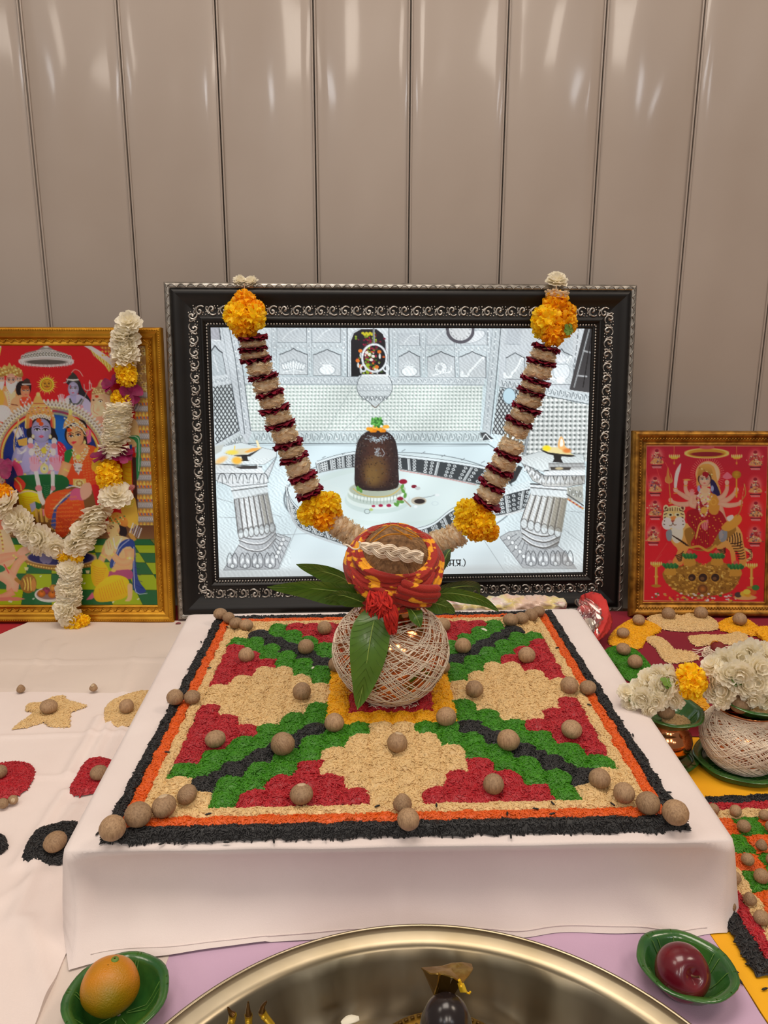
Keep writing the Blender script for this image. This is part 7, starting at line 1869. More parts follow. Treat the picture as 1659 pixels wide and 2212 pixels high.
for k, (h0, h1, rho, amp, ph, rad, a0) in enumerate(((-.040, -.034, .0555, .004, .3, .0078, 1.0), (-.032, -.026, .0585, .005, 1.2, .0080, 2.2), (-.025, -.018, .0590, .007, 2.6, .0082, 3.3), (-.020, -.012, .0600, .009, 4.4, .0080, 3.1), (-.013, -.006, .0595, .010, 5.4, .0078, 4.2),
                                                     (-.006, .002, .0590, .009, 1.9, .0080, 4.6), (-.001, .006, .0580, .008, 3.6, .0078, .9), (.005, .010, .0565, .007, .2, .0074, .4), (.011, .015, .0548, .006, 2.4, .0072, 2.9), (.017, .020, .0525, .005, 3.4, .0068, 5.2), (.021, .024, .0500, .004, 5.0, .0060, 1.7))):
    wound('cloth_turn', h0, h1, rho, amp, ph, rad * .88, 1.05, a0, 5 + k % 3)
wound('cloth_turn', -.036, .014, .0640, .004, 0, .0072, .42, 3.4, 5)
wound('cloth_turn', -.028, .018, .0640, .004, 1, .0066, .40, 3.2, 6)
wound('cloth_turn', .016, -.034, .0630, .003, 0, .0066, .40, 3.6, 5)
# lower folds hanging at the front, then the tassel
b = MB()
for k, (u0, v0, u1, v1, rad, yy) in enumerate(((866, 1258, 950, 1272, 10, .890), (858, 1270, 950, 1284, 10, .889), (852, 1280, 944, 1293, 10, .891), (846, 1291, 932, 1303, 9, .895), (800, 1266, 872, 1288, 9, .890), (806, 1278, 872, 1298, 9, .891))):
    p, q = aty(u0, v0, yy), aty(u1, v1, yy + .012); m_ = (p + q) / 2 + np.array([0, -.006, -.002]); s = rad * mperpx(p)
    b.tube(catmull([p, m_, q], 6) - np.array(hw.location), [s * .5] + [s] * 11 + [s * .5], 10)
b.build('cloth_fold', m_tie, hw)
b = MB(); r_ = random.Random(6)
for k in range(150):
    f = k / 150
    if f < .55: a0_, a1_ = aty(812 + r_.uniform(-14, 26), 1280 + r_.uniform(-4, 14), .884), aty(806 + r_.uniform(-16, 44), 1316 + r_.uniform(-8, 22), .872 + r_.uniform(-.006, .006))
    else: a0_, a1_ = aty(842 + r_.uniform(-10, 10), 1306, .880), aty(846 + r_.uniform(-9, 12), 1352 + r_.uniform(-6, 20), .870 + r_.uniform(-.004, .005))
    m_ = (a0_ + a1_) / 2 + np.array([r_.uniform(-.004, .004), -r_.uniform(0, .007), r_.uniform(-.002, .003)])
    b.tube(catmull([a0_, m_, a1_], 4) - np.array(hw.location), [.0012, .0016, .0018, .0019, .0018, .0017, .0015, .0012, .0006], 5)
b.build('tassel', m_tassel, hw)
# yellow and red ties crossing the coconut top
b = MB()
for pts in ([(800, 1168), (826, 1146), (850, 1134), (880, 1146), (905, 1160)], [(806, 1172), (836, 1156), (870, 1154), (900, 1160)], [(848, 1140), (866, 1150), (890, 1165)]):
    b.tube(catmull([aty(u, v, .912 + .012 * abs(u - 855) / 50) for u, v in pts], 4) - np.array(hw.location), .0011, 5)
b.build('tie_thread', mat('gold_tie_thread', (200, 130, 24), .7), hw)

# braided skein of white cotton lying across the coconut
sk = empty('cotton_skein', tuple(aty(845, 1192, .893))); tag(sk, 'braided skein of white cotton thread lying across the coconut', 'skein')
A_, B_ = aty(776, 1178, .893), aty(914, 1204, .896)
L0 = B_ - A_; up_ = np.cross(L0, [0, 1, 0]); up_ /= -np.linalg.norm(up_); fr_ = np.array([0, -1.0, 0.15])
for s in range(3):
    b = MB()
    for w_ in range(9):
        pts = []; o1, o2 = math.cos(w_ * 2.4) * .0022 * math.sqrt(w_ / 4), math.sin(w_ * 2.4) * .0022 * math.sqrt(w_ / 4)
        for f in np.linspace(0, 1, 40):
            a = f * 2 * PI * 1.6 + s * 2 * PI / 3; g_ = .45 + .55 * min(1, f * 5) ; bow = .006 * math.sin(PI * f)
            g2 = g_ * (1 + .35 * math.sin(PI * f))
            pts.append(A_ + L0 * f + up_ * (.0046 * g2 * math.sin(a) + o1 * g2) + fr_ * (.0036 * math.sin(2 * a) * g2 * .6 + o2 * g2 + bow))
        b.tube(np.array(pts) - np.array(sk.location), .00085, 5)
    b.build('strand', m_thread, sk)
b = MB(); b.tube(catmull([aty(u, v, y) for u, v, y in ((742, 1176, .90), (752, 1178, .892), (764, 1186, .889), (776, 1184, .889), (778, 1172, .889), (774, 1171, .889))], 5) - np.array(sk.location), .0011, 6); b.build('loose_end', m_thread, sk)

# mango leaves standing in the pot's mouth
m_vein = mat('leaf_vein', (76, 112, 38), 0.4)
def leaf(label, pts, width, wdir, cup=.12, mt=m_mango, wave=.05):
    """pts = (px, py, distance) along the midrib from stalk to tip; wdir = direction of the blade's width"""
    P3 = catmull([aty(*p) for p in pts], 8); n = len(P3)
    base = P3[0].copy(); root = empty('mango_leaf', tuple(base)); tag(root, label, 'leaf', 'mango leaves round the coconut')
    P3 = P3 - base
    T = np.gradient(P3, axis=0); T /= np.linalg.norm(T, axis=1)[:, None]
    wd = np.array(wdir, float); G = np.zeros((n, 9, 3)); hwid = width / 2
    for i in range(n):
        t = i / (n - 1); s = wd - T[i] * np.dot(wd, T[i]); s /= np.linalg.norm(s); nn_ = np.cross(T[i], s)
        if nn_[1] > 0 or (abs(nn_[1]) < .3 and nn_[2] < 0): nn_ = -nn_
        w_ = hwid * (math.sin(PI * min(1, .05 + t * .97) ** .82) ** .85 if t < 1 else 0) + .0005
        for j in range(9):
            q = (j - 4) / 4
            G[i, j] = P3[i] + s * (w_ * q) + nn_ * (w_ * (cup * q * q * 2 + wave * math.sin(t * 11 + q * 3)))
    b = MB(); b.grid(G); b.build('blade', mt, root)
    rb = MB(); rb.tube(P3 - 0 * P3, np.linspace(.0011, .0003, n), 5); rb.build('midrib', m_rib, root)
    vn = MB()
    for k in range(1, 13):
        i = int(n * (.06 + .84 * k / 13)); 
        for sd in (0, 8):
            m1 = min(n - 1, i + 3)
            vn.tube([G[i, 4] + (G[i, 4] - G[i, 4]), G[m1, 4] * .4 + G[m1, sd] * .6, G[min(n - 1, m1 + 1), sd] * .93 + G[min(n - 1, m1 + 1), 4] * .07], .00022, 3)
    vn.build('leaf_veins', m_vein, root)
    return root
m_mdark = mat('mango_leaf_dark', (58, 78, 50), .36, rgb2=(74, 92, 62), scale=24)
leaf('large mango leaf hanging down over the front of the thread-wrapped pot', [(816, 1316, .905), (806, 1350, .888), (797, 1400, .872), (786, 1470, .866), (772, 1533, .862)], .0485, (1, 0, .2))
leaf('long mango leaf reaching furthest to the left of the pot', [(786, 1286, .925), (735, 1278, .912), (660, 1270, .905), (577, 1268, .900)], .0400, (.05, -.45, .9))
leaf('upper left mango leaf with a nibbled tip, behind the long one', [(780, 1272, .975), (735, 1246, .985), (690, 1232, .990), (640, 1219, .995)], .0370, (-.2, -.4, .9))
leaf('short mango leaf on the left, lowest of the three on that side', [(790, 1303, .915), (760, 1292, .905), (730, 1285, .900), (700, 1293, .897)], .0270, (.1, -.5, .9))
leaf('dark grey green mango leaf on the right with a bent tip', [(930, 1284, .985), (965, 1272, .990), (1005, 1266, .994), (1030, 1269, .996), (1036, 1284, .994)], .0250, (.1, -.35, .95), mt=m_mdark)
leaf('narrow mango leaf on the right drooping to a long point', [(925, 1290, .940), (965, 1281, .930), (1015, 1288, .922), (1050, 1301, .918), (1078, 1321, .915)], .0220, (.2, -.4, .9))
leaf('short broad mango leaf on the right below the narrow one', [(915, 1302, .918), (940, 1303, .910), (965, 1311, .905), (983, 1325, .903)], .0270, (.3, -.4, .85))
leaf('small pointed mango leaf under the cloth at the front right of the pot', [(880, 1310, .908), (892, 1322, .895), (901, 1336, .890), (908, 1354, .888)], .0200, (.9, -.1, -.4))
leaf('grey green mango leaf tip showing behind the cloth, right of the coconut', [(945, 1240, .995), (958, 1215, 1.0), (966, 1196, 1.003), (974, 1186, 1.005)], .0150, (.9, -.3, .2), mt=m_mdark)
# ------------------------------------------------------------------ right side: pots, leaf bowls, heaps on the maroon platform
def dona(name, label, pos, r, depth, flat=.55, sx=1.0, sy=1.0, rot=0.0, tilt=(0, 0), group='green leaf bowls', seed=1):
    """bowl pressed from green leaves: shallow, flanged rim, a little uneven"""
    o = empty(name, pos, (tilt[0], tilt[1], rot)); tag(o, label, 'bowl', group)
    wb = lambda a, j: (.010 * r * math.sin(a * 3 + seed) + .012 * r * math.sin(a * 7 + seed * 2)) * (1 if j > 3 else .3)
    b = MB()
    pr = [(0.002, .0015), (r * flat * .6, .001), (r * flat, .002), (r * (flat + .12), depth * .35), (r * .80, depth * .82), (r * .84, depth * .93), (r * .94, depth * .98), (r, depth * .97), (r * 1.005, depth * .92), (r * .98, depth * .90), (r * .86, depth * .84), (r * .82, depth * .72), (r * (flat + .15), depth * .26), (r * flat, -.0002), (0.002, -.0002)]
    b.lathe(pr, 40, sx=sx, sy=sy, wob=wb); b.build('leaf_shell', m_leafbowl, o)
    b = MB()      # veins of the leaves it is pressed from
    for k in range(11):
        a = 2 * PI * k / 11 + .3 * math.sin(k * 2.1 + seed)
        pts = [((f * math.cos(a + (f / r) * .12)) * sx, (f * math.sin(a + (f / r) * .12)) * sy, z + .0006) for f, z in ((r * .15, .0015), (r * flat, .0022), (r * (flat + .12), depth * .36), (r * .80, depth * .83), (r * .97, depth * .985))]
        b.tube(pts, .00045, 4)
    b.build('leaf_veins', mat('bowl_vein', (88, 128, 52), .35), o)
    return o
P1 = atz(1437, 1622, 0.02); P1 = (P1[0], 0.968, 0.0)
P1 = (float(aty(1437, 1600, .968)[0]), .968, .0)
P2 = (float(aty(1604, 1600, .952)[0]), .952, .0)
YZ = 0.0048
dona('leaf_plate', 'green leaf plate under the plain copper pot, mostly hidden by the board cloth', (P1[0], P1[1], YZ), .047, .008, .78, seed=2)
dona('leaf_plate', 'green leaf plate under the thread-wound pot at the right edge', (P2[0], P2[1], YZ), .063, .012, .78, seed=3)
PA = [(0, 0), (.018, 0), (.021, .001), (.029, .009), (.0355, .021), (.0368, .030), (.0345, .040), (.0285, .048), (.0245, .0515), (.0235, .055), (.025, .058), (.030, .061), (.0335, .0625), (.033, .0638), (.026, .062), (.022, .056), (.021, .050)]
PB = [(0, 0), (.028, 0), (.033, .0015), (.045, .013), (.0530, .030), (.0555, .044), (.0535, .058), (.046, .069), (.039, .075), (.036, .079), (.0358, .083), (.039, .087), (.0445, .090), (.045, .0915), (.039, .090), (.033, .084), (.032, .074)]
pot('copper_pot', 'small plain polished copper pot holding a leaf bowl of white flowers, beside the board', PA, (P1[0], P1[1], YZ + .0028), m_copper)
pot('thread_wound_pot', 'copper pot thickly wound with white thread at the right edge on yellow cloth', PB, (P2[0], P2[1], YZ + .0028), m_copper, (170, .0006, .02), 9)
# a thick thread collar on the second pot
D1Z, D2Z = YZ + .0028 + .0600, YZ + .0028 + .0885
dona('leaf_bowl', 'green leaf bowl on top of the plain copper pot', (P1[0] - .002, P1[1] - .004, D1Z), .047, .021, .55, seed=4, tilt=(.08, .02))
dona('leaf_bowl', 'green leaf bowl on top of the thread-wound pot at the right edge', (P2[0] + .002, P2[1] - .004, D2Z), .050, .020, .55, seed=5, tilt=(.08, .05))
for cx_, cy_, z_, lab in ((P1[0] + .008, P1[1] - .013, D1Z + .0042, 'cream rice grains in the leaf bowl on the plain copper pot'), (P2[0] + .004, P2[1] - .013, D2Z + .0042, 'cream rice grains in the leaf bowl on the thread-wound pot')):
    b = MB(); b.lathe([(.019, 0), (.016, .003), (.010, .005), (.005, .006), (.001, .0065)], 20, (cx_, cy_, z_ - .001)); rice_object('cream_rice', lab, b, 'cream', None, 160000)
NB = 'betel nuts in the leaf bowls'
def nut3(pos, r, lab, grp, kind='round', name='betel_nut', me=None):
    o = link(name, me or NUTS[(kind, 0)]); o.location = pos; o.scale = (r, r, r); o.rotation_euler = (.2, .1, 1.0 + r * 90)
    return tag(o, lab, 'nut', grp)
p = aty(1438, 1537, P1[1] - .024); nut3((p[0], p[1], p[2]), .0125, 'betel nut in the leaf bowl on the plain copper pot', NB)
p = aty(1599, 1522, P2[1] - .026); nut3((p[0], p[1], p[2]), .0140, 'betel nut in the leaf bowl on the thread-wound pot', NB)
# flower garland lying over both bowls
G3 = empty('flower_garland', tuple(aty(1495, 1475, .95))); tag(G3, 'short thick white flower garland with one yellow bloom lying over the two pots', 'garland')
r_ = random.Random(12)
for u, v, y, r in ((1352, 1497, .945, 21), (1362, 1520, .942, 20), (1380, 1488, .95, 24), (1398, 1470, .955, 26), (1392, 1505, .935, 25), (1418, 1482, .94, 26), (1424, 1458, .955, 24), (1446, 1462, .95, 25), (1440, 1490, .935, 26), (1456, 1482, .942, 24), (1460, 1510, .935, 22), (1420, 1512, .93, 24), (1400, 1530, .928, 20), (1440, 1450, .96, 18), (1376, 1512, .935, 20),
                   (1540, 1440, .95, 26), (1536, 1470, .945, 27), (1545, 1500, .94, 25), (1565, 1425, .955, 28), (1568, 1460, .935, 30), (1572, 1495, .93, 27), (1592, 1418, .955, 28), (1600, 1450, .93, 30), (1606, 1482, .925, 28), (1622, 1408, .955, 29), (1632, 1440, .932, 31), (1640, 1475, .925, 28), (1650, 1410, .955, 27), (1660, 1452, .93, 30), (1668, 1490, .925, 27), (1560, 1515, .928, 20), (1625, 1505, .92, 24), (1655, 1515, .92, 22), (1690, 1440, .94, 30), (1690, 1480, .93, 28)):
    P = aty(u, v, y); bloom(G3, ME_WF, P, r * mperpx(P), (r_.uniform(-.8, .8), r_.uniform(-1, -.2), r_.uniform(-.2, .9)), name='white_flower')
for u, v, y, r in ((1490, 1462, .94, 34), (1490, 1482, .935, 32), (1480, 1468, .945, 26), (1504, 1474, .945, 26)):
    P = aty(u, v, y); bloom(G3, ME_MG, P, r * mperpx(P), (r_.uniform(-.5, .5), -1, .3), name='marigold')
for u, v, y in ((1372, 1512, .935), (1440, 1474, .93), (1590, 1470, .925)): bloom(G3, ME_LF, aty(u, v, y), .009, (.3, -.6, .8))
string(G3, [aty(u, v, y) for u, v, y in ((1352, 1500, .95), (1400, 1488, .95), (1450, 1475, .95), (1490, 1472, .95), (1560, 1462, .945), (1630, 1450, .945), (1690, 1452, .945))])

Q6 = lambda pts: [(1260 + x / 4.158, 1300 + y / 4.158) for x, y in pts]
MZ = 0.0248
HP = 'rice heaps on the maroon platform'
flat_heap('yellow_rice', 'yellow rice patch at the left of the maroon platform', Q6([(225, 340), (310, 235), (440, 165), (560, 175), (705, 250), (580, 330), (510, 425), (400, 405), (250, 395)]), MZ, 'yellow', .007, HP, 3)
flat_heap('cream_rice', 'cream rice patch with two points just in front of the small gold frame', Q6([(570, 155), (690, 110), (800, 150), (920, 145), (975, 105), (1100, 135), (1205, 190), (1205, 250), (1040, 268), (870, 270), (700, 245)]), MZ, 'cream', .009, HP, 2)
flat_heap('yellow_rice', 'yellow rice patch at the right edge in front of the small gold frame', Q6([(1212, 195), (1340, 145), (1480, 170), (1580, 250), (1700, 245), (1720, 400), (1640, 375), (1560, 315), (1400, 292), (1240, 262)]), MZ, 'yellow', .007, HP, 2)
flat_heap('green_rice', 'green rice patch at the left of the maroon platform, below the yellow one', Q6([(175, 455), (290, 405), (420, 420), (520, 480), (590, 560), (650, 650), (560, 690), (430, 725), (320, 650), (310, 590), (235, 550)]), MZ, 'green', .007, HP, 2)
flat_heap('cream_rice', 'bent bar of cream rice in the middle of the maroon platform', Q6([(545, 335), (610, 315), (690, 325), (800, 420), (850, 482), (1010, 478), (1040, 520), (900, 545), (770, 555), (700, 505), (655, 425)]), MZ, 'cream', .005, HP, 2)
flat_heap('cream_rice', 'straight bar of cream rice behind the skein on the maroon platform', Q6([(940, 320), (1120, 312), (1300, 310), (1420, 282), (1485, 330), (1400, 395), (1200, 375), (1020, 405)]), MZ, 'cream', .005, HP, 2)
flat_heap('yellow_rice', 'small yellow rice patch seen between the two pots', Q6([(830, 880), (960, 800), (1060, 850), (1150, 985), (1050, 965), (940, 930)]), MZ, 'yellow', .006, HP, 2)
NM = 'betel nuts on the maroon platform'
for u, v, d, kd, lab in ((1380, 1338, 28, 'flat', 'betel nut on the left yellow patch, nearest the small gold frame'), (1444, 1326, 29, 'round', 'betel nut on the left point of the cream patch below the small gold frame'), (1514, 1324, 29, 'round', 'betel nut on the right point of the cream patch below the small gold frame'), (1598, 1338, 30, 'round', 'betel nut on the yellow patch at the right edge'),
                         (1346, 1366, 28, 'flat', 'betel nut at the left side of the left yellow patch'), (1347, 1401, 32, 'flat', 'betel nut at the back of the green patch'), (1372, 1430, 33, 'round', 'betel nut in the middle of the green patch')):
    nut(u, v, d, MZ + .007, lab, NM, kd)
ws = empty('thread_coil', tuple(atz(1545, 1410, MZ))); tag(ws, 'loose coil of white thread round a dark red nut on the maroon platform', 'thread')
b = MB(); r_ = random.Random(3); c0_ = atz(1552, 1412, MZ + .008) - np.array(ws.location)
for k in range(22):
    a0 = r_.uniform(-.3, .3); rx, ry = .020 + r_.uniform(-.004, .008), .014 + r_.uniform(-.004, .004); zz = .004 + k * .0005
    b.tube([(c0_[0] + rx * math.cos(a) + a0 * .01, c0_[1] + ry * math.sin(a), zz + .004 * math.sin(a * 2 + k)) for a in np.linspace(0, 2 * PI, 26, endpoint=False)], .0008, 5, closed=True)
for (u, v) in ((1484, 1412), (1490, 1406), (1496, 1402), (1500, 1416)):
    b.tube(catmull([atz(u, v, MZ + .002), atz(u + 14, v + 2, MZ + .004), atz(u + 34, v - 4, MZ + .008), atz(1552, 1412, MZ + .01)], 4) - np.array(ws.location), .0007, 5)
b.build('thread_loops', m_thread, ws)
m_rednut = mat('vermilion_nut', (132, 26, 18), .6, rgb2=(108, 16, 14), scale=140, bump=.3)
me_rn = NUTS[('round', 1)].copy(); me_rn.materials.clear(); me_rn.materials.append(m_rednut)
p = atz(1551, 1401, MZ + .016); rn = nut3((p[0], p[1], MZ + .016), .0135, 'dark red stained nut inside the coil of white thread', None, name='red_nut', me=me_rn)
b = MB(); b.tube([(1.02 * math.cos(a) * .9 + .12, .3 * 0 + 1.02 * math.sin(a) * .55 - .1, 1.0 * math.sin(a)) for a in np.linspace(-.2, 1.8, 14)], .08, 5); b.build('orange_streak', mat('orange_thread', (226, 140, 20), .6), rn)

# packet, red cloth and clear bag behind the board
def crumple(name, mt, nu, nv, fn, parent=None):
    P = np.zeros((nu, nv, 3))
    for i in range(nu):
        for j in range(nv): P[i, j] = fn(i / (nu - 1), j / (nv - 1))
    b = MB(); b.grid(P); return b.build(name, mt, parent)
m_pack = mat('printed_packet', (222, 190, 170), .35, rgb2=(196, 120, 124), scale=9, stretch=(1, 1, 6), detail=3, coat=.4, lo=.42, hi=.62)
nt = m_pack.node_tree; rp = [n for n in nt.nodes if n.type == 'VALTORGB'][0].color_ramp
e_ = rp.elements.new(.5); e_.color = (*lin((226, 206, 130)), 1); e_ = rp.elements.new(.56); e_.color = (*lin((228, 216, 206)), 1)
pk = empty('flat_packet', (.21, 1.41, .0)); tag(pk, 'flat printed packet in pink and yellow lying behind the board, below the backlit picture', 'packet')
def pkf(s, t):
    a = 2 * PI * t; w_ = .015 * (math.sin(PI * min(max(s, .0), 1)) ** .25 + .05)
    cr = .0035 * hsh(s * 26, a * 2.2) + .002 * hsh(s * 60, a * 3, 4)
    return (-.165 + .32 * s, .006 * math.sin(9 * s) + (w_ + cr) * 1.5 * math.cos(a), .076 + (w_ + cr) * math.sin(a) + .004 * hsh(s * 9, math.sin(a) * 2))
crumple('packet_body', m_pack, 90, 25, pkf, pk)
b = MB(); b.box((-.01, .0, .034), (.29, .05, .056)); b.build('packet_base', m_pack, pk, False)
m_rcl = mat('coral_cloth', (206, 52, 46), .75, rgb2=(184, 40, 38), scale=20, bump=.15, bscale=600)
rb_ = empty('red_cloth_bundle', (float(atz(1302, 1385, MZ)[0]), 1.33, MZ)); tag(rb_, 'crumpled coral red cloth bundle beside the back right corner of the board', 'cloth')
def rcf(s, t):
    a = 2 * PI * t; f = math.sin(PI * min(max(s, .02), .98)) ** .55
    sp = catmull([(1258, 1302, 1.40), (1278, 1306, 1.39), (1296, 1322, 1.365), (1304, 1345, 1.335), (1297, 1370, 1.305), (1286, 1388, 1.285)], 6)
    q = sp[min(int(s * (len(sp) - 1)), len(sp) - 1)]; c = aty(*q) - np.array(rb_.location)
    w_ = (.015 + .004 * math.sin(5 * s)) * f * (1 + .26 * math.sin(4 * a + 7 * s) + .16 * math.sin(9 * a + 11 * s))
    return (c[0] + w_ * math.cos(a), c[1] + w_ * .8 * math.sin(a) * .6 + .01, max(c[2] + w_ * 1.1 * math.sin(a), .0012))
crumple('cloth_roll', m_rcl, 42, 33, rcf, rb_)
m_clear = bpy.data.materials.new('clear_plastic'); m_clear.use_nodes = True
nt = m_clear.node_tree; N, L = nt.nodes, nt.links; N.remove(N['Principled BSDF'])
tr, gl, mx, lw = N.new('ShaderNodeBsdfTransparent'), N.new('ShaderNodeBsdfGlossy'), N.new('ShaderNodeMixShader'), N.new('ShaderNodeLayerWeight')
tr.inputs[0].default_value = (.93, .90, .88, 1); gl.inputs['Roughness'].default_value = .12; lw.inputs['Blend'].default_value = .42
L.new(lw.outputs['Facing'], mx.inputs[0]); L.new(tr.outputs[0], mx.inputs[1]); L.new(gl.outputs[0], mx.inputs[2]); L.new(mx.outputs[0], N['Material Output'].inputs['Surface'])
pb = empty('clear_plastic_bag', tuple(aty(1272, 1345, 1.345))); tag(pb, 'clear crinkled plastic bag with white and pink contents, in front of the coral red cloth', 'bag')
def bgf(s, t):
    a = 2 * PI * t; q = aty(1252 + 34 * s + 10 * math.sin(6 * s), 1292 + 78 * s, 1.36 - .05 * s) - np.array(pb.location)
    f = math.sin(PI * min(max(s * .9 + .06, .02), .98)) ** .5
    w_ = .021 * f * (1 + .2 * math.sin(5 * a + 11 * s) + .15 * math.sin(8 * a - 17 * s))
    return (q[0] + w_ * math.cos(a), q[1] + w_ * .55 * math.sin(a) - .006, q[2] + .3 * w_ * math.sin(2 * a))
crumple('plastic_film', m_clear, 40, 37, bgf, pb)
b = MB(); q = aty(1272, 1352, 1.325) - np.array(pb.location); b.sphere(q, (.013, .008, .016), 12, 8); b.build('white_contents', mat('camphor', (226, 216, 206), .7, rgb2=(196, 184, 170), scale=120, bump=.5), pb)
b = MB(); q = aty(1262, 1318, 1.345) - np.array(pb.location); b.sphere(q, (.014, .006, .010), 12, 8); b.build('pink_contents', mat('pink_packet', (214, 96, 96), .6), pb)
# thin red book edge behind the pot
b = MB(); p = aty(1008, 1303, 1.43); b.box((p[0], p[1], p[2] - .02), (.026, .02, .05)); b.box((p[0] + .022, p[1], p[2] - .021), (.018, .018, .046), mi=1)
tag(b.build('folded_card', [mat('red_card', (190, 20, 44), .5), m_thread], smooth=False), 'small red and white folded card standing behind the board, right of the pot', 'card')

# ------------------------------------------------------------------ second rice pattern on the yellow cloth
S2 = [(0.3535, 0.590), (0.640, 0.578), (0.652, 0.893), (0.3535, 0.864)]
S2 = [np.array(p) for p in S2]
U2 = 9.0
_bp, _un, _rz = BP, UN, RZ
def BP(s, t): return (S2[0] * (1 - s) + S2[1] * s) * (1 - t) + (S2[3] * (1 - s) + S2[2] * s) * t
UN, RZ = U2, 0.0056
sc2 = {}
for i in range(6):
    for j in range(6):
        sc2.setdefault(('green', 'orange')[(i + j) % 2], []).append((i, j))
h = Heap()
for tone in ('green', 'orange'):
    for (i, j) in sc2[tone]:
        h = Heap(); h.cell(1.5 + i, 1.5 + j, 2.5 + i, 2.5 + j, 5, .004, .005)
        rice_object(f'{tone}_rice', f'{tone} rice cell of the pattern on yellow cloth, column {i + 1} from its left edge, row {j + 1} from its front', h, tone, 'rice cells on the yellow cloth')
for k0, k1, tone, lab in ((1.0, 1.5, 'cream', 'cream rice border line of the pattern on the yellow cloth'), (.55, 1.0, 'red', 'crimson rice border line of the pattern on the yellow cloth'), (0.0, .55, 'black', 'black rice border line of the pattern on the yellow cloth')):
    h = Heap()
    for q in range(22):
        a, b_ = k0 + (UN - 2 * k0) * q / 22, k0 + (UN - 2 * k0) * (q + 1) / 22
        for side in range(4):
            def S(x, d):
                x = min(max(x, d), UN - d); return {0: (x, d), 1: (UN - d, x), 2: (x, UN - d), 3: (d, x)}[side]
            for d0, d1, z0, z1 in ((k0, (k0 + k1) / 2, .001 if tone == 'black' else .005, .008), ((k0 + k1) / 2, k1, .008, .005)):
                ids = [h.vert(*S(a, d0), z0), h.vert(*S(b_, d0), z0), h.vert(*S(b_, d1), z1), h.vert(*S(a, d1), z1)]
                f = []; [f.append(x) for x in ids if x not in f]
                if len(f) >= 3: h.f.append(tuple(f if side in (0, 1) else f[::-1])); h.mi.append(0)
    rice_object(f'{tone}_rice_border', lab, h, tone)
BP, UN, RZ = _bp, _un, _rz
NY = 'betel nuts on the yellow cloth pattern'
for u, v, d, kd, lab in ((1541, 1748, 25, 'round', 'betel nut at the back left of the yellow cloth pattern, touching the board cloth'), (1589, 1752, 27, 'round', 'betel nut second from the left in the back row on the yellow cloth pattern'), (1651, 1761, 24, 'round', 'betel nut at the right edge in the back row on the yellow cloth pattern'), (1607, 1785, 29, 'round', 'brown streaked betel nut in the second row on the yellow cloth pattern'), (1667, 1786, 27, 'round', 'betel nut cut by the right edge in the second row of the yellow cloth pattern'),
                         (1645, 1827, 25, 'cone', 'upright betel nut in the third row of the yellow cloth pattern'), (1615, 1857, 28, 'round', 'round betel nut in the fourth row of the yellow cloth pattern'), (1669, 1858, 28, 'round', 'betel nut cut by the right edge in the fourth row of the yellow cloth pattern'), (1589, 1897, 26, 'cone', 'betel nut beside the board cloth in the fifth row of the yellow cloth pattern'), (1645, 1893, 33, 'round', 'large betel nut at the right of the fifth row of the yellow cloth pattern'),
                         (1620, 1943, 29, 'cone', 'pointed pale betel nut in the sixth row of the yellow cloth pattern'), (1645, 1983, 33, 'round', 'greyish betel nut nearest the front right on the yellow cloth pattern'), (1578, 1957, 24, 'cone', 'betel nut just peeping past the board cloth, front of the yellow cloth pattern')):
    nut(u, v, d, 0.0056 + .0065, lab, NY, kd)
b = MB()
for u, v in ((1578, 2093), (1588, 2098), (1652, 2136), (1573, 2090), (1600, 2120)):
    c = atz(u, v, .0062); a = u * .7; e = np.array([math.cos(a), math.sin(a), 0]) * .0036; b.tube([c - e, c - e * .5, c + e * .5, c + e], [.0003, .0011, .0011, .0003], 5)
tag(b.build('stray_black_rice', RICE['black']), 'few loose black rice grains on the yellow cloth near the apple bowl', 'rice', None, 'stuff')
# ------------------------------------------------------------------ foreground: steel pan, leaf bowls with fruit
LZ = 0.0048
PX, PY, PR, PH = 0.0362, 0.3226, 0.2600, 0.0655
pan = empty('steel_pan', (PX, PY, LZ)); tag(pan, 'wide shallow steel pan in the foreground, cut by the bottom edge', 'pan')
prof = [(0.001, .0030), (.10, .0030), (.196, .0032), (.204, .0050), (.212, .012), (.224, .030), (.236, .050), (.2405, .058), (.243, .0605), (.2475, .0622), (.2545, .0642), (.2595, .0655), (.2605, .0648), (.2600, .0630), (.254, .0610), (.247, .0585), (.2435, .0560), (.238, .046), (.226, .026), (.214, .008), (.206, .001), (.196, .0004), (.001, .0004)]
b = MB(); b.lathe(prof, 160, wob=lambda a, j: (.0006 * math.sin(a * 34) + .0005 * math.sin(a * 21 + 1)) if 3 <= j <= 6 else 0); b.build('pan_body', m_steel, pan)
b = MB(); b.lathe([(.2590, .0648), (.2603, .0664), (.2618, .0658), (.2620, .0640), (.2605, .0630), (.2590, .0638)], 160); b.build('rolled_rim', m_steel, pan)
# shallow water in the pan
m_water = bpy.data.materials.new('pan_water'); m_water.use_nodes = True
nt = m_water.node_tree; N, L = nt.nodes, nt.links; N.remove(N['Principled BSDF'])
tr, gl, mx, fr = N.new('ShaderNodeBsdfTransparent'), N.new('ShaderNodeBsdfGlossy'), N.new('ShaderNodeMixShader'), N.new('ShaderNodeFresnel')
tr.inputs[0].default_value = (.90, .86, .74, 1); gl.inputs['Roughness'].default_value = .02; fr.inputs['IOR'].default_value = 1.33
L.new(fr.outputs[0], mx.inputs[0]); L.new(tr.outputs[0], mx.inputs[1]); L.new(gl.outputs[0], mx.inputs[2]); L.new(mx.outputs[0], N['Material Output'].inputs['Surface'])
b = MB(); b.lathe([(.001, .0), (.10, .0), (.2145, .0)], 96, (PX, PY, LZ + .0155)); tag(b.build('water', m_water), 'shallow water standing in the steel pan', 'water')

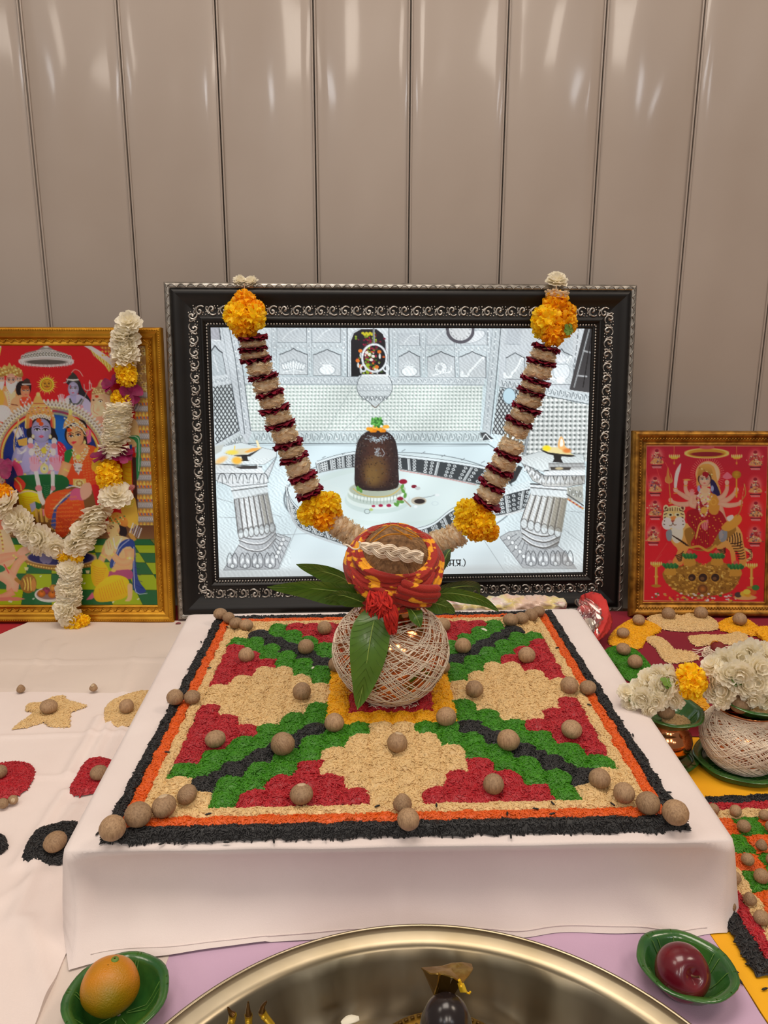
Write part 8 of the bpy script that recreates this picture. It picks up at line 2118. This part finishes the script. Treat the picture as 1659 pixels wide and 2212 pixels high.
m_brass = mat('antique_brass', (186, 148, 62), .32, metal=.9, rgb2=(104, 74, 22), scale=60)
m_brass_dk = mat('brass_recess', (92, 66, 22), .5, metal=.6)
m_stone = mat('polished_black_stone', (26, 22, 24), .22, rgb2=(40, 30, 28), scale=12)
m_ash = mat('ash_stripe', (222, 204, 176), .8)
SX, SY = 0.0455, 0.437
SZ = 0.070
base = empty('brass_pedestal', (SX, SY, LZ + .003)); tag(base, 'round engraved brass pedestal standing in the steel pan under the black stone', 'pedestal')
b = MB(); b.lathe([(.001, .0), (.052, .0), (.054, .004), (.046, .010), (.028, .016), (.022, .030), (.024, .034), (.040, .042), (.060, .046), (.0655, .048), (.0662, .0505), (.0655, .0525), (.058, .0530), (.020, .0532), (.001, .0532)], 64); b.build('pedestal_body', m_brass, base)
b = MB()
for k in range(72):
    a = 2 * PI * k / 72; b.box((.0625 * math.cos(a), .0625 * math.sin(a), .0532), (.0018, .0030, .0016), [[math.cos(a), -math.sin(a), 0], [math.sin(a), math.cos(a), 0], [0, 0, 1]])
tag(b.build('rim_notches', m_brass_dk, base), kind='stuff')
b = MB()
for k in range(20):
    a = 2 * PI * k / 20; c, s = math.cos(a), math.sin(a)
    R2 = lambda r, t: ((r * math.cos(a + t)), (r * math.sin(a + t)), .0538)
    b.tube(catmull([R2(.024, 0), R2(.036, .10), R2(.046, -.06), R2(.056, .12), R2(.052, .2), R2(.047, .13)], 4), .0011, 5)
    b.tube(catmull([R2(.030, .16), R2(.044, .2), R2(.056, .02)], 4), .0009, 5)
tag(b.build('engraved_vines', m_brass_dk, base), kind='stuff')
ling = empty('black_stone', (SX, SY, LZ + .003 + .0534)); tag(ling, 'small smooth black stone with pale stripes on the brass pedestal in the pan', 'stone')
LP = [(.0195, 0), (.0202, .014), (.0203, .036), (.0200, .048), (.0182, .061), (.0145, .0710), (.0085, .0775), (.0025, .0796), (.0003, .0797)]
b = MB(); b.lathe(LP, 36); b.build('stone_body', m_stone, ling)
for z_, w_ in ((.0490, .0026), (.0425, .0024), (.0360, .0024)):
    b = MB(); n = 26; P = np.zeros((n, 4, 3))
    for i in range(n):
        a = -PI / 2 + (i / (n - 1) - .5) * 3.6; dz = -.006 * math.cos((i / (n - 1) - .5) * PI) + .0005 * math.sin(i * 1.9)
        for j in range(4):
            z = z_ + .004 + dz + w_ * (j / 3 - .5); r = np.interp(z, [p[1] for p in LP], [p[0] for p in LP]) + .0004
            P[i, j] = (r * math.cos(a), r * math.sin(a), z)
    b.grid(P); b.build('ash_stripe', m_ash, ling)
# brass cobra hood rising behind the stone
hd = empty('brass_cobra_hood', (SX, SY + .026, LZ + .0562)); tag(hd, 'folded brass cobra hood rising behind the black stone', 'ornament')
def HP_(u, v, y): return aty(u, v, y) - np.array(hd.location)
top = [HP_(*p) for p in ((910, 2090, .462), (932, 2088, .470), (955, 2086, .474), (975, 2080, .478), (1000, 2078, .480), (1019, 2082, .482), (1022, 2092, .474), (1012, 2108, .460), (998, 2122, .452), (978, 2110, .448), (955, 2103, .448), (930, 2102, .452))]
b = MB(); c = np.mean(top, axis=0) + np.array([0, 0, .0015]); k0 = len(b.v)
rim = np.array(top); P = np.stack([rim, rim * .65 + c * .35 + np.array([0, 0, .001]), rim * .3 + c * .7 + np.array([0, 0, -.0004])], 1)
b.grid(P, cu=True); b.v.append(tuple(c)); nn_ = len(top)
for i in range(nn_): b.f.append((i * 3 + 2, ((i + 1) % nn_) * 3 + 2, len(b.v) - 1)); b.mi.append(0)
low = rim.copy(); low[:, 2] -= .0012; b.grid(np.stack([rim, low], 1), cu=True)
b.build('hood_top', mat('hood_brass', (190, 156, 78), .34, metal=.85, rgb2=(150, 116, 46), scale=90, bump=.4, bscale=120), hd)
b = MB()
for pts in (((912, 2094, .462), (950, 2104, .450), (944, 2150, .455), (938, 2152, .460)), ((950, 2104, .450), (974, 2112, .450), (970, 2142, .456), (944, 2150, .455)), ((985, 2100, .462), (1000, 2120, .456), (980, 2150, .462), (960, 2150, .466))):
    b.add([HP_(*p) for p in pts], [(0, 1, 2, 3)]); b.add([HP_(p[0], p[1], p[2] + .002) for p in pts], [(3, 2, 1, 0)])
b.build('hood_fold', m_brass_dk, hd, False)
b = MB(); b.tube([HP_(950, 2104, .449), HP_(946, 2128, .452), HP_(939, 2152, .456)], .0012, 5); b.build('hood_ridge', m_brass, hd)
b = MB(); b.tube([(0, 0, .0002), (0, .002, .03), (0, .004, .055), (-.001, .006, .072)], [.006, .005, .0045, .004], 10); b.build('hood_neck', m_brass, hd)
b = MB(); b.add([HP_(*p) for p in ((988, 2124, .446), (1002, 2123, .446), (1010, 2144, .446), (994, 2144, .446))] + [HP_(*p) for p in ((988, 2124, .449), (1002, 2123, .449), (1010, 2144, .449), (994, 2144, .449))], [(0, 1, 2, 3), (7, 6, 5, 4), (0, 4, 5, 1), (1, 5, 6, 2), (2, 6, 7, 3), (3, 7, 4, 0)])
b.tube([HP_(992, 2117, .447), HP_(995, 2126, .447)], .0012, 5); b.tube([HP_(1008, 2144, .447), HP_(1014, 2146, .447), HP_(1016, 2142, .447)], .0008, 5); b.sphere(HP_(996, 2131, .4455), .0011, 6, 4)
b.build('yellow_pendant', mat('bright_brass', (240, 196, 40), .3, metal=.5), hd, False)

# brass trident tips at the left
td = empty('brass_trident', tuple(atz(540, 2235, .010))); td.location.z = LZ + .0030
tag(td, 'small brass trident with dark curved prongs at the left side of the pan', 'trident')
b0 = np.array(td.location)
for pts in (((492, 2176), (497, 2186), (503, 2192), (500, 2208), (494, 2222)), ((536, 2164), (536, 2180), (537, 2192), (537, 2212), (538, 2230)), ((576, 2163), (568, 2174), (566, 2186), (574, 2198), (588, 2215))):
    q = [aty(u, v, .452) - b0 for u, v in pts]; pr = MB(); pr.tube(catmull(q[:3], 4), np.linspace(.0006, .0027, 9), 8); pr.build('prong_tip', mat('dark_bronze', (96, 66, 28), .35, metal=.8), td)
    pr = MB(); pr.tube(catmull(q[2:], 4), np.linspace(.0030, .0024, 9), 8); c = (q[2] + q[3]) / 2; pr.sphere(c - np.array([0, .0028, 0]), (.0018, .001, .0018), 8, 5); pr.build('prong_collar', mat('yellow_brass', (206, 168, 44), .3, metal=.6), td)
bt = [aty(538, 2228, .452) - b0, np.array([0, 0.005, .0])]
b = MB(); b.tube([aty(494, 2222, .452) - b0, aty(510, 2240, .452) - b0, aty(538, 2244, .452) - b0, aty(572, 2238, .452) - b0, aty(588, 2215, .452) - b0], .0026, 8); e = aty(538, 2244, .452) - b0; b.tube([e, (e[0], e[1], e[2] * .5), (e[0], e[1], .0)], [.003, .003, .004], 8); b.lathe([(.001, .003), (.016, .0025), (.018, 0), (.001, 0)], 24, (e[0], e[1], 0)); b.build('trident_shaft', m_brass, td)
# petal floating by the pedestal
small_petal(756, 2206, 40, LZ + .0480, 'broad white petal beside the brass pedestal, in the pan', .35)
bpy.data.objects[-1] if False else None

# leaf bowls with fruit
OB = atz(254, 2168, .018); AB = atz(1480, 2103, .018)
dona('leaf_bowl', 'green leaf bowl holding the orange, left of the pan', (OB[0], OB[1], LZ), .0455, .026, .52, seed=6, rot=.4, tilt=(.02, .0))
dona('leaf_bowl', 'green leaf bowl holding the red apple, right of the pan', (AB[0], AB[1], LZ), .0430, .025, .52, seed=7, sx=1.04, sy=.96, rot=-.5)
m_or = mat('orange_peel', (204, 124, 0), .4, rgb2=(142, 118, 2), scale=16, bump=.35, bscale=700, detail=2, lo=.38, hi=.66, coat=.05)
p = atz(238, 2130, .030); orr = empty('orange', (p[0], p[1] , .0300)); tag(orr, 'orange with greenish patches sitting in the left leaf bowl', 'fruit')
b = MB(); P = np.zeros((30, 19, 3)); R_ = 61.5 * mperpx(p)
for i in range(30):
    for j in range(19):
        a, t = 2 * PI * i / 30, min(max(PI * j / 18, .02), PI - .02)
        k = 1 + .012 * math.cos(a * 5) + .012 * hsh(math.cos(a) * 2, t * 2)
        P[i, j] = (R_ * k * math.sin(t) * math.cos(a), R_ * k * math.sin(t) * math.sin(a), -R_ * (.93 if t > PI / 2 else .9) * math.cos(t) * (1 - .05 * math.exp(-(t / .3) ** 2) - .04 * math.exp(-((PI - t) / .2) ** 2)))
b.grid(P, cu=True); b.build('peel', m_or, orr)
b = MB(); b.lathe([(.0035, 0), (.003, .0012), (.001, .0016)], 10, (.004, .006, R_ * .88)); b.build('stem_scar', m_stem, orr)
m_ap = mat('apple_skin', (92, 12, 28), .25, rgb2=(120, 30, 36), scale=30, stretch=(1, 1, .18), detail=5, coat=.35, lo=.45, hi=.75)
p = atz(1475, 2101, .030); ap = empty('apple', (p[0], p[1], .0305), (-.75, .22, 0)); tag(ap, 'dark red apple tilted in the right leaf bowl', 'fruit')
ap.rotation_euler = (.95, .25, 0)
R_ = 58 * mperpx(p); b = MB()
pr = []
for j in range(24):
    t = PI * j / 23; rr_ = math.sin(t) * (1 + .06 * math.cos(t)); zz = -math.cos(t)
    zz = zz * .92 - .30 * math.exp(-(t - PI) ** 2 / .10) + .20 * math.exp(-t ** 2 / .06)
    pr.append((max(R_ * rr_, .0002), R_ * zz))
b.lathe(pr, 36, wob=lambda a, j: R_ * .02 * math.cos(5 * a) * (1 if j < 8 else .3)); b.build('skin', m_ap, ap)
b = MB(); b.tube([(0, 0, R_ * .60), (.001, 0, R_ * .78), (.003, .001, R_ * .95)], [.0011, .0009, .0012], 6); b.build('stem', m_wood, ap)
b = MB()
for k in range(5):
    a = 2 * PI * k / 5; b.tube([(.001 * math.cos(a), .001 * math.sin(a), -R_ * .70), (.0026 * math.cos(a), .0026 * math.sin(a), -R_ * .78)], [.0008, .0003], 4)
b.build('calyx', m_scar, ap)
small_petal(803, 1992, 26, LZ, 'pale green leaf tip showing behind the pan rim', 1.9, mat('pale_leaf', (176, 178, 110), .6), 'leaf_tip')
